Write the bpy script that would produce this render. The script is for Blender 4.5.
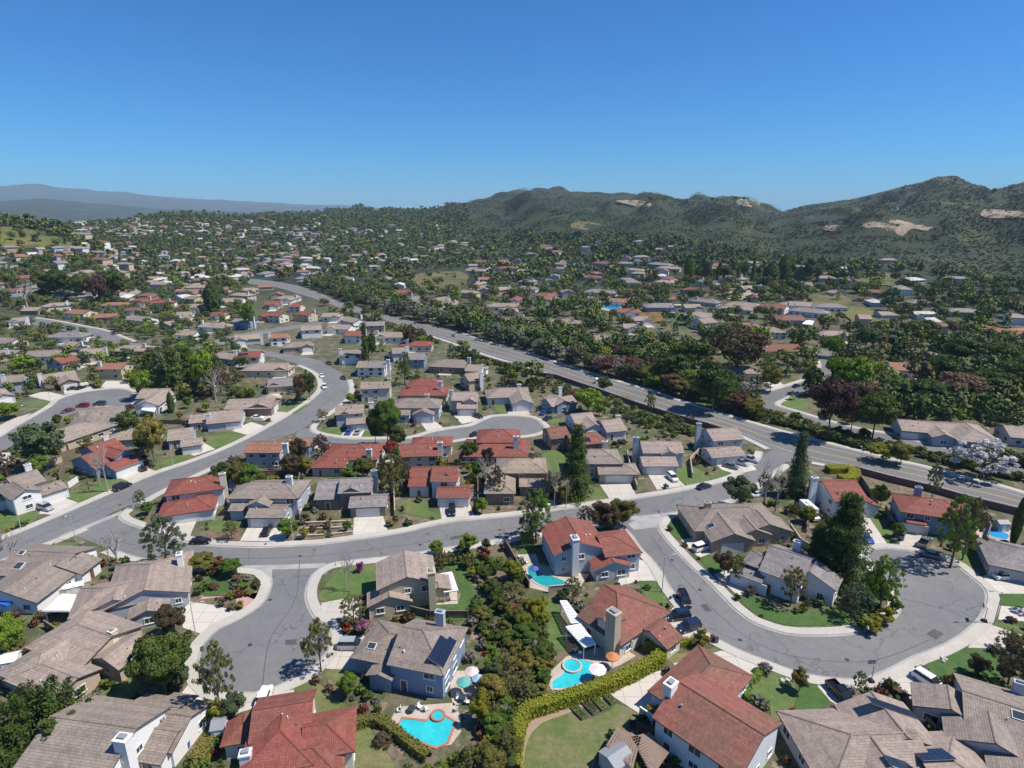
import bpy, math, random
import numpy as np
from mathutils import Vector, Matrix, noise
R=math.radians
for o in list(bpy.data.objects): bpy.data.objects.remove(o)
SC=bpy.context.scene; COL=SC.collection
# ---------------------------------------------------------------- camera, sky, sun, exposure
F=597.0; PITCH=R(16.2); CH=75.0
cam=bpy.data.objects.new('camera',bpy.data.cameras.new('camera')); COL.objects.link(cam)
cam.location=(0,0,CH); cam.rotation_euler=(R(90)-PITCH,0,0)
cam.data.sensor_width=36; cam.data.lens=F/1024*36; cam.data.clip_start=0.5; cam.data.clip_end=60000
SC.camera=cam
SUN_AZ=R(96); SUN_EL=R(57)
w=bpy.data.worlds.new('World'); SC.world=w; w.use_nodes=True
nt=w.node_tree; bg=nt.nodes['Background']; sk=nt.nodes.new('ShaderNodeTexSky'); sk.sky_type='NISHITA'
sk.sun_disc=False; sk.sun_elevation=SUN_EL; sk.sun_rotation=SUN_AZ; sk.altitude=300; sk.air_density=1.0; sk.dust_density=0.0; sk.ozone_density=1.5
tn=nt.nodes.new('ShaderNodeMix'); tn.data_type='RGBA'; tn.blend_type='MULTIPLY'; tn.inputs[0].default_value=1; tn.inputs[7].default_value=(.19,.58,1.02,1); nt.links.new(sk.outputs[0],tn.inputs[6]); nt.links.new(tn.outputs[2],bg.inputs[0]); bg.inputs[1].default_value=0.088
sl=bpy.data.lights.new('sun','SUN'); sl.energy=4.4; sl.angle=R(0.53); sl.color=(1,0.94,0.85)
so=bpy.data.objects.new('sun',sl); COL.objects.link(so); so.location=(0,0,300)
SD=Vector((math.sin(SUN_AZ)*math.cos(SUN_EL),math.cos(SUN_AZ)*math.cos(SUN_EL),math.sin(SUN_EL)))
so.rotation_euler=SD.to_track_quat('Z','Y').to_euler()
SC.view_settings.view_transform='Standard'; SC.view_settings.look='None'; SC.view_settings.exposure=0.47; SC.view_settings.gamma=1
SC.render.engine='CYCLES'
c=SC.cycles; c.use_denoising=True; c.max_bounces=5; c.diffuse_bounces=3; c.glossy_bounces=2; c.transmission_bounces=3; c.transparent_max_bounces=4
c.volume_bounces=0; c.use_adaptive_sampling=True; c.adaptive_threshold=0.02
random.seed(7); RNG=np.random.default_rng(7)
# ---------------------------------------------------------------- projection helpers
CP,SP=math.cos(PITCH),math.sin(PITCH)
def ray(px,py):
    a=(px-512)/F; b=(384-py)/F
    return Vector((a, CP+b*SP, -SP+b*CP))
def proj(x,y,z):
    z=z-CH; d=y*CP-z*SP
    if d<=0.1: return (-999,-999,1)
    return (512+F*x/d, 384-F*(y*SP+z*CP)/d, d)
def gpl(px,py,z=0.0):
    r=ray(px,py); t=(z-CH)/r.z
    return Vector((r.x*t,r.y*t,z))
# ---------------------------------------------------------------- terrain
def skyl(pts,dist):
    az=[];zz=[]
    for (x,y) in pts:
        r=ray(x,y); h=math.hypot(r.x,r.y); az.append(math.atan2(r.x,r.y)); zz.append(CH+dist*r.z/h)
    return np.array(az),np.array(zz)
LAY=[]
def layer(pts,rc,r0,p,back,nz):
    az,zz=skyl(pts,rc); LAY.append((az,zz,rc,r0,p,back,nz))
layer([(250,216),(300,214.5),(325,213),(345,211),(362,209.5),(380,209),(410,209),(440,206.5),(470,203),(500,199),(520,196),(540,192),(560,194),(580,198),(620,196),(650,196),(680,198),(700,199),(725,194),(745,196),(765,203),(783,211),(800,206),(820,203),(850,199),(880,193),(900,187),(925,181),(955,176),(970,182),(990,190),(1005,187),(1024,182),(1080,176),(1200,170)],2300,520,1.5,1200,1)
layer([(-300,225),(-50,221),(60,224),(110,221),(140,216),(170,213.5),(200,213),(240,215),(280,218),(310,219),(350,221),(420,222),(470,228)],1650,1080,1.1,500,.4)
layer([(-300,205),(-40,215),(0,216),(30,219),(60,226),(90,240),(120,254)],900,560,1.2,300,.3)
layer([(-300,196),(0,201),(40,199),(80,203),(120,206),(160,209),(220,211),(300,213),(380,214)],8000,5200,1.2,2500,1)
layer([(-300,188),(0,186),(30,185),(60,188),(100,191),(140,195),(180,198),(220,200),(260,202),(300,204),(340,205),(380,208),(450,210)],16500,11000,1.2,1600,1)
FR0=(np.array([-.7,0.0,.15,.35,.9]),np.array([900.,900.,640.,480.,420.]))
def hz(x,y):
    r=math.hypot(x,y); az=math.atan2(x,y)
    if r<415: return 0.0
    out=0.0
    fade=1.0
    if abs(az)>1.0: fade=max(0,1-(abs(az)-1.0)/.8)
    for i,(A,Z,rc,r0,p,back,nz) in enumerate(LAY):
        if i==1 and az>A[-1]: continue
        if i==0:
            r0=float(np.interp(az,*FR0))
            if az<A[0]: continue
        if i==2 and az>A[-1]: continue
        if i>=3 and az>A[-1]+.2: continue
        if r<r0 or r>rc+back: continue
        zc=float(np.interp(az,A,Z))
        if zc<=0: continue
        if r<=rc: s=((r-r0)/(rc-r0)); s=s**p if i else s**p*(0.75+.25*s)
        else: s=1-((r-rc)/back)**2*(3-2*(r-rc)/back)
        v=zc*s
        k=(.0021,.0015,.0015,.0011,.0008)[i]
        q=noise.noise(Vector((x*k,y*k,i*7.3)))*1.0+noise.noise(Vector((x*k*2.7,y*k*2.7,3+i)))*.6+noise.noise(Vector((x*k*6,y*k*6,9+i)))*.38
        rel=min(1,abs(rc-r)/(rc*.25)+(.16 if i>=3 else .025))*min(1,(r-r0)/300)
        v+=q*(zc*.42 if 0<i<3 else (min(150,zc*1.15) if i==0 else zc*.55))*rel*nz*min(1,s*1.3+.10)
        if i==0: v+=noise.noise(Vector((x*.02,y*.02,5)))*2.2*min(1,(r-r0)/900)
        out=max(out,v*fade)
    return out
def gp(px,py):
    r=ray(px,py); h=math.hypot(r.x,r.y)
    if r.z<-1e-4:
        t=-CH/r.z
        if t*h<415: return Vector((r.x*t,r.y*t,0))
    t=300.0; last=t
    while t*h<18000:
        z=CH+r.z*t
        if z<=hz(r.x*t,r.y*t):
            lo,hi=last,t
            for _ in range(14):
                m=(lo+hi)/2
                if CH+r.z*m<=hz(r.x*m,r.y*m): hi=m
                else: lo=m
            return Vector((r.x*hi,r.y*hi,hz(r.x*hi,r.y*hi)))
        last=t; t*=1.012
    return None
# ---------------------------------------------------------------- materials
MATS={}
def nmat(name): 
    m=bpy.data.materials.new(name); m.use_nodes=True; n=m.node_tree; b=n.nodes['Principled BSDF']; return m,n,b
def N(n,t,**kw):
    x=n.nodes.new('ShaderNode'+t)
    for k,v in kw.items(): setattr(x,k,v)
    return x
def ramp(n,fac,stops,interp='LINEAR'):
    r=N(n,'ValToRGB'); e=r.color_ramp.elements; r.color_ramp.interpolation=interp
    while len(e)<len(stops): e.new(.5)
    for i,(p,c) in enumerate(stops): e[i].position=p; e[i].color=(*c,1)
    n.links.new(fac,r.inputs[0]); return r.outputs[0]
def tex(n,scale,detail=4,rough=.6,vec=None):
    t=N(n,'TexNoise'); t.inputs['Scale'].default_value=scale; t.inputs['Detail'].default_value=detail; t.inputs['Roughness'].default_value=rough
    if vec is None:
        g=N(n,'NewGeometry'); vec=g.outputs['Position']
    n.links.new(vec,t.inputs['Vector']); return t.outputs[0]
def mix(n,f,a,b,mode='MIX'):
    m=N(n,'Mix',data_type='RGBA',blend_type=mode)
    for s,v in ((m.inputs[0],f),(m.inputs[6],a),(m.inputs[7],b)):
        if hasattr(v,'is_output'): n.links.new(v,s)
        elif isinstance(v,(int,float)): s.default_value=v
        else: s.default_value=(*v,1)
    return m.outputs[2]
def math_(n,op,a,b=None):
    m=N(n,'Math',operation=op)
    for s,v in ((m.inputs[0],a),(m.inputs[1],b)):
        if v is None: continue
        if hasattr(v,'is_output'): n.links.new(v,s)
        else: s.default_value=v
    return m.outputs[0]
def bump(n,b,h,s=.3,d=.05):
    k=N(n,'Bump'); k.inputs['Strength'].default_value=s; k.inputs['Distance'].default_value=d
    n.links.new(h,k.inputs['Height']); n.links.new(k.outputs[0],b.inputs['Normal'])
def sc(c,k): return tuple(min(1,x*k) for x in c)
def plain(name,col,rough=.7,metal=0,var=.15,scale=1.5):
    key=('p',name)
    if key in MATS: return MATS[key]
    m,n,b=nmat(name); b.inputs['Roughness'].default_value=rough; b.inputs['Metallic'].default_value=metal
    if var>0: n.links.new(mix(n,tex(n,scale),sc(col,1-var),sc(col,1+var)),b.inputs['Base Color'])
    else: b.inputs['Base Color'].default_value=(*col,1)
    MATS[key]=m; return m
def two(name,c1,c2,s1,s2=12,c3=None,rough=.9,lo=.4,hi=.6,bp=0):
    key=('t',name)
    if key in MATS: return MATS[key]
    m,n,b=nmat(name); b.inputs['Roughness'].default_value=rough
    f=ramp(n,tex(n,s1,5),[(lo,(0,0,0)),(hi,(1,1,1))])
    a=mix(n,f,c1,c2)
    if c3: a=mix(n,ramp(n,tex(n,s1*2.3,4),[(.52,(0,0,0)),(.6,(1,1,1))]),a,c3)
    fine=tex(n,s2,3)
    a=mix(n,.8,a,ramp(n,fine,[(.25,(.55,.55,.55)),(.75,(1.0,1.0,1.0))]),'MULTIPLY')
    n.links.new(a,b.inputs['Base Color'])
    if bp: bump(n,b,fine,.6,bp)
    MATS[key]=m; return m
def roofmat(name,c1,c2,c3=None,shingle=False):
    key=('r',name)
    if key in MATS: return MATS[key]
    m,n,b=nmat(name); b.inputs['Roughness'].default_value=.8
    uv=N(n,'UVMap'); sp=N(n,'SeparateXYZ'); n.links.new(uv.outputs[0],sp.inputs[0])
    row=.36; colw=.30
    v=math_(n,'DIVIDE',sp.outputs[1],row); u=math_(n,'DIVIDE',sp.outputs[0],colw)
    fv=math_(n,'FLOOR',v); fu=math_(n,'FLOOR',u)
    cb=N(n,'CombineXYZ'); n.links.new(fu,cb.inputs[0]); n.links.new(fv,cb.inputs[1])
    oi=N(n,'ObjectInfo')
    n.links.new(math_(n,'MULTIPLY',oi.outputs['Random'],50),cb.inputs[2])
    wn=N(n,'TexWhiteNoise'); n.links.new(cb.outputs[0],wn.inputs[0])
    cb2=N(n,'CombineXYZ'); n.links.new(fv,cb2.inputs[1]); wn2=N(n,'TexWhiteNoise'); n.links.new(cb2.outputs[0],wn2.inputs[0])
    big=tex(n,.12,5,.65)
    base=mix(n,ramp(n,big,[(.40,(0,0,0)),(.62,(1,1,1))]),c1,c2)
    if c3: base=mix(n,math_(n,'MULTIPLY',wn.outputs[0],.35),base,c3)
    base=mix(n,1,base,ramp(n,wn.outputs[0],[(0,(.88,.88,.88)),(1,(1.07,1.07,1.07))]),'MULTIPLY')
    base=mix(n,1,base,ramp(n,wn2.outputs[0],[(0,(.86,.86,.86)),(1,(1.08,1.08,1.08))]),'MULTIPLY')
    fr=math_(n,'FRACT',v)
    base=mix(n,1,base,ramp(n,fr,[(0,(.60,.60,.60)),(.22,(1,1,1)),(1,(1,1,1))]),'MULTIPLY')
    st=tex(n,.9,4)
    base=mix(n,1,base,ramp(n,st,[(.3,(.84,.84,.84)),(.7,(1.08,1.08,1.08))]),'MULTIPLY')
    base=mix(n,.25,base,ramp(n,oi.outputs['Random'],[(0,(.75,.72,.70)),(1,(1.15,1.12,1.10))]),'MULTIPLY')
    n.links.new(base,b.inputs['Base Color'])
    hgt=math_(n,'ADD',math_(n,'SUBTRACT',1.0,fr),math_(n,'MULTIPLY',math_(n,'SINE',math_(n,'MULTIPLY',u,6.283)),.0 if shingle else .35))
    bump(n,b,hgt,.55,.06)
    MATS[key]=m; return m
ROOF={'red':roofmat('red clay tile',(.26,.066,.048),(.20,.075,.05),(.30,.11,.08)),
 'redbrown':roofmat('weathered red tile',(.25,.085,.06),(.165,.095,.065),(.30,.13,.095)),
 'orange':roofmat('terracotta tile',(.31,.14,.085),(.25,.12,.08),(.36,.19,.12)),
 'brown':roofmat('brown concrete tile',(.27,.22,.185),(.215,.18,.155),(.32,.265,.22)),
 'mauve':roofmat('mauve brown tile',(.34,.265,.225),(.27,.22,.185),(.39,.31,.26)),
 'grey':roofmat('grey concrete tile',(.25,.225,.22),(.20,.185,.18),(.30,.26,.25)),
 'tan':roofmat('tan shake',(.34,.27,.20),(.25,.20,.16),(.38,.31,.24),True),
 'white':roofmat('pale roof',(.62,.60,.56),(.5,.48,.45))}
WALL={k:plain('stucco '+k,c,.85,0,.06,.8) for k,c in {'white':(.74,.73,.70),'beige':(.50,.43,.29),'cream':(.62,.57,.46),'blue':(.20,.27,.38),'greyblue':(.38,.42,.47),'grey':(.42,.42,.42),'brown':(.24,.18,.14),'pale':(.60,.61,.62),'tan':(.44,.36,.27)}.items()}
TRIM={'white':plain('white trim',(.75,.75,.73),.5,0,.04),'brown':plain('brown fascia',(.10,.08,.07),.6,0,.1),'grey':plain('grey fascia',(.25,.26,.28),.6,0,.1)}
GLASS=plain('window glass',(.04,.055,.065),.08,0,.2,.3)
CONC=two('pale concrete',(.50,.465,.41),(.58,.545,.48),.15,5,None,.85,.35,.65)
def drivemat():
    m,n,b=nmat('driveway concrete'); b.inputs['Roughness'].default_value=.85
    g=N(n,'NewGeometry'); oi=N(n,'ObjectInfo')
    base=mix(n,tex(n,.25,5),(.47,.43,.38),(.60,.56,.50))
    base=mix(n,.5,base,ramp(n,oi.outputs['Random'],[(0,(.8,.78,.76)),(1,(1.1,1.1,1.08))]),'MULTIPLY')
    br=N(n,'TexBrick'); br.offset=0; br.inputs['Scale'].default_value=1; br.inputs['Mortar Size'].default_value=.05; br.inputs['Brick Width'].default_value=3; br.inputs['Row Height'].default_value=3
    br.inputs['Color1'].default_value=(1,1,1,1); br.inputs['Color2'].default_value=(.93,.93,.93,1); br.inputs['Mortar'].default_value=(.62,.6,.57,1)
    n.links.new(g.outputs['Position'],br.inputs['Vector'])
    base=mix(n,1,base,br.outputs[0],'MULTIPLY'); n.links.new(base,b.inputs['Base Color']); return m
DRIVE=drivemat()
def asphmat():
    m,n,b=nmat('asphalt'); b.inputs['Roughness'].default_value=.85
    g=N(n,'NewGeometry')
    a=mix(n,ramp(n,tex(n,.05,6,.65),[(.35,(0,0,0)),(.65,(1,1,1))]),(.150,.150,.153),(.190,.187,.184))
    a=mix(n,1,a,ramp(n,tex(n,.7,5,.7),[(.25,(.84,.84,.84)),(.75,(1.08,1.08,1.08))]),'MULTIPLY')
    v=N(n,'TexVoronoi',feature='DISTANCE_TO_EDGE'); v.inputs['Scale'].default_value=.075
    wv=N(n,'Vector' 'Math',operation='ADD'); nz=N(n,'TexNoise'); nz.inputs['Scale'].default_value=.35; n.links.new(g.outputs['Position'],nz.inputs['Vector'])
    ms=N(n,'VectorMath',operation='SCALE'); ms.inputs[3].default_value=5; n.links.new(nz.outputs['Color'],ms.inputs[0])
    n.links.new(g.outputs['Position'],wv.inputs[0]); n.links.new(ms.outputs[0],wv.inputs[1]); n.links.new(wv.outputs[0],v.inputs['Vector'])
    a=mix(n,ramp(n,v.outputs['Distance'],[(0,(.8,.8,.8)),(.010,(0,0,0))]),a,(.075,.075,.078))
    a=mix(n,ramp(n,tex(n,2.3,2),[(.70,(0,0,0)),(.76,(.5,.5,.5))]),a,(.07,.07,.075))
    n.links.new(a,b.inputs['Base Color']); return m
ASPH=asphmat()
ASPH2=two('road asphalt',(.155,.153,.15),(.20,.197,.19),.06,3,None,.85,.3,.7)
def grassmat(name,c1,c2,c3):
    m,n,b=nmat(name); b.inputs['Roughness'].default_value=.9
    a=mix(n,ramp(n,tex(n,.22,5,.65),[(.35,(0,0,0)),(.68,(1,1,1))]),c1,c2)
    a=mix(n,ramp(n,tex(n,.17,5,.75),[(.46,(0,0,0)),(.62,(.9,.9,.9))]),a,c3)
    a=mix(n,1,a,ramp(n,tex(n,.9,4,.7),[(.3,(.74,.76,.7)),(.7,(1.12,1.1,1.1))]),'MULTIPLY')
    fine=tex(n,7,3,.7)
    a=mix(n,1,a,ramp(n,fine,[(.3,(.68,.68,.68)),(.7,(1.15,1.15,1.15))]),'MULTIPLY')
    n.links.new(a,b.inputs['Base Color']); bump(n,b,fine,.6,.06); return m
LAWN={'lush':grassmat('lush lawn',(.042,.105,.017),(.06,.135,.024),(.085,.14,.035)),'dry':grassmat('dry lawn',(.10,.145,.035),(.15,.175,.06),(.22,.185,.095)),
 'mid':grassmat('mid lawn',(.08,.145,.03),(.11,.175,.042),(.16,.175,.065))}
DIRT=two('garden soil',(.17,.125,.085),(.25,.19,.13),.35,4,(.10,.10,.05),.95,.4,.6,.1)
MULCH=two('reddish mulch',(.20,.10,.085),(.26,.15,.12),.6,5,(.08,.09,.04),.95)
PATIO=two('patio paving',(.50,.42,.34),(.58,.50,.41),.4,6,None,.8)
FIELD={'gold':two('golden meadow',(.19,.15,.055),(.11,.11,.035),.02,.4,(.07,.09,.025)),'yellow':two('yellow mustard slope',(.17,.16,.03),(.10,.12,.03),.015,.3,(.06,.08,.025)),
 'orange':two('orange flower bank',(.30,.135,.018),(.07,.08,.025),.16,.8,(.16,.10,.03),.95,.46,.56),'pad':two('graded pale earth',(.42,.34,.23),(.06,.07,.03),.035,.3,(.30,.24,.16),.95,.50,.54),'red':two('brown brushy slope',(.15,.095,.06),(.10,.075,.045),.05,.5,(.07,.075,.03)),'green':two('green meadow',(.06,.11,.025),(.09,.12,.035),.05,.6,None)}
def groundmat():
    m,n,b=nmat('ground cover'); b.inputs['Roughness'].default_value=.95
    g=N(n,'NewGeometry'); ln=N(n,'VectorMath',operation='LENGTH'); n.links.new(g.outputs['Position'],ln.inputs[0])
    near=mix(n,ramp(n,tex(n,.16,5,.6),[(.40,(0,0,0)),(.54,(1,1,1))]),(.17,.135,.09),(.075,.095,.035))
    near=mix(n,ramp(n,tex(n,.33,4),[(.56,(0,0,0)),(.66,(1,1,1))]),near,(.26,.205,.15))
    near=mix(n,1,near,ramp(n,tex(n,2.5,4,.7),[(.3,(.6,.6,.6)),(.7,(1.15,1.15,1.15))]),'MULTIPLY')
    far=mix(n,ramp(n,tex(n,.012,8,.68),[(.36,(0,0,0)),(.60,(1,1,1))]),(.018,.031,.009),(.034,.044,.014))
    far=mix(n,ramp(n,tex(n,.0042,7,.62),[(.64,(0,0,0)),(.72,(.6,.6,.6))]),far,(.21,.165,.10))
    far=mix(n,ramp(n,tex(n,.006,5,.6),[(.60,(0,0,0)),(.66,(.6,.6,.6))]),far,(.12,.13,.035))
    far=mix(n,1,far,ramp(n,tex(n,.09,5,.75),[(.3,(.55,.55,.55)),(.7,(1.2,1.2,1.2))]),'MULTIPLY')
    f=ramp(n,math_(n,'DIVIDE',ln.outputs['Value'],1500.),[(.28,(0,0,0)),(.45,(1,1,1))])
    a=mix(n,f,near,far); n.links.new(a,b.inputs['Base Color'])
    bump(n,b,tex(n,.06,6,.7),1.0,3.0 if False else 1.2)
    return m
GROUND=groundmat()
def leafmat(name,c1,c2,attr=False):
    key=('l',name)
    if key in MATS: return MATS[key]
    m,n,b=nmat(name); b.inputs['Roughness'].default_value=.75; b.inputs['Specular IOR Level'].default_value=.2
    oi=N(n,'ObjectInfo'); at=N(n,'Attribute',attribute_name='tint')
    a=mix(n,at.outputs['Fac'],c1,c2)
    a=mix(n,1,a,ramp(n,oi.outputs['Random'],[(0,(.72,.78,.72)),(.5,(1,1,1)),(1,(1.25,1.15,1.1))]),'MULTIPLY')
    n.links.new(a,b.inputs['Base Color'])
    tr=N(n,'BsdfTranslucent'); n.links.new(a,tr.inputs[0]); ms=N(n,'MixShader'); ms.inputs[0].default_value=.32
    n.links.new(b.outputs[0],ms.inputs[1]); n.links.new(tr.outputs[0],ms.inputs[2]); n.links.new(ms.outputs[0],n.nodes['Material Output'].inputs[0])
    MATS[key]=m; return m
LEAF={'dark':((.022,.042,.014),(.045,.072,.022)),'green':((.035,.072,.016),(.065,.115,.028)),'bright':((.075,.14,.014),(.14,.21,.03)),'olive':((.058,.066,.022),(.10,.105,.038)),
 'bluegreen':((.028,.052,.032),(.055,.085,.052)),'purple':((.055,.030,.032),(.095,.055,.05)),'brown':((.065,.050,.032),(.11,.085,.055)),'red':((.12,.028,.022),(.19,.055,.04)),
 'yellow':((.20,.19,.02),(.33,.28,.04)),'lime':((.12,.145,.014),(.19,.20,.03)),'white':((.55,.53,.52),(.72,.70,.69)),'silver':((.27,.265,.255),(.42,.41,.40)),'pink':((.35,.14,.20),(.48,.25,.32)),'airy':((.085,.10,.035),(.13,.145,.055)),'violet':((.16,.03,.15),(.28,.06,.25))}
LM={k:leafmat(k+' foliage',*[tuple(x*f_ for x,f_ in zip(c_,((2.75,2.35,1.75) if k in('dark','green','olive','bluegreen') else (1.8,1.65,1.5)) if k not in('white','silver','yellow','pink') else (1,1,1))) for c_ in v]) for k,v in LEAF.items()}
BARK=plain('bark',(.11,.085,.065),.9,0,.3,3); PALEBARK=plain('pale bark',(.32,.29,.26),.9,0,.25,3)
# ---------------------------------------------------------------- mesh builder
class MB:
    def __init__(s): s.v=[];s.f=[];s.m=[];s.uv=[]
    def face(s,pts,m=0,uv=None):
        i=len(s.v); s.v+= [tuple(p) for p in pts]; s.f.append(tuple(range(i,i+len(pts)))); s.m.append(m); s.uv.append(uv or [(p[0],p[1]) for p in pts])
    def box(s,c,d,m=0,rz=0,M=None,taper=1):
        hx,hy,hz_=d[0]/2,d[1]/2,d[2]/2; T=Matrix.Translation(c)@Matrix.Rotation(rz,4,'Z')
        if M is not None: T=M@T
        q=[T@Vector((x*hx*(taper if z>0 else 1),y*hy*(taper if z>0 else 1),z*hz_)) for z in (-1,1) for (x,y) in ((-1,-1),(1,-1),(1,1),(-1,1))]
        for f in ((3,2,1,0),(4,5,6,7),(0,1,5,4),(1,2,6,5),(2,3,7,6),(3,0,4,7)): s.face([q[k] for k in f],m)
    def tube(s,a,b,r1,r2,n=6,m=0,cap=True):
        a=Vector(a);b=Vector(b);d=(b-a).normalized(); x=d.orthogonal().normalized(); y=d.cross(x)
        A=[a+(x*math.cos(t)+y*math.sin(t))*r1 for t in [k*2*math.pi/n for k in range(n)]]; B=[b+(x*math.cos(t)+y*math.sin(t))*r2 for t in [k*2*math.pi/n for k in range(n)]]
        for k in range(n): s.face([A[k],A[(k+1)%n],B[(k+1)%n],B[k]],m)
        if cap: s.face(B,m); s.face(A[::-1],m)
    def prism(s,poly,z0,z1,m=0,mt=None,top=True):
        for k in range(len(poly)):
            a,b=poly[k],poly[(k+1)%len(poly)]; s.face([(a[0],a[1],z0),(b[0],b[1],z0),(b[0],b[1],z1),(a[0],a[1],z1)],m)
        if top: s.face([(p[0],p[1],z1) for p in poly],m if mt is None else mt)
    def mesh(s,name,mats,smooth=False):
        me=bpy.data.meshes.new(name); me.from_pydata(s.v,[],s.f)
        for k in mats: me.materials.append(k)
        me.polygons.foreach_set('material_index',s.m)
        ul=me.uv_layers.new(name='UVMap'); ul.data.foreach_set('uv',[c for f in s.uv for p in f for c in p[:2]])
        if smooth: me.polygons.foreach_set('use_smooth',[True]*len(s.f))
        me.update(); return me
def link(name,me,parent=None,loc=None,rz=0):
    o=bpy.data.objects.new(name,me); COL.objects.link(o)
    if parent is not None: o.parent=parent
    if loc is not None: o.location=loc
    if rz: o.rotation_euler=(0,0,rz)
    return o
def tag(o,label=None,cat=None,group=None,kind=None):
    if label: o['label']=label
    if cat: o['category']=cat
    if group: o['group']=group
    if kind: o['kind']=kind
    return o
# occupancy grid (1 m cells)
GX0,GY0,GW,GH=-700,20,1400,1500
OCC=np.zeros((GH,GW),np.uint8)   # 1 road 2 house 3 paved 4 lawn 5 pool
def mark(poly,code,grow=0.0,only0=False):
    P=np.array([(p[0],p[1]) for p in poly]); x0,y0=P.min(0)-grow; x1,y1=P.max(0)+grow
    ix0=max(0,int(x0-GX0)-1);ix1=min(GW-1,int(x1-GX0)+2);iy0=max(0,int(y0-GY0)-1);iy1=min(GH-1,int(y1-GY0)+2)
    if ix1<=ix0 or iy1<=iy0: return
    X,Y=np.meshgrid(np.arange(ix0,ix1)+GX0+.5,np.arange(iy0,iy1)+GY0+.5)
    ins=np.zeros(X.shape,bool); n=len(P); dm=np.full(X.shape,1e9)
    for k in range(n):
        a=P[k];b=P[(k+1)%n]
        if a[1]!=b[1]:
            c=((a[1]>Y)!=(b[1]>Y))&(X<(b[0]-a[0])*(Y-a[1])/(b[1]-a[1])+a[0]); ins^=c
        if grow>0:
            d=b-a; L=max(1e-9,d@d); t=np.clip(((X-a[0])*d[0]+(Y-a[1])*d[1])/L,0,1); dm=np.minimum(dm,np.hypot(X-a[0]-t*d[0],Y-a[1]-t*d[1]))
    if grow>0: ins|=dm<grow
    S=OCC[iy0:iy1,ix0:ix1]
    if only0: ins&=(S==0)
    S[ins]=code
def occ(x,y):
    ix=int(x-GX0);iy=int(y-GY0)
    return OCC[iy,ix] if 0<=ix<GW and 0<=iy<GH else 0
# ---------------------------------------------------------------- ground sheet
def build_ground():
    az=list(np.arange(-50,50.01,.32)); az+=list(np.arange(54,306,6.0)); az=[R(a) for a in az]
    rr=[12.0]
    while rr[-1]<18500: rr.append(rr[-1]*(1.03 if rr[-1]>300 else 1.15))
    nr=len(rr);na=len(az); v=[]
    for a in az:
        sa,ca=math.sin(a),math.cos(a)
        for r in rr: v.append((r*sa,r*ca,hz(r*sa,r*ca)))
    f=[]
    for i in range(na):
        j=(i+1)%na
        for k in range(nr-1): f.append((i*nr+k,i*nr+k+1,j*nr+k+1,j*nr+k))
    v.append((0,0,0)); ctr=len(v)-1
    for i in range(na): f.append((ctr,i*nr,((i+1)%na)*nr))
    me=bpy.data.meshes.new('ground'); me.from_pydata(v,[],f); me.materials.append(GROUND)
    me.polygons.foreach_set('use_smooth',[True]*len(f)); me.update()
    o=link('ground',me); tag(o,kind='structure'); return o
build_ground()
# ---------------------------------------------------------------- roads, pavements, drives, lawns
def smooth(pts,closed=False,step=2.0):
    P=[Vector((p[0],p[1])) for p in pts]; n=len(P); out=[]
    rng=range(n if closed else n-1)
    for i in rng:
        if closed: a,b,c_,d=P[(i-1)%n],P[i],P[(i+1)%n],P[(i+2)%n]
        else: a,b,c_,d=P[max(0,i-1)],P[i],P[i+1],P[min(n-1,i+2)]
        k=max(1,int((c_-b).length/step))
        for j in range(k):
            t=j/k; t2=t*t;t3=t2*t
            out.append(.5*((2*b)+(c_-a)*t+(2*a-5*b+4*c_-d)*t2+(3*b-a-3*c_+d)*t3))
    if not closed: out.append(P[-1])
    return out
def W(pts): return [tuple(gpl(x,y)[:2]) for x,y in pts]
def sheet(name,poly,z,mat,thick=.0,kind='structure',label=None):
    area=sum(poly[i][0]*poly[(i+1)%len(poly)][1]-poly[(i+1)%len(poly)][0]*poly[i][1] for i in range(len(poly)))
    if area<0: poly=poly[::-1]
    b=MB(); b.prism(poly,0.0,z)
    o=link(name,b.mesh(name,[mat])); tag(o,label,None,None,kind); return o
def strip(name,line,prof,mats,flip=False,label=None):
    """prof: list of (offset to the left, z, material of the face to the next point)"""
    b=MB(); n=len(line); nor=[]
    for i in range(n):
        d=(line[min(n-1,i+1)]-line[max(0,i-1)]).normalized(); q=Vector((-d.y,d.x)); nor.append(-q if flip else q)
    for i in range(n-1):
        for k in range(len(prof)-1):
            p=[line[i]+nor[i]*prof[k][0],line[i]+nor[i]*prof[k+1][0],line[i+1]+nor[i+1]*prof[k+1][0],line[i+1]+nor[i+1]*prof[k][0]]
            z=[prof[k][1],prof[k+1][1],prof[k+1][1],prof[k][1]]
            q=[(a.x,a.y,c_) for a,c_ in zip(p,z)]
            if flip: q=q[::-1]
            b.face(q[::-1],prof[k][2])
    o=link(name,b.mesh(name,mats)); tag(o,label,None,None,'structure')
    return o
GUT=two('gutter concrete',(.36,.35,.33),(.44,.425,.40),.3,5,None,.85)
PAV=[(-.55,.034,0),(0,.04,1),(.03,.15,1),(.22,.152,1),(1.95,.16,1),(1.97,-.02,1)]
def pavement(pts,left=True,smoothit=True):
    L=smooth(W(pts)) 
    strip('pavement',L,PAV,[GUT,CONC],flip=not left)
    q=[Vector((0,0))]*0
    n=len(L); off=[]
    for i in range(n):
        d=(L[min(n-1,i+1)]-L[max(0,i-1)]).normalized(); k=Vector((-d.y,d.x))*(2.0 if left else -2.0); off.append(L[i]+k)
    mark([tuple(p) for p in L]+[tuple(p) for p in off[::-1]],3,0)
def road(pts,mat=None,z=.025,name='road'):
    P=[tuple(p) for p in smooth(W(pts),True)]
    sheet(name,P,z,mat or ASPH); mark(P,1,.3); return P
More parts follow.
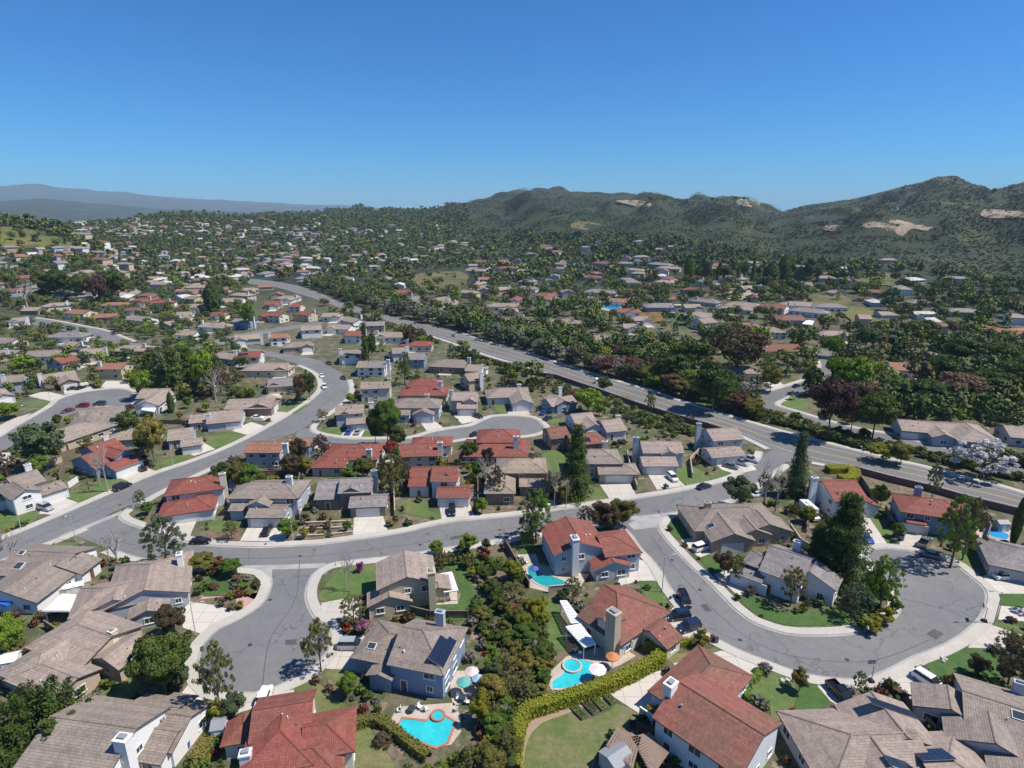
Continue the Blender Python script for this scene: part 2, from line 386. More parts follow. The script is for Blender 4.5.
A_up=[(-60,566),(0,540),(37,525),(95,500),(150,476),(205,457),(250,437),(297,410),(317,395),(322,387),(321,379),(315,372),(300,365),(288,361),(272,357),(240,352)]
A_lo=[(-60,586),(0,561),(36,547),(60,538),(84,528),(105,516),(128,506),(145,500),(165,489),(212,467),(250,450),(275,440),(300,430),(330,412),(345,400),(350,390),(348,380),(340,372),(329,366),(320,361),(310,358),(293,355),(268,351),(240,347)]
road(A_up+A_lo[::-1])
B_up=[(84,527),(105,516),(122,520),(155,532),(190,542),(210,545),(254,547),(285,546),(320,544),(351,540),(398,533),(450,522),(510,516),(555,510),(600,504),(625,500),(675,492),(725,481),(742,473),(757,462),(775,450)]
B_lo=[(60,537),(73,535),(109,549),(140,559),(190,566),(240,568),(325,565.5),(351,561),(390,557),(430,551),(480,543),(540,533),(600,524),(632,517),(690,511),(720,503),(745,492),(765,478),(785,462),(805,460)]
road(B_up+B_lo[::-1],z=.030)
C_=[(243,566),(262,571),(270,578),(269,590),(260,605),(238,619),(219,628),(203,643),(197,660),(200,678),(210,689),(230,694),(254,694),(277,687),(300,677),(320,662),(331,645),(329,628),(315,617),(307,600),(308,586),(313,575),(325,564)]
road(C_,z=.035)
D_in=[(687,511),(668,515),(661,522),(660,531),(687,562),(710,583),(734,608),(749,620),(773,630),(800,635),(847,634),(870,628),(894,617),(899,606),(894,592),(884,583),(872,570),(866,556),(873,549)]
D_out=[(620,521),(632,534),(640,548),(656,565),(671,590),(688,612),(702,630),(731,647),(765,661),(800,674),(823,678),(847,680),(867,679),(894,668),(917,656),(939,648),(961,636),(980,619),(987,603),(986,590),(973,578),(951,561),(931,556),(905,550),(887,548),(873,549)]
road(D_out+D_in[::-1][1:],z=.035)
E_up=[(311,428),(317,434),(350,439),(385,439),(412,438),(437,431),(470,426),(482,421),(492,417),(512,416),(532,418),(542,424),(544,430)]
E_lo=[(296,436),(305,443),(330,449),(370,451),(410,449),(450,441),(480,437),(505,437),(530,435),(544,430)]
road([(300,430)]+E_up+E_lo[::-1],z=.035)
F_=[(-60,466),(0,437),(15,427),(50,407),(58,400),(75,394),(100,390),(122,389),(136,394),(136,402),(120,406),(100,407),(75,413),(55,422),(25,438),(0,452),(-60,480)]
road(F_)
I_=[(-60,303),(0,312),(30,317),(62,322),(87,327),(106,331),(134,342),(150,348),(150,354),(117,348),(95,338),(75,333),(45,327),(0,320),(-60,311)]
road(I_)
J_=[(196,349),(213,341),(235,335),(262,330),(294,325),(320,322),(320,325),(294,329),(264,334),(240,340),(217,347),(200,354)]
road(J_)
G_far=[(250,279),(272,281),(299,286),(320,293),(335,300),(348,304),(367,310),(395,317),(429,325),(461,333),(480,340),(520,351),(592,374),(650,391),(682,402),(730,417),(775,430),(812,440),(864,453),(895,461),(926,468),(951,475),(997,486),(1024,494),(1100,516)]
G_near=[(250,284),(275,287),(299,294),(322,301),(343,309),(371,316),(404,326),(429,335),(453,343),(490,356),(535,369),(568,381),(600,392),(637,405),(675,416),(707,425),(740,435),(770,449),(812,462),(855,470),(894,480),(926,487),(973,500),(1020,511),(1100,530)]
GP=road(G_far+G_near[::-1],ASPH2,.028,'main_road')
H1=[(655,369),(680,377),(700,384),(725,391),(745,396),(759,394),(781,388),(800,382),(812,377),(819,371),(820,363),(816,355),(812,350),(826,350),(833,357),(838,363),(838,371),(831,381),(812,388),(790,396),(776,402),(777,406),(790,410),(800,413),(823,420),(862,430),(894,435),(922,443),(953,450),(990,460),(1060,478),(1060,488),(990,470),(950,459),(920,452),(878,442),(823,428),(800,420),(760,411),(740,405),(700,391),(655,375)]
road(H1,ASPH2,.028)
for pts,l in ((A_up[1:13],True),([(84,528),(60,538),(36,547),(0,561),(-60,586)],True),
  ([(212,467),(165,489),(145,500),(130,507),(121,514),(124,521),(155,532),(190,542),(210,545),(254,547),(285,546),(320,544),(351,540),(398,533),(450,522),(510,516),(555,510),(600,504),(625,500),(675,492),(725,481),(742,473),(757,462),(762,452)],True),
  ([(109,549),(140,559),(190,566),(240,568),(262,571),(270,578),(269,590),(260,605),(238,619),(219,628),(203,643),(197,660),(200,678),(210,689),(230,694),(254,694),(277,687),(300,677),(320,662),(331,645),(329,628),(315,617),(307,600),(308,586),(313,575),(328,565),(351,561),(390,557),(430,551),(480,543),(540,533),(600,524),(614,524),(624,528),(632,536),(640,548),(656,565),(671,590),(688,612),(702,630),(731,647),(765,661),(800,674),(823,678),(847,680),(867,679),(894,668),(917,656),(939,648),(961,636),(980,619),(987,603),(986,590),(973,578),(951,561),(931,556),(905,550),(887,548),(870,550),(866,556),(872,570),(884,583),(894,592),(899,606),(894,617),(870,628),(847,634),(800,635),(773,630),(749,620),(734,608),(710,583),(687,562),(660,531),(661,522),(668,515),(687,511),(720,503),(745,492),(765,478),(785,464)],False),
  ([(348,380),(350,390),(345,400),(330,412),(318,420),(311,428),(317,434),(350,439),(385,439),(412,438),(437,431),(470,426),(482,421),(492,417),(512,416),(532,418),(542,424),(544,430),(530,435),(505,437),(480,437),(450,441),(410,449),(370,451),(330,449),(305,443),(292,441)],True),
  ([(0,437),(15,427),(50,407),(58,400),(75,394),(100,390),(122,389),(136,394),(136,402),(120,406),(100,407),(75,413)],True),
  ([(30,317),(62,322),(87,327),(106,331),(134,342)],True),([(745,396),(759,394),(781,388),(800,382),(812,377),(819,371),(820,363),(816,355)],True),
  ([(812,388),(790,396),(777,402),(777,406),(790,410),(800,413),(823,420),(862,430),(894,435),(922,443),(953,450)],True),
  (G_far[9:],True),(G_near[6:18],False),(G_near[18:],False)):
    pavement(pts,l)
# painted lines on the main road
Fs=smooth(W(G_far)); Ns=smooth(W(G_near))
def resamp(P,n):
    d=[0]
    for i in range(1,len(P)): d.append(d[-1]+(P[i]-P[i-1]).length)
    xs=np.interp(np.linspace(0,d[-1],n),d,[p.x for p in P]); ys=np.interp(np.linspace(0,d[-1],n),d,[p.y for p in P]); return [Vector(q) for q in zip(xs,ys)]
Fs=resamp(Fs,260);Ns=resamp(Ns,260)
YEL=plain('yellow road paint',(.55,.38,.07),.6,0,.2); WHT=plain('white road paint',(.62,.62,.60),.6,0,.15)
for t,mt,wd in ((.485,YEL,.16),(.525,YEL,.16),(.20,WHT,.15),(.80,WHT,.15)):
    L=[a.lerp(b_,t) for a,b_ in zip(Fs,Ns)]
    strip('road_marking',L,[(-wd/2,.034,0),(wd/2,.034,0)],[mt])
mark([(p.x,p.y) for p in Fs]+[(p.x,p.y) for p in Ns[::-1]],1,2.5)
# concrete cross gutters at the junctions
for pts in ([(60,537.5),(84,528),(107,518.5),(123,512)],[(243,568),(285,567),(325,565.5)],[(630,518.5),(660,515.5),(688,511.5)]):
    strip('cross_gutter',smooth(W(pts)),[(-.9,.042,0),(.9,.042,0)],[GUT])
sheet('road_apron',W([(640,517),(686,512),(664,520),(659,527),(634,530),(628,524)]),.04,GUT)
sheet('road_apron',W([(243,568),(272,569),(272,580),(262,572)]),.045,GUT)
LAWNS={'lush':[[(199,594),(207,578),(227,578),(229,590),(222,594),(207,596)],[(436,565),(465,563),(475,603),(470,619),(407,620),(409,606),(457,603),(456,573)],
 [(742,601),(762,597),(773,608),(800,613),(837,608),(850,622),(800,626),(773,622),(756,614)],[(667,527),(675,516),(687,517),(697,532),(680,540)],[(699,558),(709,555),(727,569),(713,572)],
 [(916,668),(959,648),(980,648),(1005,659),(1003,675),(942,686),(933,678)],[(1003,595),(1030,594),(1030,608),(1000,605)],[(640,581),(662,583),(662,588),(640,589)],[(800,679),(817,686),(831,701),(816,710),(796,712),(798,690)],[(516,548),(535,545),(536,553),(519,555)]],
 'mid':[[(39,548),(52,544),(78,543),(66,548),(56,553)],[(80,555),(100,552),(102,553),(83,558)],[(27,609),(45,600),(47,612),(31,620)],[(544,603),(558,600),(561,625),(567,648),(549,648),(547,622)],
 [(743,695),(767,673),(790,677),(796,700),(774,748),(765,768),(750,790),(730,785),(770,748),(771,718),(770,706)],[(641,590),(659,590),(670,601),(656,604)],[(958,551),(984,554),(998,564),(997,572),(978,574),(964,564)],
 [(677,470),(695,468),(707,475),(709,480),(685,487)],[(709,478),(727,466),(736,470),(734,475),(715,481)],[(401,503),(426,503),(429,511),(439,514),(441,520),(404,513)],[(208,524),(227,517),(243,518),(235,530),(212,532)],
 [(204,441),(235,431),(247,436),(215,448)],[(160,460),(190,452),(193,456),(160,470)],[(67,495),(87,486),(119,477),(127,481),(112,488),(78,502)],[(0,514),(23,508),(39,516),(25,524),(15,528),(-5,532)],
 [(24,402),(47,401),(51,405),(32,408)],[(362,431),(375,429),(380,437),(362,439)],[(330,427),(342,429),(340,436),(320,434)],[(495,406),(507,405),(509,414),(500,414)],[(547,419),(562,419),(562,424),(550,424)],[(542,455),(560,452),(565,465),(550,478)],
 [(922,438),(955,445),(953,447),(922,441)],[(778,403),(785,398),(807,401),(805,412),(790,409)],[(279,408),(304,404),(305,408),(292,414)],[(320,601),(329,581),(340,570),(376,563),(376,590),(361,597)],[(869,519),(878,517),(889,528),(895,542),(887,543),(875,531)],[(995,622),(1024,628),(1024,634),(994,625)]],
 'dry':[[(97,707),(109,685),(133,678),(145,695),(119,706)],[(295,686),(313,681),(339,701),(358,717),(345,730),(316,717),(314,699),(294,701)],[(347,733),(368,726),(381,743),(406,759),(394,775),(347,775)],[(325,670),(351,670),(348,684),(339,686),(329,684)],
 [(527,729),(542,717),(566,707),(580,721),(611,710),(617,704),(638,715),(620,735),(597,760),(589,775),(515,775),(521,750)],[(663,657),(718,648),(720,650),(673,664)],[(589,486),(599,488),(606,499),(580,503)]]}
_li=0
for k,L in LAWNS.items():
    for i,p in enumerate(L):
        _li+=1
        P=W(p); sheet('lawn',[tuple(q) for q in smooth(P,True,1.5)],.045+.004*(_li%8),LAWN[k]); mark(P,4)
DRIVES=[[(182,611),(190,602),(212,605),(238,612),(201,634),(183,628)],[(174,703),(193,679),(205,688),(207,710),(194,706)],[(233,715),(243,699),(294,690),(294,703),(252,709)],[(322,603),(362,596),(362,618),(329,620),(320,610)],
 [(335,638),(368,636),(359,671),(326,669)],[(673,664),(721,651),(735,654),(760,665),(742,689),(724,680),(693,680)],[(817,686),(831,685),(848,690),(853,700),(837,706),(830,701)],[(894,681),(914,672),(918,680),(942,687),(930,705),(909,700)],
 [(714,575),(731,569),(760,592),(738,596)],[(681,540),(698,537),(715,545),(711,553),(699,558)],[(627,560),(640,560),(650,563),(662,581),(640,581),(616,587)],[(664,617),(674,607),(696,631),(681,646)],[(983,576),(994,573),(1030,587),(1030,594),(998,594),(989,588)],
 [(1001,606),(1030,609),(1030,622),(998,620)],[(982,626),(994,626),(1030,638),(1030,650),(968,648)],[(860,517),(870,519),(887,544),(878,546),(866,548)],[(903,532),(922,535),(919,551),(899,545)],[(648,475),(671,473),(685,486),(657,490)],[(600,485),(630,484),(636,495),(610,500)],
 [(547,500),(555,502),(557,507),(547,507)],[(439,505),(470,505),(475,517),(442,521)],[(354,516),(383,516),(388,532),(353,535)],[(240,541),(250,523),(290,523),(285,542)],[(160,527),(175,515),(197,520),(190,536)],[(116,477),(141,466),(158,472),(130,482)],[(42,508),(62,497),(78,503),(52,515),(39,514)],
 [(183,451),(202,442),(215,449),(194,456)],[(232,431),(251,422),(267,427),(247,435)],[(249,420),(269,411),(293,413),(276,421)],[(346,430),(365,430),(361,437),(340,437)],[(420,422),(436,422),(446,430),(428,433)],[(453,415),(472,412),(487,419),(462,424)],[(510,408),(527,408),(530,415),(507,415)],
 [(67,385),(87,382),(94,390),(77,393)],[(106,381),(123,381),(134,386),(131,388),(100,388)],[(28,396),(45,391),(66,396),(53,402)],[(762,380),(776,380),(784,385),(770,389)],[(897,434),(908,428),(922,433),(920,441),(908,438)],[(716,465),(733,460),(750,463),(757,470),(735,474),(722,470)],[(-5,428),(12,419),(32,413),(20,422),(0,434)]]
for _i,p in enumerate(DRIVES):
    P=W(p); sheet('driveway',P,.08+.004*(_i%3),DRIVE); mark(P,3)
for p in ([(390,721),(398,707),(454,703),(461,717),(461,732),(451,745),(429,749),(401,733)],[(451,671),(478,671),(476,700),(453,706),(450,690)],[(516,555),(536,554),(539,564),(589,575),(580,587),(547,592),(530,588),(519,564)],
  [(544,678),(566,657),(596,648),(621,647),(636,656),(621,665),(605,671),(589,681),(552,691)],[(976,526),(1014,531),(1011,543),(976,540)],[(607,693),(640,676),(660,671),(667,675),(651,700),(655,703),(643,717),(638,713)],[(436,590),(457,588),(458,604),(432,605)],[(585,300),(622,302),(622,311),(585,310)],
  [(90,690),(133,677),(148,668),(150,664),(118,676),(92,682)],[(398,460),(425,460),(428,466),(398,467)]):
    P=W(p); sheet('patio',P,.07,PATIO if p[0][0]!=607 else DRIVE); mark(P,3)
for p in ([(199,600),(240,594),(255,600),(262,596),(257,592),(236,590),(228,596),(204,597)],[(236,599),(258,592),(262,600),(246,610),(236,604)]):
    P=W(p); sheet('garden_path',P,.065,plain('pink paving',(.45,.28,.24),.85)); mark(P,3)
for p in ([(213,521),(231,513),(245,520),(240,541),(205,538)],[(300,524),(350,520),(352,536),(292,541)],[(404,515),(441,521),(441,524),(396,530)],[(480,507),(530,505),(520,514),(476,517)],[(500,540),(512,536),(530,585),(518,590)],[(858,471),(935,490),(985,505),(965,522),(920,512),(880,508)],[(590,400),(626,395),(650,410),(600,402)]):
    P=W(p); sheet('garden_bed',P,.04,MULCH if p[0][0]==213 else DIRT)
sheet('garden_path',[tuple(q) for q in smooth(W([(515,770),(520,737),(530,721),(560,706),(612,688),(617,692),(572,712),(541,724),(527,742),(522,770)]),True,1.5)],.085,plain('bark mulch path',(.30,.22,.16),.95,0,.25,2))
sheet('garden_bed',W([(372,731),(378,729),(392,745),(407,762),(398,768)]),.09,DIRT)
def drape(name,poly,mat,nx=46,ny=26,lift=.5):
    global _dl
    _dl=(globals().get('_dl',0)+1)%9; lift+=.07*_dl
    poly=[tuple(q) for q in smooth(poly,True,1.0)]
    xs=[p[0] for p in poly];ys=[p[1] for p in poly]
    def ins(x,y):
        c_=False;n=len(poly)
        for i in range(n):
            a,b=poly[i],poly[(i+1)%n]
            if (a[1]>y)!=(b[1]>y) and x<(b[0]-a[0])*(y-a[1])/(b[1]-a[1])+a[0]: c_=not c_
        return c_
    gx=np.linspace(min(xs),max(xs),nx);gy=np.linspace(min(ys),max(ys),ny); b=MB(); C={}
    def pt(i,j):
        if (i,j) not in C:
            q=gp(gx[i],gy[j]); C[(i,j)]=None if q is None else Vector((q.x,q.y,q.z+(lift if q.z>.5 else .10+.02*_dl)))
        return C[(i,j)]
    for i in range(nx-1):
        for j in range(ny-1):
            if ins((gx[i]+gx[i+1])/2,(gy[j]+gy[j+1])/2):
                q=[pt(i,j+1),pt(i+1,j+1),pt(i+1,j),pt(i,j)]
                if all(k is not None for k in q) and max((a-b2).length for a in q for b2 in q)<400: b.face(q)
    if b.f:
        o=link(name,b.mesh(name,[mat])); tag(o,kind='structure')
for poly,k in (([(418,274),(462,272),(468,282),(455,290),(425,291),(412,284)],'gold'),([(0,228),(40,232),(62,240),(75,246),(60,252),(20,248),(0,246)],'yellow'),([(636,309),(656,309),(665,315),(658,323),(638,321)],'orange'),([(648,339),(674,338),(678,349),(650,349)],'orange'),([(700,352),(712,350),(716,358),(702,358)],'orange'),
  ([(800,312),(830,308),(845,322),(860,330),(840,333),(800,326)],'red'),([(840,310),(860,308),(880,316),(895,326),(880,330),(858,326)],'yellow'),([(805,300),(830,296),(850,300),(845,308),(808,306)],'gold'),([(862,226),(872,222),(885,223),(893,220),(908,222),(917,225),(934,225),(926,231),(912,229),(902,236),(892,231),(878,231)],'pad'),
  ([(616,201),(632,200),(648,202),(652,206),(640,207),(626,204)],'pad'),([(825,226),(850,226),(848,231),(826,231)],'pad'),([(674,315),(690,315),(694,326),(672,328)],'green'),([(855,275),(890,274),(912,282),(905,287),(860,283)],'gold'),([(725,291),(745,289),(760,294),(755,299),(728,300)],'pad'),([(740,199),(760,202),(755,207),(738,205)],'pad'),([(575,222),(600,224),(590,230),(572,228)],'gold'),([(985,210),(1024,213),(1024,218),(985,218)],'pad')):
    drape('hillside_meadow' if k not in('pad','orange') else ('dirt_clearing' if k=='pad' else 'flower_bank'),poly,FIELD[k])

# manholes, patches and seams
IRON=plain('cast iron cover',(.05,.05,.052),.6,.3,.1)
for px,py in ((250,645),(740,640),(868,610),(300,556),(160,551),(500,530),(80,545),(620,515),(700,590),(270,600),(120,505),(230,462),(847,660),(672,560),(420,545),(310,400)):
    g=gpl(px,py); b=MB(); b.prism([(.38*math.cos(k*math.pi/6),.38*math.sin(k*math.pi/6)) for k in range(12)],0,.055); o=link('manhole_cover',b.mesh('manhole_cover',[IRON]),None,(g.x,g.y,0)); tag(o,None,None,None,'structure')
DARKP=two('newer asphalt patch',(.085,.085,.088),(.11,.11,.11),.4,4,None,.9)
for k,q in enumerate(([(926,634),(934,629),(944,634),(936,640)],[(285,640),(296,640),(297,645),(286,645)],[(700,605),(706,604),(712,611),(706,612)],[(450,537),(462,535),(463,538),(451,540)],[(190,552),(206,553),(206,556),(190,555)])):
    sheet('asphalt_patch',W(q),.048,DARKP)
for pts in ([(896,598),(920,603),(950,611),(972,622)],[(300,560),(295,600),(270,640),(262,692)],[(110,540),(200,556),(300,557),(420,543),(560,520)],[(650,535),(690,585),(760,645),(860,662),(930,640)],[(0,551),(110,508),(210,463),(290,430),(338,392)]):
    strip('tar_seam',smooth(W(pts)),[(-.07,.046,0),(.07,.046,0)],[DARKP])
# ---------------------------------------------------------------- houses
from mathutils.bvhtree import BVHTree
def gph(px,py,h):
    r=ray(px,py); hh=math.hypot(r.x,r.y)
    t=(h-CH)/r.z if r.z<0 else 1e9
    if t*hh<415: return Vector((r.x*t,r.y*t,0))
    t=300.0; last=t
    while t*hh<9000:
        if CH+r.z*t<=hz(r.x*t,r.y*t)+h:
            lo,hi=last,t
            for _ in range(12):
                m=(lo+hi)/2
                if CH+r.z*m<=hz(r.x*m,r.y*m)+h: hi=m
                else: lo=m
            return Vector((r.x*hi,r.y*hi,hz(r.x*hi,r.y*hi)))
        last=t; t*=1.015
    return None
MC={}
def cached(key,fn):
    if key not in MC: MC[key]=fn()
    return MC[key]
def win_frame(w_,h_,mt):
    def f():
        b=MB(); t=.11
        for (cx,cz,sx,sz) in ((0,h_/2,w_+2*t,t),(0,-h_/2,w_+2*t,t),(-w_/2,0,t,h_),(w_/2,0,t,h_),(0,0,.06,h_)): b.box((cx,-.03,cz),(sx,.13,sz))
        b.box((0,-.07,-h_/2-.09),(w_+.35,.18,.07))
        return b.mesh('window',[TRIM[mt]])
    return cached(('wf',w_,h_,mt),f)
def win_pane(w_,h_):
    def f():
        b=MB(); b.box((0,.0,0),(w_-.05,.05,h_-.05)); return b.mesh('pane',[GLASS])
    return cached(('wp',w_,h_),f)
def win_flat(w_,h_,mt):
    def f():
        b=MB(); b.box((0,-.02,0),(w_+.2,.06,h_+.2),0); b.box((0,-.04,0),(w_,.08,h_),1); return b.mesh('window',[TRIM[mt],GLASS])
    return cached(('wx',w_,h_,mt),f)
GAR=plain('white garage door',(.66,.66,.64),.6,0,.05); GAR2=plain('tan garage door',(.42,.36,.29),.6,0,.05); GARB=plain('dark garage door',(.16,.12,.10),.6,0,.1)
def garage_me(w_,key):
    def f():
        b=MB(); b.box((0,0,1.15),(w_,.1,2.3),1)
        for k in range(4): b.box((0,-.06,.3+k*.57),(w_-.12,.04,.5),1)
        b.box((0,-.04,2.37),(w_+.3,.14,.14),0)
        for s in (-1,1): b.box((s*(w_/2+.08),-.04,1.15),(.14,.14,2.3),0)
        return b.mesh('garage_door',[TRIM['white'],{'w':GAR,'t':GAR2,'d':GARB}[key]])
    return cached(('g',w_,key),f)
def door_me():
    def f():
        b=MB(); b.box((0,0,1.05),(1.0,.1,2.1),1); b.box((0,-.03,2.15),(1.3,.14,.14),0)
        for s in (-1,1): b.box((s*.57,-.03,1.05),(.13,.14,2.1),0)
        b.box((.38,-.08,1.0),(.06,.06,.14),0); return b.mesh('front_door',[TRIM['white'],plain('front door paint',(.16,.07,.05),.5,0,.1)])
    return cached(('d',),f)
SOLAR=plain('solar panel',(.015,.022,.045),.15,0,.2,.6); SOLARF=plain('aluminium',(.55,.56,.58),.35,.6,.05)
HOUSES=[]  # dict(short, root, px, py, xy, roof)
def roof_wing(b,L,hd,z,p,ends,cx,cy,ang,th=.22):
    """adds one wing of roof; local frame ridge along u. ends: left,right 'g'/'h'"""
    c_,s_=math.cos(ang),math.sin(ang)
    def T(u,v,zz): return (cx+u*c_-v*s_,cy+u*s_+v*c_,zz)
    zr=z+p*hd; a=-L/2; e=L/2
    al=a-(hd if ends[0]=='h' else 0); el=e+(hd if ends[1]=='h' else 0)
    def fc(q,uvs,m=0): b.face([T(*x) for x in q],m,uvs)
    sl=math.sqrt(1+p*p)
    # front (v=-hd) and back
    for s in (-1,1):
        q=[(al,s*hd,z),(el,s*hd,z),(e,0,zr),(a,0,zr)]; uv=[(al,0),(el,0),(e,hd*sl),(a,hd*sl)]
        if s>0: q=q[::-1];uv=uv[::-1]
        fc(q,uv)
        # fascia + soffit
        q=[(al,s*hd,z-th),(el,s*hd,z-th),(el,s*hd,z),(al,s*hd,z)]
        if s>0:q=q[::-1]
        fc(q,None,1)
        if s<0: q=[(al,s*hd,z-th),(a,0,zr-th),(e,0,zr-th),(el,s*hd,z-th)]
        else: q=[(el,s*hd,z-th),(e,0,zr-th),(a,0,zr-th),(al,s*hd,z-th)]
        fc(q,None,1)
    for end,x0,x1,sg in ((ends[0],a,al,-1),(ends[1],e,el,1)):
        if end=='h':
            q=[(x1,-sg*hd*-1,z),(x1,-sg*hd,z),(x0,0,zr)]
            q=[(x1,-hd*sg,z),(x1,hd*sg,z),(x0,0,zr)]; fc(q,[(-hd,0),(hd,0),(0,hd*sl)])
            fc([(x1,-hd*sg,z-th),(x1,hd*sg,z-th),(x1,hd*sg,z),(x1,-hd*sg,z)],None,1)
            fc([(x1,hd*sg,z-th),(x1,-hd*sg,z-th),(x0,0,zr-th)],None,1)
        else:
            for s in (-1,1):
                q=[(x0,s*hd,z-th),(x0,0,zr-th),(x0,0,zr),(x0,s*hd,z)]
                if s*sg>0: q=q[::-1]
                fc(q,None,1)
    # ridge and hip caps
    def cap(p0,p1):
        p0=Vector(T(*p0));p1=Vector(T(*p1)); d=p1-p0
        if d.length<.3: return
        side=Vector((-d.y,d.x,0)).normalized()*.15; up=Vector((0,0,.07))
        b.face([p0-side,p1-side,p1+up,p0+up],2,[(0,0),(d.length,0),(d.length,.1),(0,.1)]); b.face([p0+up,p1+up,p1+side,p0+side],2,[(0,0),(d.length,0),(d.length,.1),(0,.1)])
    cap((a,0,zr+.02),(e,0,zr+.02))
    for end,x0,x1 in ((ends[0],a,al),(ends[1],e,el)):
        if end=='h':
            for s in (-1,1): cap((x0,0,zr+.03),(x1,s*hd,z+.03))
def wall_wing(b,L,hd,z,p,ends,cx,cy,ang,z0=-1.2,ins=.5):
    c_,s_=math.cos(ang),math.sin(ang)
    def T(u,v,zz): return (cx+u*c_-v*s_,cy+u*s_+v*c_,zz)
    h=hd-ins; al=-L/2-(hd-ins if ends[0]=='h' else -ins*.8); el=L/2+(hd-ins if ends[1]=='h' else -ins*.8)
    zw=z+p*ins-.24
    if ends[0]=='h' or True: pass
    zt=z+p*hd-.24
    b.face([T(al,-h,z0),T(el,-h,z0),T(el,-h,zw),T(al,-h,zw)]); b.face([T(el,h,z0),T(al,h,z0),T(al,h,zw),T(el,h,zw)])
    q=[T(al,h,z0),T(al,-h,z0),T(al,-h,zw)]+([T(al,0,zt)] if ends[0]=='g' else [])+[T(al,h,zw)]; b.face(q)
    q=[T(el,-h,z0),T(el,h,z0),T(el,h,zw)]+([T(el,0,zt)] if ends[1]=='g' else [])+[T(el,-h,zw)]; b.face(q)
    return al,el,h
def house(short,label,roof,wall,wings,garage=(),chim=(),trim='brown',group=None,detail=2,base=None,cat='house',seed=None,gcol='w',name=None,skyl_=(),solar=(),door=True):
    rnd=random.Random(seed if seed is not None else (len(HOUSES)*7+3))
    W_=[]
    for k,wg in enumerate(wings):
        px,py,qx,qy,hd,ev,en=wg[:7]; p=wg[7] if len(wg)>7 else .40; zr=ev+p*hd
        P=gph(px,py,zr);Q=gph(qx,qy,zr)
        if P is None or Q is None: return None
        if k==0:
            org=(P+Q)/2; zb=min(P.z,Q.z); th0=math.atan2(Q.y-P.y,Q.x-P.x)
        d=Vector((Q.x-P.x,Q.y-P.y)); ang=math.atan2(d.y,d.x)-th0; kk=round(ang/(math.pi/2)); L=min(26,max(.4,d.length*abs(math.cos(ang-kk*math.pi/2))))
        m=(P+Q)/2; mx,my=m.x-org.x,m.y-org.y; c_,s_=math.cos(-th0),math.sin(-th0)
        W_.append((L,hd+.012*k,ev+.017*k,p,en,mx*c_-my*s_,mx*s_+my*c_,kk*math.pi/2))
    root=bpy.data.objects.new(name or ('house' if cat=='house' else cat),None); COL.objects.link(root)
    root.location=(org.x,org.y,zb); root.rotation_euler=(0,0,th0); tag(root,label,cat,group)
    rb=MB(); wb=MB(); rects=[]
    for wg in W_:
        roof_wing(rb,wg[0],wg[1],wg[2],wg[3],wg[4],wg[5],wg[6],wg[7]); r3=wall_wing(wb,wg[0],wg[1],wg[2],wg[3],wg[4],wg[5],wg[6],wg[7],z0=-1.2 if zb==0 else -3.5); rects.append(r3)
    RM=ROOF[roof]; cap_m=RM
    ro=link('roof',rb.mesh('roof',[RM,TRIM[trim],cap_m]),root); wo=link('wall',wb.mesh('wall',[WALL[wall]]),root)
    c_,s_=math.cos(th0),math.sin(th0)
    def wld(x,y): return (org.x+x*c_-y*s_,org.y+x*s_+y*c_)
    def loc(v): dx,dy=v.x-org.x,v.y-org.y; return (dx*c_+dy*s_,-dx*s_+dy*c_)
    for wg,(al,el,h) in zip(W_,rects):
        cc,ss=math.cos(wg[7]),math.sin(wg[7])
        mark([wld(wg[5]+u*cc-v*ss,wg[6]+u*ss+v*cc) for u,v in ((al,-h),(el,-h),(el,h),(al,h))],2,1.0)
    def inside(x,y,z,skip):
        for i,(wg,(al,el,h)) in enumerate(zip(W_,rects)):
            if i==skip: continue
            dx,dy=x-wg[5],y-wg[6]; cc,ss=math.cos(-wg[7]),math.sin(-wg[7]); u,v=dx*cc-dy*ss,dx*ss+dy*cc
            if al-.6<u<el+.6 and abs(v)<h+.6 and z<wg[2]+wg[3]*(wg[1]-abs(v))+.3: return True
        return False
    gs=set()
    for g in garage:
        wi,side,gw=g[:3]; off=g[3] if len(g)>3 else 0; wg=W_[wi]; al,el,h=rects[wi]
        u,v,a={'f':((al+el)/2+off,-h,0),'b':((al+el)/2+off,h,math.pi),'l':(al,off,-math.pi/2),'r':(el,off,math.pi/2)}[side]
        cc,ss=math.cos(wg[7]),math.sin(wg[7]); k=link('garage_door',garage_me(gw,gcol),root,(wg[5]+u*cc-v*ss,wg[6]+u*ss+v*cc,0),wg[7]+a); gs.add((wi,side))
        if detail==1 and zb<1:
            gx,gy=wg[5]+u*cc-v*ss,wg[6]+u*ss+v*cc; aa=wg[7]+a; P_=[]
            for lu,lv in ((-gw/2-.5,-.1),(gw/2+.5,-.1),(gw/2+.9,-7),(-gw/2-.9,-7)): P_.append(wld(gx+lu*math.cos(aa)-lv*math.sin(aa),gy+lu*math.sin(aa)+lv*math.cos(aa)))
            sheet('driveway',P_,.06+.002*(len(HOUSES)%5),DRIVE); mark(P_,3,0,True)
    dn=False
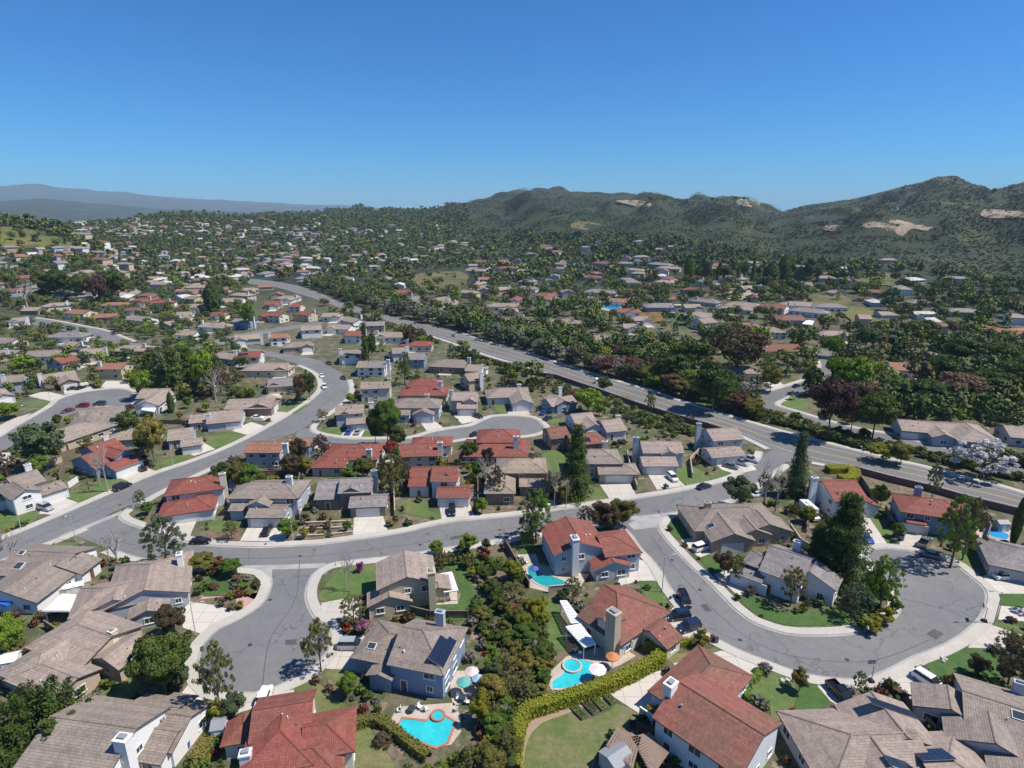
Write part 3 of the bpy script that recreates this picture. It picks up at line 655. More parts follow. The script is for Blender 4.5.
    if detail>=1:
        for wi,(wg,(al,el,h)) in enumerate(zip(W_,rects)):
            for side,length,nu in (('f',el-al,0),('b',el-al,math.pi),('l',2*h,-math.pi/2),('r',2*h,math.pi/2)):
                if detail==1 and side=='b': continue
                cc,ss=math.cos(wg[7]),math.sin(wg[7])
                # skip faces pointing away from the valley side in far houses
                for fl in ((1.55,) if wg[2]<4 else (1.5,4.05 if wg[2]>4.6 else 3.5)):
                    if (wi,side) in gs and fl<2: continue
                    n=int(length/(3.4 if detail==2 else 4.2))
                    for k in range(n):
                        if rnd.random()<.22: continue
                        t=(k+.5)/n
                        u,v={'f':(al+(el-al)*t,-h),'b':(al+(el-al)*t,h),'l':(al,-h+2*h*t),'r':(el,-h+2*h*t)}[side]
                        x,y=wg[5]+u*cc-v*ss,wg[6]+u*ss+v*cc
                        ww,wh=rnd.choice(((1.5,1.15),(1.1,1.0),(1.9,1.25)));
                        if fl+wh/2>wg[2]-.25: wh=1.0
                        if inside(x,y,fl,wi): continue
                        if detail==2 and door and not dn and fl<2 and side=='f' and k==0:
                            link('front_door',door_me(),root,(x,y,0),wg[7]+nu); dn=True; continue
                        if detail==2:
                            wo_=link('window',win_frame(ww,wh,'white'),root,(x,y,fl),wg[7]+nu); link('pane',win_pane(ww,wh),wo_)
                        else: link('window',win_flat(ww,wh,'white'),root,(x,y,fl),wg[7]+nu)
    for ch in chim:
        px,py,zt,ck=ch[:4]; q=gph(px,py,zt); lx,ly=loc(q); sx,sy=(ch[4] if len(ch)>4 else (1.5,.9))
        b=MB(); b.box((0,0,zt/2-.5),(sx,sy,zt+.6),0); co=link('chimney',b.mesh('chimney',[WALL[ck]]),root,(lx,ly,0))
        b=MB(); b.box((0,0,zt-.15),(sx+.22,sy+.22,.22),0); b.box((-.0,0,zt+.1),(sx*.6,sy*.55,.35),1); link('chimney_cap',b.mesh('chimney_cap',[WALL[ck],TRIM['grey']]),co)
    Mx=Matrix.Translation(root.location)@Matrix.Rotation(th0,4,'Z')
    if solar or skyl_ or detail==2:
        me=ro.data; bv=BVHTree.FromPolygons([Mx@v.co for v in me.vertices],[tuple(p.vertices) for p in me.polygons])
        def onroof(px,py):
            hh=bv.ray_cast(Vector((0,0,CH)),ray(px,py).normalized()); return hh[0],hh[1]
        for kind,lst in (('solar_panel',solar),('skylight',skyl_)):
            for (px,py,sx,sy) in lst:
                l,nn=onroof(px,py)
                if l is None or nn.z<.3: continue
                down=Vector((nn.x,nn.y,0)).normalized(); side=nn.cross(down).normalized(); dv=side.cross(nn)
                b=MB(); T=Matrix((( *side,),( *dv,),( *nn,))).transposed().to_4x4(); T.translation=l+nn*.10
                T=Mx.inverted()@T
                if kind=='solar_panel':
                    nx=max(1,round(sx/1.0)); ny=max(1,round(sy/1.6))
                    for i in range(nx):
                        for j in range(ny): b.box((-sx/2+(i+.5)*sx/nx,-sy/2+(j+.5)*sy/ny,0),(sx/nx-.06,sy/ny-.06,.06),0,M=T)
                    b.box((0,0,-.04),(sx,sy,.03),1,M=T); link('solar_panel',b.mesh('solar_panel',[SOLAR,SOLARF]),root)
                else:
                    b.box((0,0,0),(sx+.2,sy+.2,.14),1,M=T); b.box((0,0,.05),(sx,sy,.12),0,M=T); link('skylight',b.mesh('skylight',[GLASS,TRIM['white']]),root)
        if detail==2:  # vents on the roof
            for k in range(rnd.randint(3,6)):
                wg=rnd.choice(W_); u=(rnd.random()-.5)*wg[0]*.8; v=-(.15+.5*rnd.random())*wg[1]; cc,ss=math.cos(wg[7]),math.sin(wg[7])
                x,y=wg[5]+u*cc-v*ss,wg[6]+u*ss+v*cc; zz=wg[2]+wg[3]*(wg[1]-abs(v)); b=MB(); r_=rnd.choice((.07,.09,.16)); b.tube((0,0,-.1),(0,0,.42),r_,r_,8); link('roof_vent',b.mesh('roof_vent',[rnd.choice((TRIM['grey'],TRIM['white'],TRIM['brown']))]),root,(x,y,zz))
    cx,cy,_=proj(org.x,org.y,zb+3)
    HOUSES.append(dict(short=short,root=root,px=cx,py=cy,x=org.x,y=org.y,roof=roof,label=label)); return root
# ---- near houses (short name used in the labels of the things around them, own label)
def nh(*a,**k): return house(*a,**k)
nh('white two-storey house','white two-storey house under a weathered grey tile roof with a white chimney','brown','white',[(50,716,137,728,6.5,5.2,'gg',.38),(122,707,192,716,4.6,3.0,'gg'),(158,700,176,712,4.0,2.9,'gg'),(150,724,176,735,4,2.8,'gg')],[(1,'b',4.9)],[(122,737,8.6,'white',(1.8,1.3))],seed=11)
nh('red-tiled house at the lower cul-de-sac','red-tiled house with hipped facets at the near rim of the lower-left cul-de-sac','red','cream',[(252,710,313,700,4.2,4.8,'gg',.42),(279,730,283,715,4.8,4.4,'hg',.42),(302,728,326,723,4.0,4.0,'gh',.42),(243,723,245,713,2.6,2.9,'hg'),(288,752,312,748,4.2,3.4,'gh')],[(0,'b',4.9)],[(245,752,6.0,'pale',(1.4,1.2))],seed=12)
nh('mauve-roofed corner house','large mauve-roofed bungalow with grey-blue gables at the corner of the cul-de-sac','mauve','greyblue',[(144,590,150,564,7.4,3.0,'gh',.36),(104,588,141,580,5.2,2.9,'hg',.36),(113,600,116,588,5.0,2.9,'gg',.36),(146,611,150,598,3.4,2.7,'gg',.36)],[(0,'r',4.9)],[(179,553,6.5,'white',(1.5,1))],seed=13)
nh('far-left bungalow with skylight','brown-roofed bungalow with a white wall and roof well beside a blue patio awning','brown','white',[(14,550,76,553,6.0,2.9,'gg',.36),(20,592,30,558,6.8,2.9,'gg',.34),(62,566,70,550,5.5,2.8,'gg',.34)],[(2,'r',4.9)],skyl_=[(19,566,1.6,1.6),(22,553,1.0,1.0)],seed=14)
nh('mauve-roofed house behind the leafy tree','mauve-roofed house with tan walls behind the dense round street tree','mauve','tan',[(78,624,112,636,5.8,3.0,'hg',.36),(112,662,128,630,3.6,2.9,'gg',.36),(36,668,84,674,3.8,2.8,'hg',.34),(44,655,66,636,4.6,2.8,'hg',.34)],[(1,'r',4.9)],[(112,630,5.5,'cream',(1.0,1.0))],seed=15)
nh('beige two-storey house','beige two-storey house with a tall front chimney and white lattice patio cover','mauve','beige',[(407,577,404,550,5.9,5.2,'gg',.36),(388,597,390,582,4.3,2.8,'gg',.42),(437,588,437,573,2.6,2.9,'gg',.3)],[(1,'b',4.0)],[(431,570,8.8,'beige',(1.9,1.3))],seed=16,door=False)
nh('blue two-storey house','blue two-storey house with hipped brown roof, solar strips and a fenced pool','brown','blue',[(401,626,423,630,5.9,5.0,'gh',.48),(389,634,402,634,5.0,3.3,'hg',.40),(384,676,386,652,2.3,2.8,'gg',.3)],[(1,'l',4.9)],[(440,611,8.8,'greyblue',(1.5,1.0))],trim='grey',solar=[(438,649,5.6,1.6),(446,652,6.4,1.6)],skyl_=[(372,646,1.3,1.0)],seed=17)
nh('red-roofed house with kidney pool','two-storey grey-blue house with red roof and a stout chimney above a kidney pool','red','greyblue',[(582,543,566,516,6.2,5.3,'gg',.36),(612,562,603,541,4.2,2.9,'gg',.4),(598,538,612,535,5.0,4.8,'gh',.36)],[(1,'b',4.9)],[(575,537,9.0,'pale',(2.2,1.4))],trim='grey',seed=18)
nh('red house with white patio covers','red-roofed house with a tall tan chimney and three white patio covers beside a pool','redbrown','cream',[(604,584,617,592,7.2,3.4,'gh',.50),(646,629,670,622,3.9,2.8,'gg',.34),(607,622,613,606,1.8,5.2,'gg',.5)],[(1,'r',4.9)],[(614,611,9.4,'tan',(2.1,1.6))],seed=19)
nh('big red house beside the clipped hedge','long two-storey house with weathered red tiles and pale blue rear wall','redbrown','pale',[(677,680,765,735,6.3,5.2,'gg',.40),(692,680,713,666,5.0,2.9,'hh',.40),(722,705,764,727,3.6,3.0,'gg',.3)],[(1,'r',4.9)],[(671,682,8.6,'white',(1.3,1.8))],seed=20)
nh('mauve house with three roof solar arrays','sprawling mauve-tiled bungalow carrying three glass solar arrays by the lower road bend','mauve','grey',[(871,691,909,738,5.4,3.3,'gg',.42),(845,725,925,742,7.0,3.0,'hg',.36),(871,733,900,780,5.2,3.2,'gg',.42),(915,752,955,765,6,2.8,'gh',.34)],[(0,'l',4.9)],solar=[(892,708,1.6,8.0),(911,768,1.6,8.0),(933,755,4.6,2.6)],seed=21)
nh('brown-roofed house behind the white SUV','wide brown-tiled house with grey walls behind the parked white SUV on the concrete drive','brown','grey',[(962,690,1045,716,7.4,3.0,'gg',.34),(941,706,958,688,4.6,2.9,'gg',.34),(1000,745,985,710,5.5,3.0,'gg',.36),(1030,770,1070,740,7,2.9,'gg',.3)],[(1,'r',4.9)],[(1021,682,5.5,'greyblue')],skyl_=[(1019,716,1.5,1.2)],seed=22)
nh('grey-blue house inside the bend','grey-blue house with brown roof inside the bend of the right-hand street','grey','pale',[(770,545,812,559,6.4,4.6,'gg',.44),(819,575,808,557,5.2,3.9,'gg',.42),(744,558,766,573,3.6,2.8,'gg',.36),(762,556,775,561,3,4.4,'hg',.4)],[(2,'f',7.0)],[(798,541,8.2,'pale')],trim='grey',seed=23)
nh('brown bungalow beside the white wagon','rambling brown-roofed bungalow with tan gables behind a parked white wagon','brown','tan',[(712,508,748,507,6.6,3.1,'hh',.36),(742,510,785,524,6.0,3.2,'gg',.36),(730,534,722,512,5.2,3.0,'gg',.40),(752,530,748,515,4,3.0,'gg',.4)],[(2,'l',4.9)],[(708,502,6.4,'tan')],skyl_=[(711,526,1.6,1.6)],seed=24)
nh('pale blue corner house by the main road','pale blue two-storey corner house nearest the main road junction','mauve','greyblue',[(706,429,737,427,5.2,5.2,'gg',.42),(704,447,742,448,4.0,2.9,'gg',.36)],[(1,'f',7.2)],[(699,423,9.3,'greyblue')],trim='grey',seed=25)
nh('blue-grey house with twin garage doors','blue-grey two-storey house with twin garage doors and a white dormer window','mauve','greyblue',[(640,441,681,441,4.8,5.0,'gg',.42),(640,456,676,457,4.0,2.9,'gg',.36),(669,451,666,443,2.6,4.7,'gg',.5)],[(1,'f',8.0)],[(636,437,8.8,'greyblue')],trim='grey',seed=26)
nh('brown house right of the tall conifer','brown-roofed two-storey house just right of the tall dark conifer','brown','tan',[(590,449,602,449,5.6,4.9,'hh',.42),(597,465,624,463,4.0,2.9,'gh',.38)],[(1,'f',7.4)],[(605,441,8.8,'cream')],seed=27)
nh('shake-roofed house left of the tall conifer','tan shake-roofed two-storey house just left of the tall dark conifer','tan','brown',[(515,458,528,458,5.4,5.0,'hh',.42),(519,479,541,478,3.0,2.9,'gh',.36),(502,481,499,462,4.2,3.4,'hg',.40)],[(1,'f',4.6)],[(531,452,8.8,'brown')],seed=28,gcol='d')
nh('red house with three garage doors','red-tiled house with white dormer and three garage doors behind a black SUV','red','pale',[(411,467,432,467,6.6,3.4,'gg',.42),(432,466,459,466,5.2,5.0,'gg',.44),(448,474,447,466,3.2,4.8,'gg',.5),(437,488,471,487,3.6,2.9,'gg',.36)],[(3,'f',7.6)],(),trim='grey',seed=29)
nh('grey-roofed house with terraced yard','grey-roofed house with dormers above a terraced rockery front yard','grey','brown',[(318,481,344,480,6.2,3.2,'gg',.40),(340,479,374,477,4.8,4.9,'gg',.42),(353,488,352,479,3.2,4.6,'gg',.5),(350,497,388,495,3.8,2.9,'gg',.34)],[(3,'f',5.6)],[(374,470,8.6,'greyblue')],seed=30)
nh('brown house with tall pale chimney','brown-roofed two-storey house with a tall pale chimney on its right wall','brown','greyblue',[(256,481,283,481,5.6,5.0,'hh',.40),(250,506,289,505,3.8,2.9,'gg',.36),(261,502,262,490,3.0,4.3,'gg',.45),(233,500,250,499,3.8,2.8,'gg',.34)],[(1,'f',7.0)],[(289,476,8.8,'pale')],seed=31)
nh('red hipped corner house','red hipped two-storey house on the street corner behind the planted island','red','pale',[(188,478,204,476,5.2,5.0,'hh',.40),(180,500,196,499,4.6,2.9,'hh',.34),(196,495,214,488,4.2,2.9,'gg',.34)],[(1,'f',5.6)],[(222,473,8.6,'cream')],seed=32)
nh('rust-red house with blue-grey back','rust-red roofed two-storey house showing a long blue-grey back wall','orange','greyblue',[(249,441,285,441,4.8,5.2,'gg',.40),(285,440,303,437,3.4,5.0,'gh',.40)],(),[(285,443,8.8,'white')],seed=33)
nh('red hipped bungalow by the tree clump','red hipped bungalow with a single pale chimney behind bright garden trees','red','grey',[(346,444,360,444,6.6,3.3,'hh',.38),(330,456,348,458,4.5,2.9,'hg',.34)],(),[(369,449,6.4,'pale')],seed=34)
nh('long red house with chain of rear windows','long red-roofed two-storey house with a row of windows under the eave','red','cream',[(400,444,440,443,5.2,4.6,'gg',.40),(424,437,440,437,4.0,4.6,'hh',.40)],(),[(440,442,8.0,'pale')],seed=35)
nh('red pyramid-roofed house','red pyramid-roofed two-storey house below the upper cul-de-sac bulb','red','cream',[(494,429,503,429,5.6,5.2,'hh',.44),(488,441,507,441,7.4,3.0,'hh',.30)],(),[(516,436,8.2,'pale')],seed=36)
nh('brown house with solar behind the conifer','red and brown roofed house with roof solar behind the tall conifer','redbrown','brown',[(546,428,566,426,5.0,4.0,'gg',.42),(566,434,590,434,5.0,3.4,'gh',.38)],(),(),solar=[(586,440,3.0,2.0)],seed=37)
nh('tan-roofed house below the round tree','mauve-roofed bungalow with white gable below the bright round tree','mauve','pale',[(570,414,592,412,6.0,3.2,'gg',.38),(597,418,624,421,6.0,3.2,'gg',.38),(590,425,592,416,4,3.2,'gg',.4)],(),[(618,415,5.8,'cream')],seed=38)
nh('blue house behind the upper bulb','blue-walled house with brown roof and three parked cars at the upper bulb','mauve','blue',[(546,399,572,395,4.6,3.0,'gg',.4),(556,402,560,392,3.6,3.4,'gg',.42)],[(0,'f',4.9)],[(560,387,6.0,'pale')],seed=39)
nh('wide mauve house above the upper bulb','wide mauve-roofed house with white gable and pink drive above the upper bulb','mauve','pale',[(500,388,528,387,6.0,3.1,'hg',.38),(519,400,522,389,4.4,3.1,'gg',.4)],[(1,'l',4.9)],[(519,384,6.0,'pale')],seed=40)
nh('mauve house with white front drive','mauve-roofed two-storey house with a very white drive on the upper cul-de-sac','mauve','grey',[(452,392,478,392,4.8,4.9,'gg',.42),(471,399,470,391,3.0,4.6,'gg',.48),(457,403,478,403,3.4,2.9,'gg',.36)],[(2,'f',5.2)],[(451,390,8.2,'pale')],seed=41)
nh('brown hip-roofed house by the pink walk','brown hip-roofed house with a pink brick front walk on the upper cul-de-sac','brown','greyblue',[(405,398,427,398,5.4,4.6,'hh',.42),(425,411,425,401,4.0,3.2,'gg',.42),(396,410,411,410,3.0,2.9,'gg',.36)],[(1,'l',4.9)],[(427,394,8.0,'pale')],seed=42)
nh('grey house with two cars on its drive','grey-blue house with two cars side by side on its drive','mauve','greyblue',[(335,406,364,404,4.8,4.8,'gg',.40),(346,418,372,417,3.4,2.9,'gg',.36),(345,412,345,404,2.6,4.4,'gg',.5)],[(1,'f',5.4)],[(371,402,8.2,'white')],seed=43)
nh('beige box-shaped two-storey house','beige box-shaped two-storey house with a plain gabled roof and rear balcony','tan','cream',[(361,382,391,381,5.0,5.4,'gg',.34)],(),[(389,378,8.0,'cream')],seed=44)
nh('bright red pyramid house','bright red pyramid-roofed house beside the curved upper street','red','beige',[(421,378,430,378,5.4,4.4,'hh',.44),(418,386,432,386,7.0,3.0,'hh',.30)],(),[(440,381,8.0,'pale')],seed=45)
nh('long mauve bungalow on the bend','long mauve-roofed bungalow along the inside of the upper street bend','mauve','brown',[(229,399,276,398,6.2,3.1,'gg',.36),(262,404,265,394,5,3.0,'gg',.36)],[(0,'r',4.9)],(),seed=46)
nh('brown bungalow with blue chimney','brown-roofed grey-blue bungalow with a broad drive on the upper street','mauve','greyblue',[(208,412,243,409,6.6,3.1,'gg',.36),(190,415,210,413,4.8,2.9,'gg',.36)],[(0,'f',4.9,3)],[(208,414,5.8,'pale')],seed=47)
nh('small brown house with white garage','small brown-roofed house with a white garage door facing the street','mauve','greyblue',[(168,430,194,427,5.4,3.2,'gg',.38),(180,441,203,436,3.6,2.9,'gg',.36)],[(1,'f',5.0)],(),seed=48)
nh('red house with two black cars','red-tiled blue house with arched dormer and two black cars in front','red','blue',[(87,447,115,438,5.4,4.8,'gg',.42),(82,457,96,450,6.4,3.2,'gg',.42),(104,464,138,454,3.8,2.9,'gg',.34),(118,453,108,443,3.0,4.6,'gg',.48)],[(2,'f',7.6)],[(105,436,8.4,'pale')],trim='grey',seed=49)
nh('grey-roofed house with white gables','grey-roofed house with bright white dormer gables and a silver SUV on its drive','brown','white',[(6,478,37,469,5.2,4.8,'gg',.42),(32,490,60,479,3.8,2.9,'gg',.34),(22,491,14,479,3.4,4.6,'gg',.48)],[(1,'f',6.6)],[(27,464,8.2,'pale')],seed=50)
nh('grey-roofed bungalow cut by the left edge','grey-roofed bungalow with white window strip at the far left edge','brown','pale',[(-26,490,8,482,6.2,3.0,'gg',.38)],(),(),seed=51)
nh('broad brown bungalow between the two streets','broad brown-roofed bungalow with white-lit gable between the two left streets','brown','blue',[(80,410,125,405,6.8,3.1,'gg',.34),(92,420,90,406,6,3.0,'gg',.34)],(),(),seed=52)
nh('hipped brown house behind the bluish tree','hip-roofed mauve bungalow just behind the big bluish-green tree','mauve','tan',[(66,427,82,422,7.2,3.1,'hh',.34),(20,438,44,430,5.4,2.9,'gh',.34)],(),[(22,430,5.6,'pale')],seed=53)
nh('small hipped brown house','small hip-roofed brown house hemmed in by trees above the red-tiled blue house','tan','grey',[(126,429,140,428,5.6,3.0,'hh',.34)],(),[(129,426,5.5,'pale')],seed=54)
nh('red roof corner at the left edge','orange-red roofed house just showing at the far left edge','orange','white',[(-18,452,2,450,5.4,3.2,'gg',.38)],(),(),seed=55)
nh('double-gabled mauve house','double-gabled mauve-roofed house at the end of the left cul-de-sac','mauve','pale',[(141,389,171,388,6.0,3.3,'gg',.38),(155,401,155,389,4.6,3.4,'gg',.42)],(),(),seed=56)
nh('long frontage-road house','long mauve-roofed single-storey house on the frontage road behind white blossom','mauve','greyblue',[(897,419,960,424,6.2,3.1,'gg',.34),(955,422,985,430,6.6,3.4,'hh',.36),(938,434,940,424,3.6,3.1,'gg',.38)],[(0,'f',5,-7)],(),seed=57)
nh('red house with solar beside the bare lot','red-roofed grey house left of the bare brown lot along the main road','red','pale',[(822,481,856,480,6.6,5.0,'gg',.42),(853,503,862,488,4.0,3.0,'gg',.36)],[(1,'l',4.9)],[(815,477,9.0,'white')],seed=58,skyl_=[(858,500,2,1.4)])
nh('red house right of the bare lot','red-roofed blue house with solar chimney right of the bare brown lot','red','blue',[(922,497,944,500,5.4,5.0,'hh',.42),(902,507,926,517,3.8,2.9,'gg',.34)],[(1,'f',4.9)],[(919,487,8.6,'blue')],seed=59)
nh('dark house at the right edge','dark grey-roofed house at the right edge by the small blue pool','grey','grey',[(1020,548,1062,556,6.4,3.0,'hg',.34)],(),(),seed=60)
# ---- middle distance: (px,py,qx,qy,hd,eave,ends), roof, wall, extra
MID=[(40,375,75,370,6,3.1,'gg','mauve','brown',1),(100,363,127,363,5,4.8,'gg','orange','beige',1),(3,376,25,374,5.5,4.8,'gg','brown','greyblue',1),(-15,392,5,388,6,3.1,'gg','mauve','grey',0),(28,351,52,350,6,3,'gh','brown','white',0),(74,349,104,348,6,3.2,'gg','mauve','pale',1),
(125,345,143,345,6,3.1,'hh','mauve','brown',0),(60,332,78,332,6,3.2,'hh','grey','white',0),(-2,337,18,338,6,3.2,'gg','brown','white',0),(12,318,26,317,5.5,3.3,'gg','mauve','white',0),(70,309,90,310,6,4.4,'gg','orange','cream',1),(97,314,118,313,5.5,3.3,'hg','orange','brown',0),(50,303,66,302,5.5,3.2,'hh','tan','cream',0),
(108,302,122,302,5,3.2,'hh','orange','pale',0),(24,306,42,307,5.5,3.2,'gg','tan','brown',1),(132,315,152,317,6,3.1,'gg','brown','white',0),(165,379,197,377,6,3.4,'gg','orange','cream',1),(268,379,298,377,6,3.2,'gg','grey','beige',1),(258,363,290,363,6.2,3.1,'hg','mauve','cream',0),(236,352,262,351,5.5,4.6,'gg','red','white',1),
(270,334,288,333,5,4.6,'gg','orange','white',1),(293,342,311,341,5.5,3.1,'hg','brown','tan',0),(221,352,238,354,5,3,'hh','mauve','grey',0),(234,335,260,333,6,3.1,'gg','tan','greyblue',0),(180,330,198,331,5.5,3.1,'gg','tan','white',0),(203,322,222,323,6,3,'gh','mauve','pale',0),(212,312,226,312,5,3.2,'gg','red','white',0),
(235,318,252,319,5,4.6,'gg','greyx','blue',0),(263,313,270,313,5,3.6,'gg','red','brown',0),(272,312,284,313,5,4.8,'gg','red','cream',0),(290,304,302,304,4.5,4.4,'gg','red','cream',1),(302,311,313,312,5,4.8,'hg','red','beige',1),(301,326,322,325,5.5,5,'gg','mauve','white',0),(182,304,205,304,6,3.2,'hh','tan','cream',0),
(180,316,192,316,5,3,'gg','tan','cream',0),(223,298,244,298,6,3.4,'gg','tan','white',0),(176,289,205,289,5,3.2,'gg','orange','white',0),(160,300,168,300,5,4,'hh','red','white',0),(346,331,364,331,5.4,4.6,'gg','red','white',0),(341,350,364,349,5,5,'gg','brown','white',1),(358,361,368,361,5,4.6,'gg','tan','blue',0),(370,361,387,361,5.5,4.4,'hg','grey','white',1),
(323,313,340,313,5.5,3.3,'gg','mauve','pale',0),(346,316,360,319,5.5,4.4,'gg','mauve','white',1),(330,324,352,325,5.5,3,'gg','mauve','white',0),(378,332,398,332,6,3.1,'hh','tan','white',0),(391,348,406,347,5.5,4.6,'gg','brown','pale',1),(408,353,426,353,5.8,4.6,'gg','grey','blue',0),(444,359,468,360,6.6,3.2,'hg','brown','brown',1),
(464,374,480,372,5.4,4.6,'gg','tan','beige',1),(468,364,484,365,5.5,3.2,'gg','mauve','white',0),(408,341,424,341,5,3.3,'hh','red','cream',1),(394,290,406,290,5.5,3.4,'hh','red','cream',0),(412,296,428,296,6,3.2,'hg','grey','white',0),
(610,298,632,299,6.5,3.6,'gg','orange','white',0),(653,303,672,303,7,3.6,'hg','grey','blue',0),(690,312,713,313,7,3.2,'hg','mauve','white',0),(698,298,713,299,6,3.2,'hh','grey','grey',0),(752,327,774,327,6.5,4.4,'hh','brown','pale',0),(768,344,798,344,7,3.4,'hg','redbrown','tan',0),(786,315,802,315,7,3.6,'hg','redbrown','grey',0),
(736,366,748,366,6,3.2,'hh','tan','cream',0),(758,348,765,348,3,2.8,'gg','orange','cream',0),(888,362,918,363,6.5,3.6,'gg','orange','white',0),(897,350,912,350,6,3.2,'gg','mauve','grey',0),(918,352,938,353,6,3.4,'gh','mauve','white',0),(934,361,946,362,5,3,'gg','mauve','white',0),(912,311,934,311,4,3.2,'gg','white','cream',0),
(985,325,1024,332,5,3.2,'gg','orange','brown',0),(866,289,892,290,5.5,3.2,'gg','redbrown','blue',0),(956,308,970,308,6,3.2,'hh','grey','grey',0),(846,392,858,394,5,3.2,'gg','greys','white',0),(594,335,613,336,6.5,3.2,'hg','mauve','pale',0),(582,302,590,302,4,3,'gg','orange','cream',0),(592,289,610,290,6.5,3.3,'hh','grey','grey',0),
(478,277,492,277,6,5,'gg','orange','beige',0),(503,266,513,266,7,3.6,'hh','red','cream',0),(518,269,538,270,6.5,3.3,'gh','tan','cream',0),(465,268,488,269,6.5,3.3,'gg','tan','white',0),(551,250,559,250,7,4,'hh','red','cream',0),(557,262,567,262,6.5,3.3,'gg','brown','grey',0),(584,275,598,275,6.5,3.3,'hh','redbrown','tan',0),(599,261,608,261,7,3.6,'hh','redbrown','tan',0),
(473,260,483,260,6.5,3.3,'hh','red','tan',0),(494,303,512,303,6,3.2,'hh','tan','white',0),(500,308,517,308,6,3.1,'gg','mauve','white',0),(1003,425,1040,428,6,3.2,'gg','mauve','grey',0),(728,305,745,306,6,3.2,'hh','tan','cream',0),(662,266,676,266,6,3.6,'hh','tan','cream',0),(705,268,720,268,7,4,'hh','orange','cream',0),
(708,264,722,262,6,3.6,'hh','redbrown','cream',0),(742,262,760,260,6,3.4,'gg','brown','tan',0),(763,272,790,277,6,3.4,'gg','mauve','grey',0),(727,275,741,276,6,3.4,'hh','mauve','cream',0),(690,287,703,288,6.5,4,'hh','redbrown','tan',0),(655,262,668,263,6.5,3.4,'hh','greyx','blue',0),
(735,301,755,303,7,3.4,'hh','tan','white',0),(766,303,788,305,7,3.6,'hg','redbrown','white',0),(790,301,812,302,7,3.6,'hg','mauve','white',0),(800,307,820,309,6.5,3.4,'hh','grey','white',0),(823,303,838,303,6.5,3.6,'hh','grey','white',0),(683,304,700,304,6,3.3,'gg','tan','grey',0),(660,296,678,296,6.5,3.6,'hh','redbrown','tan',0),
(640,283,655,283,6.5,3.4,'hh','orange','cream',0),(704,279,718,279,6,3.4,'hg','greyx','white',0),(882,206,905,205,6,3,'gg','redbrown','tan',0),(740,286,760,285,6,3.2,'gg','tan','brown',0)]
MIDREC=[]
for i,m in enumerate(MID):
    px,py,qx,qy,hd,ev,en,rf,wl,chf=m
    sol=()
    if rf=='greyx': rf='grey'
    if rf=='greys': rf='white'; sol=[((px+qx)/2,py+4,7,3.5)]
    if i==5: sol=[(76,351,3.5,3)]
    if i==19: sol=[(243,355,5,3.2)]
    if i in (60,): sol=[(770,348,5,3),(791,351,5.5,3)]
    wings=[(px,py,qx,qy,hd,ev,en,.36)]
    rnd=random.Random(i*13+1); wid=abs(qx-px)
    if py>285:
        s=1 if rnd.random()<.5 else -1; mx=(px+qx)/2+s*wid*.28; k=max(3,wid*.25)
        wings.append((mx+.3,py+k*.55,mx,py-.5,hd*.66,min(ev,3.0),'gg',.4))
    ch=[]
    if chf or rnd.random()<.35: ch=[(qx+1 if rnd.random()<.6 else px-1,py-1.5,ev+.36*hd+1.4,'white' if wl in('white','cream','pale') else 'pale')]
    r=house(None,'pending',rf,wl,wings,[(1,'l',4.6)] if (py>285 and rnd.random()<.85) else (),ch,detail=1 if py>262 else 0,group='houses beyond the near streets',seed=i,solar=sol)
    if r: MIDREC.append(HOUSES[-1])
# ---- more houses packed between the middle streets
ri=random.Random(5); INF=0
for t in range(900):
    if INF>=44: break
    z=ri.choice(((-20,335,296,372),(-20,335,290,330),(335,450,300,345),(620,860,268,340),(420,640,262,330)))
    px=ri.uniform(z[0],z[1]); py=ri.uniform(z[2],z[3]); g=gp(px,py)
    if g is None or any(occ(g.x+dx,g.y+dy) in (1,2) for dx in (-11,-6,0,6,11) for dy in (-10,-5,0,5,10)): continue
    if 412<px<470 and py<294: continue
    if z[0]>=420 and ri.random()<.6: continue
    ang=ri.choice((-.35,-.1,.15,.4,1.2)); L=ri.uniform(7,12); hd=ri.uniform(5,6.4); ev=ri.choice((3,3.1,4.8)); zr=ev+hd*.36; dx,dy=math.cos(ang)*L/2,math.sin(ang)*L/2
    a=proj(g.x-dx,g.y-dy,g.z+zr);b_=proj(g.x+dx,g.y+dy,g.z+zr); m_=((a[0]+b_[0])/2,(a[1]+b_[1])/2)
    wl=ri.choice(('white','cream','pale','greyblue','beige','tan','grey'))
    if house(None,'pending',ri.choice(('mauve','mauve','brown','tan','grey','orange','red','redbrown')),wl,[(a[0],a[1],b_[0],b_[1],hd,ev,ri.choice(('gg','hg','hh')),.36),(m_[0]+3,m_[1]+3,m_[0]+2.6,m_[1]-.6,hd*.66,3.0,'gg',.4)],[(1,'l',4.6)],[(b_[0]+1,b_[1]-1.2,ev+hd*.36+1.3,'pale')] if ri.random()<.6 else (),detail=1,group='houses beyond the near streets',seed=t): INF+=1; MIDREC.append(HOUSES[-1])
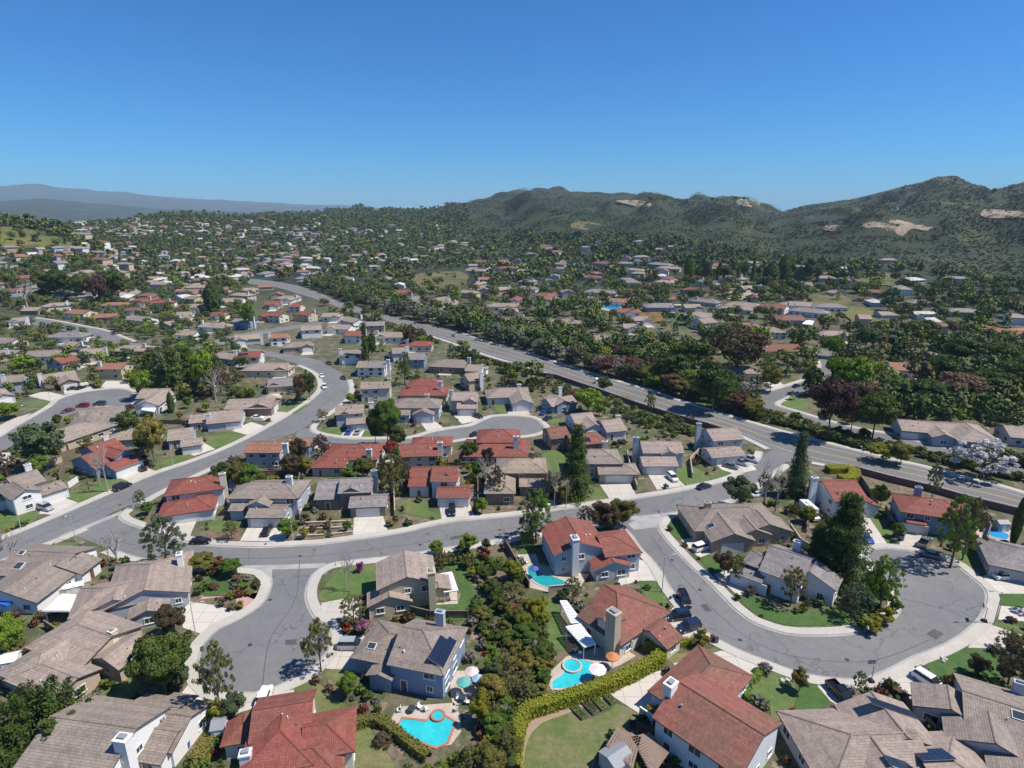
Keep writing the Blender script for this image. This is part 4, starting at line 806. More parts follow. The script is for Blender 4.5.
# ---- far houses scattered through the valley and the slopes
def inyel(px,py): return (px<75 and py<250 and py>222) or (412<px<470 and 268<py<294)
zones=[((-30,320,236,302),150),((250,470,226,264),60),((60,330,219,238),110),((440,700,240,300),40),((620,960,262,310),14),((320,420,255,290),12),((860,1024,290,345),5),((-40,60,250,300),20)]
rf=random.Random(99); FARREC=[]; CANDH=[]
for (x0,x1,y0,y1),n in zones:
    k=0;tr=0
    while k<n and tr<n*14:
        tr+=1; px=rf.uniform(x0,x1); py=y0+(y1-y0)*rf.random()**.8
        g=gp(px,py)
        if g is None or inyel(px,py): continue
        if -700<g.x<700 and g.y<1500 and not all(occ(g.x+dx,g.y+dy)==0 for dx in (-8,0,8) for dy in (-8,0,8)): continue
        k+=1; CANDH.append((g,)); mark([(g.x-8,g.y-8),(g.x+8,g.y-8),(g.x+8,g.y+8),(g.x-8,g.y+8)],2,0)
CANDH.sort(key=lambda c_:c_[0].length)
NIND=max(0,300-len(HOUSES)); RK=list(ROOF); WK=list(WALL); SB=MB()
for k,(g,) in enumerate(CANDH):
    ang=rf.uniform(-.5,.5)+(math.pi/2 if rf.random()<.3 else 0); L=rf.uniform(7,13)
    dx,dy=math.cos(ang)*L/2,math.sin(ang)*L/2; hd=rf.uniform(4.8,6.6); ev=rf.choice((3,3,3.2,4.8)); zr=ev+hd*.36; en=rf.choice(('gg','hh','gh'))
    rfk=rf.choice(('mauve','tan','brown','grey','grey','mauve','orange','redbrown','tan','white','white','grey')); wl=rf.choice(('white','cream','pale','greyblue','beige','pale','grey','tan'))
    if k<NIND:
        a=proj(g.x-dx,g.y-dy,g.z+zr);b_=proj(g.x+dx,g.y+dy,g.z+zr)
        if house(None,'pending',rfk,wl,[(a[0],a[1],b_[0],b_[1],hd,ev,en,.36)],detail=0,group='houses beyond the near streets',seed=k): FARREC.append(HOUSES[-1])
    else:
        rb=MB(); roof_wing(rb,L,hd,g.z+ev,.36,en,g.x,g.y,ang); wb=MB(); wall_wing(wb,L,hd,g.z+ev,.36,en,g.x,g.y,ang,z0=g.z-4)
        for src,mm_ in ((rb,{0:RK.index(rfk),1:RK.index(rfk),2:RK.index(rfk)}),(wb,{0:len(RK)+WK.index(wl)})):
            o_=len(SB.v); SB.v+=src.v; SB.f+=[tuple(i_+o_ for i_ in f_) for f_ in src.f]; SB.m+=[mm_[q] for q in src.m]; SB.uv+=src.uv
o=link('distant_houses',SB.mesh('distant_houses',[ROOF[k] for k in RK]+[WALL[k] for k in WK])); tag(o,'tiny distant houses spread over the valley floor and low hill',None,None,'stuff')
print('houses',len(HOUSES))
# ---------------------------------------------------------------- plants
def quads_mesh(name,V,mat,tint=None):
    """V (n,4,3) array"""
    n=len(V); me=bpy.data.meshes.new(name); me.vertices.add(n*4); me.vertices.foreach_set('co',np.asarray(V,np.float32).ravel())
    me.loops.add(n*4); me.loops.foreach_set('vertex_index',np.arange(n*4,dtype=np.int32)); me.polygons.add(n)
    me.polygons.foreach_set('loop_start',np.arange(0,n*4,4,dtype=np.int32))
    try: me.polygons.foreach_set('loop_total',np.full(n,4,np.int32))
    except Exception: pass
    at=me.attributes.new('tint','FLOAT','FACE'); at.data.foreach_set('value',np.asarray(tint if tint is not None else np.zeros(n),np.float32))
    me.materials.append(mat); me.update(calc_edges=True); return me
def cards(C,Nn,size,rng,asp=1.0,jit=.35):
    """leaf cards centred at C with normals Nn"""
    n=len(C); Nn=Nn/np.maximum(1e-6,np.linalg.norm(Nn,axis=1,keepdims=True)); r=rng.normal(size=(n,3)); U=np.cross(Nn,r); U/=np.maximum(1e-6,np.linalg.norm(U,axis=1,keepdims=True)); Vv=np.cross(Nn,U)
    s=size*(1+jit*rng.uniform(-1,1,(n,1)))/2; s2=s*asp
    k=rng.uniform(.55,1.2,(n,4,1))
    P=np.stack([C-U*s*k[:,0]-Vv*s2*.5,C+U*s*.3-Vv*s2*k[:,1],C+U*s*k[:,2]+Vv*s2*.4,C-U*s*.3+Vv*s2*k[:,3]],1); return P
def crown_pts(kind,n,rng):
    """unit crown: diameter 1, height 0..1; returns centres and normals"""
    if kind in('round','shrub','wide','airy','blossom'):
        nb={'round':52,'shrub':26,'wide':52,'airy':90,'blossom':60}[kind]; z0={'round':.20,'shrub':.0,'wide':.34,'airy':.22,'blossom':.2}[kind]
        B=[];
        for i in range(nb):
            while True:
                p=rng.uniform(-1,1,3)
                if np.linalg.norm(p)<1: break
            q=p/np.linalg.norm(p)*((.15+.66*rng.random()**.6) if kind not in('wide',) else (.3+.58*rng.random()**.6))
            if kind in('airy','blossom'): q=p*np.array([1,1,1.]); q=np.array([q[0]*.95*(1-.3*q[2]),q[1]*.95*(1-.3*q[2]),q[2]])
            rad=rng.uniform(.17,.29) if kind not in('airy','blossom') else rng.uniform(.07,.16)
            B.append((q,rad))
        w=np.array([b[1]**2 for b in B]); w/=w.sum(); idx=rng.choice(nb,n,p=w)
        d=rng.normal(size=(n,3)); d/=np.linalg.norm(d,axis=1,keepdims=True)
        rr=np.array([b[1] for b in B])[idx][:,None]*(rng.uniform(.55 if kind!='airy' else .2,1,(n,1))**.5)
        C=np.array([b[0] for b in B])[idx]+d*rr*np.array([1,1,.8]); Nn=d*.55+C*.7+rng.normal(size=(n,3))*.6
        zc=(z0+1)/2; C=C*np.array([.5,.5,(1-z0)/2/1.02]); C[:,2]+=zc
        if kind=='shrub': C[:,2]=np.abs(C[:,2]-.02)
        tint=np.array(rng.random(nb))[idx]*.7+rng.random(n)*.3
        return C,Nn,tint
    if kind in('conifer','deodar'):
        C=[];Nn=[];lv=17 if kind=='conifer' else 10
        per=n//(lv*9)
        for i in range(lv):
            t=(i+.4)/lv; z=.08+.90*t; R_=.5*((1-t)**.85 if kind=='conifer' else (1-t**1.7)**.9)*(.8+.2*math.sin(i*2.4))+.02; nb=9
            ph=rng.random()*6
            for k in range(nb):
                a=ph+k*2*math.pi/nb+rng.uniform(-.25,.25); RR=R_*rng.uniform(.50,1.25)
                u=rng.random(per)**.7; x=u*RR; w_=(1-u*.5)*.09*rng.normal(size=per)
                zz=z+.03*rng.normal(size=per)*.5-(.14 if kind=='conifer' else .02)*u*R_*2+rng.uniform(-.02,.02)
                C.append(np.stack([x*math.cos(a)-w_*math.sin(a),x*math.sin(a)+w_*math.cos(a),zz],1)); Nn.append(np.stack([np.full(per,math.cos(a)*.5),np.full(per,math.sin(a)*.5),np.full(per,.9)],1)+rng.normal(size=(per,3))*.45)
        C=np.concatenate(C);Nn=np.concatenate(Nn); return C,Nn,rng.random(len(C))
    if kind=='cypress':
        z=rng.random(n); a=rng.random(n)*6.283; r_=.5*np.sin(np.pi*np.clip(z*.93+.06,0,1))**.6*rng.uniform(.75,1,n)
        C=np.stack([r_*np.cos(a),r_*np.sin(a),.04+z*.96],1); Nn=np.stack([np.cos(a),np.sin(a),np.full(n,.3)],1)+rng.normal(size=(n,3))*.4; return C,Nn,rng.random(n)
    if kind=='sprawl':   # wide juniper of upswept sprays
        C=[];Nn=[]
        for k in range(46):
            a=rng.random()*6.283; r0=.47*rng.random()**.5; L=rng.uniform(.3,.55); per=n//46
            u=rng.random(per); x=r0*math.cos(a)*(.6+.4*u); y=r0*math.sin(a)*(.6+.4*u); z=.1+(.85-r0*.9)*rng.uniform(.75,1.05)*u**.8
            s=.055*(1-u)+.012; C.append(np.stack([x+s*rng.normal(size=per),y+s*rng.normal(size=per),z],1)); Nn.append(np.stack([np.full(per,math.cos(a)),np.full(per,math.sin(a)),np.full(per,.6)],1)+rng.normal(size=(per,3))*.5)
        C=np.concatenate(C);Nn=np.concatenate(Nn); return C,Nn,rng.random(len(C))
def branches(kind,rng,fine=True):
    b=MB(); rnd=random.Random(int(rng.integers(1e9)))
    def rec(p,d,L,r,lv):
        q=p+d*L; b.tube(p,q,r,r*.62,5 if lv else 7,0,False)
        if lv>=(3 if fine else 2): return
        for k in range({0:5,1:4,2:3}[lv]):
            ax=Vector((rnd.gauss(0,1),rnd.gauss(0,1),rnd.gauss(0,.5))); nd=(d*(.75 if lv else .9)+ax.normalized()*.75+Vector((0,0,.22))).normalized(); rec(p+d*L*rnd.uniform(.55,1),nd,L*rnd.uniform(.5,.75),r*.5,lv+1)
    base={'bare':(.34,.020),'airy':(.34,.018),'blossom':(.24,.02),'wide':(.36,.026),'round':(.30,.026)}[kind]
    rec(Vector((0,0,-.03)),Vector((rnd.uniform(-.05,.05),rnd.uniform(-.05,.05),1)).normalized(),base[0],base[1],0)
    me=b.mesh('trunk',[PALEBARK if kind=='bare' else BARK]); 
    X=np.array([v.co[:] for v in me.vertices]); s=1.0/X[:,2].max(); w_=np.abs(X[:,:2]).max()
    sc_=(.48/w_,.48/w_,s*(.92 if kind!='bare' else 1))
    if kind in('round','wide'): sc_=(min(sc_[0],.8),)*2+(s*.8,)
    for v in me.vertices: v.co=(v.co.x*sc_[0],v.co.y*sc_[1],v.co.z*sc_[2])
    return me
def trunk_me(kind):
    b=MB(); top=.9 if kind in('conifer','deodar') else .3; b.tube((0,0,-.04),(0,0,top),.022,.008,7); return b.mesh('trunk',[BARK])
PROT={}
def proto(kind,col,lod,var):
    key=(kind,col,lod,var)
    if key in PROT: return PROT[key]
    rng=np.random.default_rng(abs(hash(kind.__len__()*31+var*7+lod))%9999+{'round':1,'wide':2,'airy':3,'bare':4,'shrub':5,'conifer':6,'deodar':7,'cypress':8,'sprawl':9,'blossom':10}.get(kind,0)*100)
    tr=cr=None
    if kind=='bare': 
        tr=branches('bare',rng); 
    else:
        n,s={'round':((17000,.032),(4200,.058)),'wide':((17000,.032),(4200,.058)),'airy':((6500,.026),(1900,.045)),'blossom':((9000,.030),(2600,.05)),'shrub':((3600,.062),(900,.12)),'conifer':((16000,.038),(4200,.066)),'deodar':((26000,.030),(5200,.06)),'cypress':((3200,.085),(900,.15)),'sprawl':((22000,.028),(5000,.05))}[kind][lod]
        C,Nn,t=crown_pts(kind,n,rng); asp=1.0 if kind not in('conifer','deodar','sprawl') else .55
        cr=quads_mesh('crown',cards(C,Nn,s,rng,asp),LM[col],t)
        if kind in('airy','blossom','wide','round'): tr=branches(kind,rng,kind in('airy','blossom'))
        elif kind!='shrub': tr=trunk_me(kind)
    PROT[key]=(tr,cr); return PROT[key]
NAMEK={'round':'broadleaf_tree','wide':'broadleaf_tree','airy':'young_tree','bare':'bare_tree','shrub':'shrub','conifer':'conifer_tree','deodar':'conifer_tree','cypress':'cypress_tree','sprawl':'juniper_tree','blossom':'blossom_tree'}
PLANTS=[]  # (root,kind,col,px,py,h,w,x,y,label)
prnd=random.Random(31)
def plant(x,y,z,h,w_,kind,col,label=None,group=None):
    d=math.hypot(x,y); lod=0 if d<190 else 1
    nm=NAMEK[kind]; tr,cr=proto(kind,col,lod,prnd.randrange(2 if lod==0 else 3)); rz=prnd.uniform(0,6.28)
    if kind=='shrub':
        o=link(nm,cr,None,(x,y,z-.05),rz); o.scale=(w_,w_,h); root=o
    else:
        root=bpy.data.objects.new(nm,None); COL.objects.link(root); root.location=(x,y,z); root.rotation_euler=(0,0,rz)
        for n_,me in (('trunk',tr),('crown',cr)):
            if me is not None: o=link(n_ if kind!='bare' else 'branches',me,root); o.scale=(w_,w_,h)
    tag(root,label,{'shrub':'shrub'}.get(kind,'tree'),group)
    p=proj(x,y,z+h*.5); PLANTS.append([root,kind,col,p[0],p[1],h,w_,x,y,label,group]); mark([(x-.6,y-.6),(x+.6,y-.6),(x+.6,y+.6),(x-.6,y+.6)],6,0,True)
    return root
def tree_px(bx,by,top,wpx,kind,col,label=None):
    g=gp(bx,by)
    if kind=='shrub' and occ(g.x,g.y)==2: return None
    d=proj(g.x,g.y,g.z)[2]; lo,hi=.3,40
    for _ in range(30):
        m=(lo+hi)/2
        if proj(g.x,g.y,g.z+m)[1]>top: lo=m
        else: hi=m
    return plant(g.x,g.y,g.z,lo,wpx*d/F,kind,col,label)
T=tree_px
T(166,696,630,64,'round','dark','dense round dark green street tree overhanging the parked blue car')
T(160,684,648,40,'round','dark','lower lobe of dense foliage pressed against the round street tree')
T(222,722,642,38,'airy','airy','slender pale green tree at the lower rim of the left cul-de-sac')
T(220,722,700,28,'shrub','lime','yellow-green shrub at the foot of the slender pale tree')
T(42,752,672,108,'sprawl','dark','huge dark green juniper with upswept sprays at the lower left corner')
T(10,660,613,38,'round','bright','bright green round tree at the left edge above the juniper')
T(321,672,620,34,'airy','olive','half-leafed young tree on the kerb by the silver minivan')
T(354,625,594,26,'airy','airy','thin pale tree beside the concrete drive of the beige house')
T(350,592,548,17,'bare','dark','white-stemmed bare birch clump on the lawn left of the beige house'); T(346,590,552,14,'bare','dark','second bare birch stem on the lawn left of the beige house')
T(118,566,527,30,'bare','dark','bare grey tree at the street corner above the mauve-roofed bungalow'); T(110,564,536,18,'bare','dark','smaller bare grey tree at the same corner')
T(168,568,514,40,'airy','bluegreen','feathery grey-green tree leaning over the middle street')
T(203,572,553,30,'round','olive','olive round tree behind the mauve-roofed bungalow'); T(231,576,558,24,'round','green','dark green round tree at the end of the hedge clump'); T(218,570,557,18,'shrub','red','red-leafed shrub between the two round trees')
T(172,638,603,32,'round','brown','brownish tree over the mauve bungalow garage')
T(14,566,530,28,'bare','dark','bare grey tree on the left edge above the street'); T(2,570,528,30,'bare','dark','bare grey tree cut by the left edge')
T(108,492,440,22,'bare','dark','tall bare tree left of the red-tiled blue house'); T(100,486,452,16,'bare','dark','shorter bare tree left of the red-tiled blue house')
T(45,468,421,50,'round','bluegreen','big rounded bluish-green tree above the grey-roofed house')
T(131,440,407,27,'round','dark','dark green round tree above the red house roofline')
T(155,466,416,28,'wide','olive','tall olive tree right of the red-tiled blue house'); T(149,458,424,22,'round','dark','dark tree tucked behind the tall olive tree')
T(40,475,455,26,'round','green'); T(8,478,452,20,'airy','brown'); T(172,413,393,7,'cypress','dark','narrow dark cypress in front of the double-gabled house')
T(10,419,401,26,'round','bright','bright green round tree at the left edge above the street')
for a in ((226,492,460,26,'round','dark'),(241,494,458,24,'round','olive'),(254,498,462,26,'round','green'),(262,496,470,22,'round','dark'),(236,480,455,18,'airy','brown'),(300,462,436,20,'round','brown'),(292,478,452,22,'round','brown'),(306,474,455,18,'round','olive'),(322,458,434,20,'airy','purple'),
 (388,448,394,30,'round','green'),(376,448,405,20,'round','dark'),(398,450,424,20,'round','dark'),(392,462,438,18,'round','red'),(365,480,455,24,'round','olive'),(350,484,464,20,'round','green'),(392,500,452,26,'airy','olive'),(402,492,455,22,'airy','brown'),(397,478,446,16,'airy','green'),
 (440,472,455,14,'shrub','lime'),(470,462,440,18,'round','dark'),(478,478,460,16,'round','green'),(486,492,450,24,'bare','dark'),(496,500,466,22,'airy','brown'),(488,468,446,14,'round','purple'),
 (554,506,462,20,'bare','dark'),(566,508,475,16,'bare','dark'),(548,500,470,16,'airy','brown'),(604,392,376,18,'round','dark')): T(*a)
T(576,497,423,42,'conifer','dark','tall dark conifer towering over the middle street')
T(588,413,387,30,'round','bright','bright green round tree beside the main road wall')
T(536,541,489,36,'airy','green','leafy open tree casting shade across the middle street'); T(530,543,512,26,'airy','bluegreen')
T(603,533,500,32,'round','brown','brown-leaved tree behind the kidney-pool house'); T(622,528,498,32,'round','olive','tall olive tree at the corner of the right-hand street'); T(585,524,506,18,'airy','purple')
T(739,508,474,34,'round','bluegreen','blue-green tree hanging over the middle street'); T(764,505,456,34,'bare','dark','large leafless tree near the main road junction'); T(775,512,470,24,'bare','dark','smaller leafless tree near the junction')
T(795,496,431,32,'conifer','bluegreen','blue-green conifer by the main road junction')
T(838,582,492,64,'deodar','dark','massive dark deodar between the two right-hand houses'); T(814,572,524,36,'deodar','dark','lower deodar pressed against the massive one')
T(880,608,556,36,'airy','bright','bright spring-green tree on the inner curb of the bulb'); T(873,604,565,22,'round','bright'); T(854,618,584,34,'airy','bluegreen','grey-green open tree at the lawn tip')
T(950,568,492,38,'airy','green','open green tree shading the parked trucks'); T(962,560,498,34,'airy','orange' if False else 'brown','brownish open tree shading the parked trucks')
T(1012,546,498,9,'cypress','dark','leaning dark cypress by the small blue pool')
T(1008,684,636,40,'airy','brown','half-bare tree over the brown roof at the right edge'); T(976,676,655,22,'round','brown')
T(898,505,497,12,'round','dark'); T(880,508,483,16,'round','dark','small round dark tree at the foot of the bare lot')
T(827,440,376,44,'wide','purple','purple-brown spreading tree beside the frontage road'); T(872,440,392,42,'wide','dark','dark spreading tree beside the frontage road'); T(850,434,396,26,'wide','olive'); T(862,410,380,30,'wide','brown')
T(980,478,438,58,'blossom','white','large white-blossomed tree below the long frontage-road house')
T(712,412,362,44,'wide','dark','big dark tree by the frontage road end'); T(737,378,326,56,'wide','brown','huge round grey-brown eucalyptus on the slope')
T(850,400,352,44,'round','bright','bright lime-green spreading tree above the blue roof'); T(835,384,352,24,'round','bright'); T(870,386,356,22,'round','lime')
T(900,465,440,28,'round','olive'); T(882,462,442,30,'round','lime','yellow-green bushy tree between the two roads'); T(931,500,462,14,'airy','airy','thin young tree in the main road verge'); T(650,413,391,12,'airy','airy')
for x_,y_ in ((735,199),(744,200),(650,200),(800,209),(955,181),(994,192),(686,202),(903,190),(560,198),(1010,189),(868,199),(712,200)):
    q_=gp(x_,y_+1)
    if q_ is not None: plant(q_.x,q_.y,q_.z-.5,prnd.uniform(9,14),prnd.uniform(9,15),'wide','dark')
T(760,585,562,16,'airy','brown'); T(724,575,551,24,'round','brown','brown shrubby tree on the drive of the brown bungalow'); T(735,582,556,20,'airy','olive'); T(790,606,566,28,'airy','olive')
T(880,420,390,30,'round','dark'); T(920,410,378,44,'wide','dark'); T(955,405,372,46,'wide','brown'); T(985,400,368,44,'wide','dark'); T(1012,395,355,40,'round','dark'); T(940,388,352,34,'round','dark'); T(895,400,374,30,'round','green'); T(1000,372,340,40,'round','dark'); T(960,365,335,38,'round','dark'); T(920,345,318,36,'round','dark'); T(885,350,326,30,'round','bluegreen'); T(865,352,324,26,'round','bluegreen')
T(832,358,334,20,'round','bright'); T(810,395,364,22,'round','dark'); T(770,392,362,24,'round','olive'); T(764,378,352,20,'airy','green'); T(690,372,338,34,'round','dark'); T(672,385,352,36,'wide','dark'); T(680,365,338,22,'round','bright')
T(205,375,350,14,'round','dark'); T(178,398,348,34,'conifer','dark','tall dark conifer in the grove left of the curved street'); T(164,396,346,32,'conifer','bluegreen'); T(192,390,346,34,'conifer','dark'); T(206,395,345,26,'round','bright','lime-green tree at the edge of the conifer grove'); T(216,402,366,24,'bare','dark'); T(222,396,362,20,'airy','brown')
T(152,385,352,30,'conifer','dark'); T(143,400,366,22,'round','bright'); T(62,370,352,22,'round','bright'); T(24,374,354,24,'round','bright'); T(310,400,368,16,'round','dark'); T(302,404,372,16,'round','brown'); T(405,385,352,20,'airy','green'); T(366,365,322,14,'conifer','dark'); T(372,362,330,12,'round','dark'); T(410,350,322,16,'round','brown'); T(250,330,298,14,'round','green')
T(28,310,278,36,'bare','dark'); T(48,300,268,24,'round','dark'); T(62,300,266,26,'round','dark'); T(84,302,272,22,'round','dark'); T(101,306,272,20,'round','purple'); T(120,302,266,24,'round','dark'); T(214,312,284,17,'cypress','dark')
for k,x in enumerate(range(690,840,9)): T(x+prnd.uniform(-3,3),280+prnd.uniform(-3,5),261+prnd.uniform(-7,6),prnd.uniform(9,15),prnd.choice(('conifer','round','cypress')),prnd.choice(('dark','dark','green','bluegreen')))
BELT=[]
for x_,y_,t_,w_ in ((375,309,296,16),(388,313,299,18),(400,315,301,18),(414,319,303,20),(428,323,306,18),(446,326,310,18),(470,332,314,16),(497,341,322,16),(508,344,325,18),(520,347,330,14),(540,354,338,18),(556,359,342,20),(570,363,346,22),(584,368,350,20),(600,373,355,18),(616,377,360,16),(752,392,378,20),(742,398,382,18)): T(x_,y_,t_,w_,'blossom','silver')
# belt beyond the main road
FsW=[p for p in smooth(W([q for q in G_far if q[0]>=299]),step=1)]
i=0
while i<len(FsW)-3:
    p=FsW[i]; d=(FsW[min(len(FsW)-1,i+3)]-p).normalized(); nrm=Vector((-d.y,d.x)); dist=math.hypot(p.x,p.y)
    for rr_ in range(3):
        off=prnd.uniform(4,9)+rr_*9; q=p+nrm*off
        if occ(q.x,q.y) in (0,6):
            px=proj(q.x,q.y,0)[0]
            if px<760 or rr_>0:
                if dist>285: BELT.append((q.x,q.y,-.1,prnd.uniform(8,14),prnd.uniform(9,14),prnd.random()*.5))
                elif (440<px<640 or 370<px<440) and prnd.random()<.30: plant(q.x,q.y,0,prnd.uniform(5,8),prnd.uniform(6,9),'blossom','silver',None)
                elif px<770: plant(q.x,q.y,0,prnd.uniform(8,14)*(.75 if px>600 else 1),prnd.uniform(8,13),'wide',prnd.choice(('dark','dark','brown','purple','olive','green')),None)
                elif occ(q.x,q.y)==0: plant(q.x,q.y,0,prnd.uniform(2.5,5),prnd.uniform(4,7),'round',prnd.choice(('olive','green','lime','dark')),None)
    i+=int(prnd.uniform(5,9) if dist<300 else prnd.uniform(7,12))
# ravine thicket and yard planting
def inpoly(x,y,P):
    c_=False;n=len(P)
    for i in range(n):
        a,b=P[i],P[(i+1)%n]
        if (a[1]>y)!=(b[1]>y) and x<(b[0]-a[0])*(y-a[1])/(b[1]-a[1])+a[0]: c_=not c_
    return c_
def scatter_px(poly,n,kinds,sep=2.0,okc=(0,)):
    xs=[p[0] for p in poly];ys=[p[1] for p in poly];k=0;t=0
    while k<n and t<n*30:
        t+=1;px=prnd.uniform(min(xs),max(xs));py=prnd.uniform(min(ys),max(ys))
        if not inpoly(px,py,poly): continue
        g=gpl(px,py)
        if occ(g.x,g.y) not in okc: continue
        kd,cl,h0,h1,wr=prnd.choice(kinds); h=prnd.uniform(h0,h1); plant(g.x,g.y,0,h,h*wr*prnd.uniform(.85,1.2),kd,cl); k+=1
NOPL=[[(385,700),(468,700),(476,762),(400,772)],[(535,640),(650,640),(655,668),(600,700),(545,712)],[(640,640),(664,646),(668,690),(600,715),(520,730)]]
RAV=[(474,600),(505,592),(530,600),(545,640),(548,690),(512,710),(508,775),(464,775),(474,758),(484,735),(489,700),(486,640),(474,612)]
scatter_px(RAV,32,[('round','dark',2.5,4.4,1.2),('round','green',2.2,4,1.2),('round','olive',2.2,4.0,1.2),('round','green',2,4,1.3),('round','green',3,4.5,1.1),('round','olive',4,5.5,1.0),('airy','airy',3.5,5,.9)])
scatter_px(RAV,60,[('shrub','dark',1.6,2.8,1.4),('shrub','green',1.5,2.6,1.4),('shrub','olive',1.4,2.5,1.4),('shrub','silver',1,1.8,1.4),('shrub','lime',1.2,2,1.3),('shrub','green',1,1.8,1.3)])
scatter_px([(405,778),(436,764),(474,756),(468,778)],16,[('shrub','dark',1.0,1.9,1.4),('shrub','green',1,1.8,1.4),('shrub','olive',1,1.8,1.4)])
UPR=[(438,548),(490,543),(505,548),(535,590),(500,600),(472,588),(458,560)]
scatter_px(UPR,30,[('shrub','lime',1.2,2.4,1.1),('shrub','green',1.4,2.4,1.2),('shrub','olive',1.2,2.2,1.2),('shrub','green',1.2,2.4,1.1),('shrub','silver',.6,1.3,1.5),('round','dark',2.4,3.6,1.1)])
for x_ in range(438,475,5): T(x_,566-(x_-438)*.05,552,6,'shrub',prnd.choice(('dark','lime','olive')))
T(537,620,596,24,'round','lime','yellow-green round tree at the head of the ravine'); T(486,560,545,12,'shrub','red','round dark red shrub at the ravine top')
T(312,670,648,26,'shrub','dark') if False else None
T(349,697,672,22,'round','bright','clipped bright green tree-shrub beside the blue house drive'); T(347,632,620,11,'shrub','red')
T(364,634,618,17,'round','pink','round pink-blossom bush below the beige house drive'); T(360,572,560,9,'shrub','violet')
T(1000,768,748,26,'shrub','lime','yellow-green shrub between the two brown-roofed houses')
T(700,648,628,20,'shrub','olive','clipped ball-shaped olive shrub by the navy SUV')
T(808,768,730,20,'shrub','olive'); T(800,758,730,16,'shrub','green'); T(806,745,718,18,'shrub','green')
T(850,610,600,10,'shrub','green');T(819,606,597,12,'shrub','green');T(808,606,598,9,'shrub','dark');T(832,605,594,10,'shrub','olive')
for a in ((870,632,614,22),(884,622,604,20),(893,612,596,16),(860,628,616,18)): T(a[0],a[1],a[2],a[3],'shrub',prnd.choice(('lime','green')))
for x_,y_ in ((206,590),(215,589),(232,598),(243,588),(250,595),(256,588),(248,580),(238,582),(222,606),(232,610),(240,608)): T(x_,y_,y_-prnd.uniform(6,10),prnd.uniform(8,14),'shrub',prnd.choice(('olive','brown','green','silver')))
# generic yard planting in world space, near blocks
near_tr=[];cnt=0
YP=[(-40,480),(60,392),(150,370),(330,330),(440,350),(560,392),(700,430),(760,455),(820,478),(1060,540),(1060,800),(-40,800)]
sh_stuff=[]; cand=[]
for t in range(5200):
    px=prnd.uniform(-30,1050); py=375+(775-375)*prnd.random()**1.25
    if not inpoly(px,py,YP): continue
    g=gpl(px,py)
    if occ(g.x,g.y)!=0: continue
    if any(occ(g.x+dx,g.y+dy) in (1,) for dx in(-1.5,1.5) for dy in(-1.5,1.5)): continue
    cand.append((g.x,g.y,px,py))
ntree=0;nshr=0
for (x,y,px,py) in cand:
    if occ(x,y)!=0 or any(inpoly(px,py,q) for q in NOPL): continue
    near_house=any(occ(x+dx,y+dy)==2 for dx in(-2.5,2.5) for dy in(-2.5,2.5))
    r_=prnd.random()
    if r_<.17 and not near_house and ntree<150 and not inpoly(px,py,[(520,700),(640,690),(650,775),(515,775)]):
        k,cl=prnd.choice((('round','dark'),('round','green'),('round','olive'),('airy','airy'),('round','bright'),('round','lime'),('airy','olive'),('round','green'),('round','bluegreen'),('round','bright'))); h=prnd.uniform(3,6.2); plant(x,y,0,h,h*prnd.uniform(.65,.95),k,cl); ntree+=1
    elif r_<.95:
        cl=prnd.choice(('dark','green','olive','lime','green','dark','brown','silver','bluegreen','olive','green','green','olive','lime','dark','red','dark','green','bright')); h=prnd.uniform(.6,1.9); w_=h*prnd.uniform(1.0,1.9)
        if nshr<150: plant(x,y,0,h,w_,'shrub',cl); nshr+=1
        else: sh_stuff.append((x,y,0,h,w_))
        mark([(x-w_*.4,y-w_*.4),(x+w_*.4,y-w_*.4),(x+w_*.4,y+w_*.4),(x-w_*.4,y+w_*.4)],6,0,True)
import collections; print('KINDS',collections.Counter(NAMEK[p_[1]] for p_ in PLANTS)); print('trees',len(PLANTS),ntree,nshr,len(sh_stuff))
# ---- massed planting as stuff
def stuffmat(name,cols):
    m,n,b=nmat(name); b.inputs['Roughness'].default_value=.85; b.inputs['Specular IOR Level'].default_value=.15
    at=N(n,'Attribute',attribute_name='tint'); k=len(cols); a=ramp(n,at.outputs['Fac'],[(i/(k-1),c_) for i,c_ in enumerate(cols)]); n.links.new(a,b.inputs['Base Color']); return m
FC=[(min(1,c[0]*2.15),min(1,c[1]*2.15),c[2]*1.55) for c in [(.020,.036,.016),(.032,.056,.020),(.060,.050,.034),(.055,.075,.028),(.026,.046,.024),(.10,.125,.022),(.060,.045,.036),(.045,.062,.03),(.09,.10,.035),(.028,.046,.02)]]
SM=stuffmat('distant tree foliage',FC); SM2=stuffmat('chaparral foliage',[(c[0]*.95,c[1]*.98,c[2]*.8) for c in [(.036,.052,.020),(.05,.065,.026),(.062,.074,.03),(.042,.058,.026),(.075,.085,.034)]]); SM3=stuffmat('mixed shrub foliage',[(.05,.09,.02),(.08,.085,.03),(.12,.15,.02),(.04,.06,.02),(.15,.05,.035),(.1,.085,.05),(.17,.16,.15),(.06,.1,.03)])
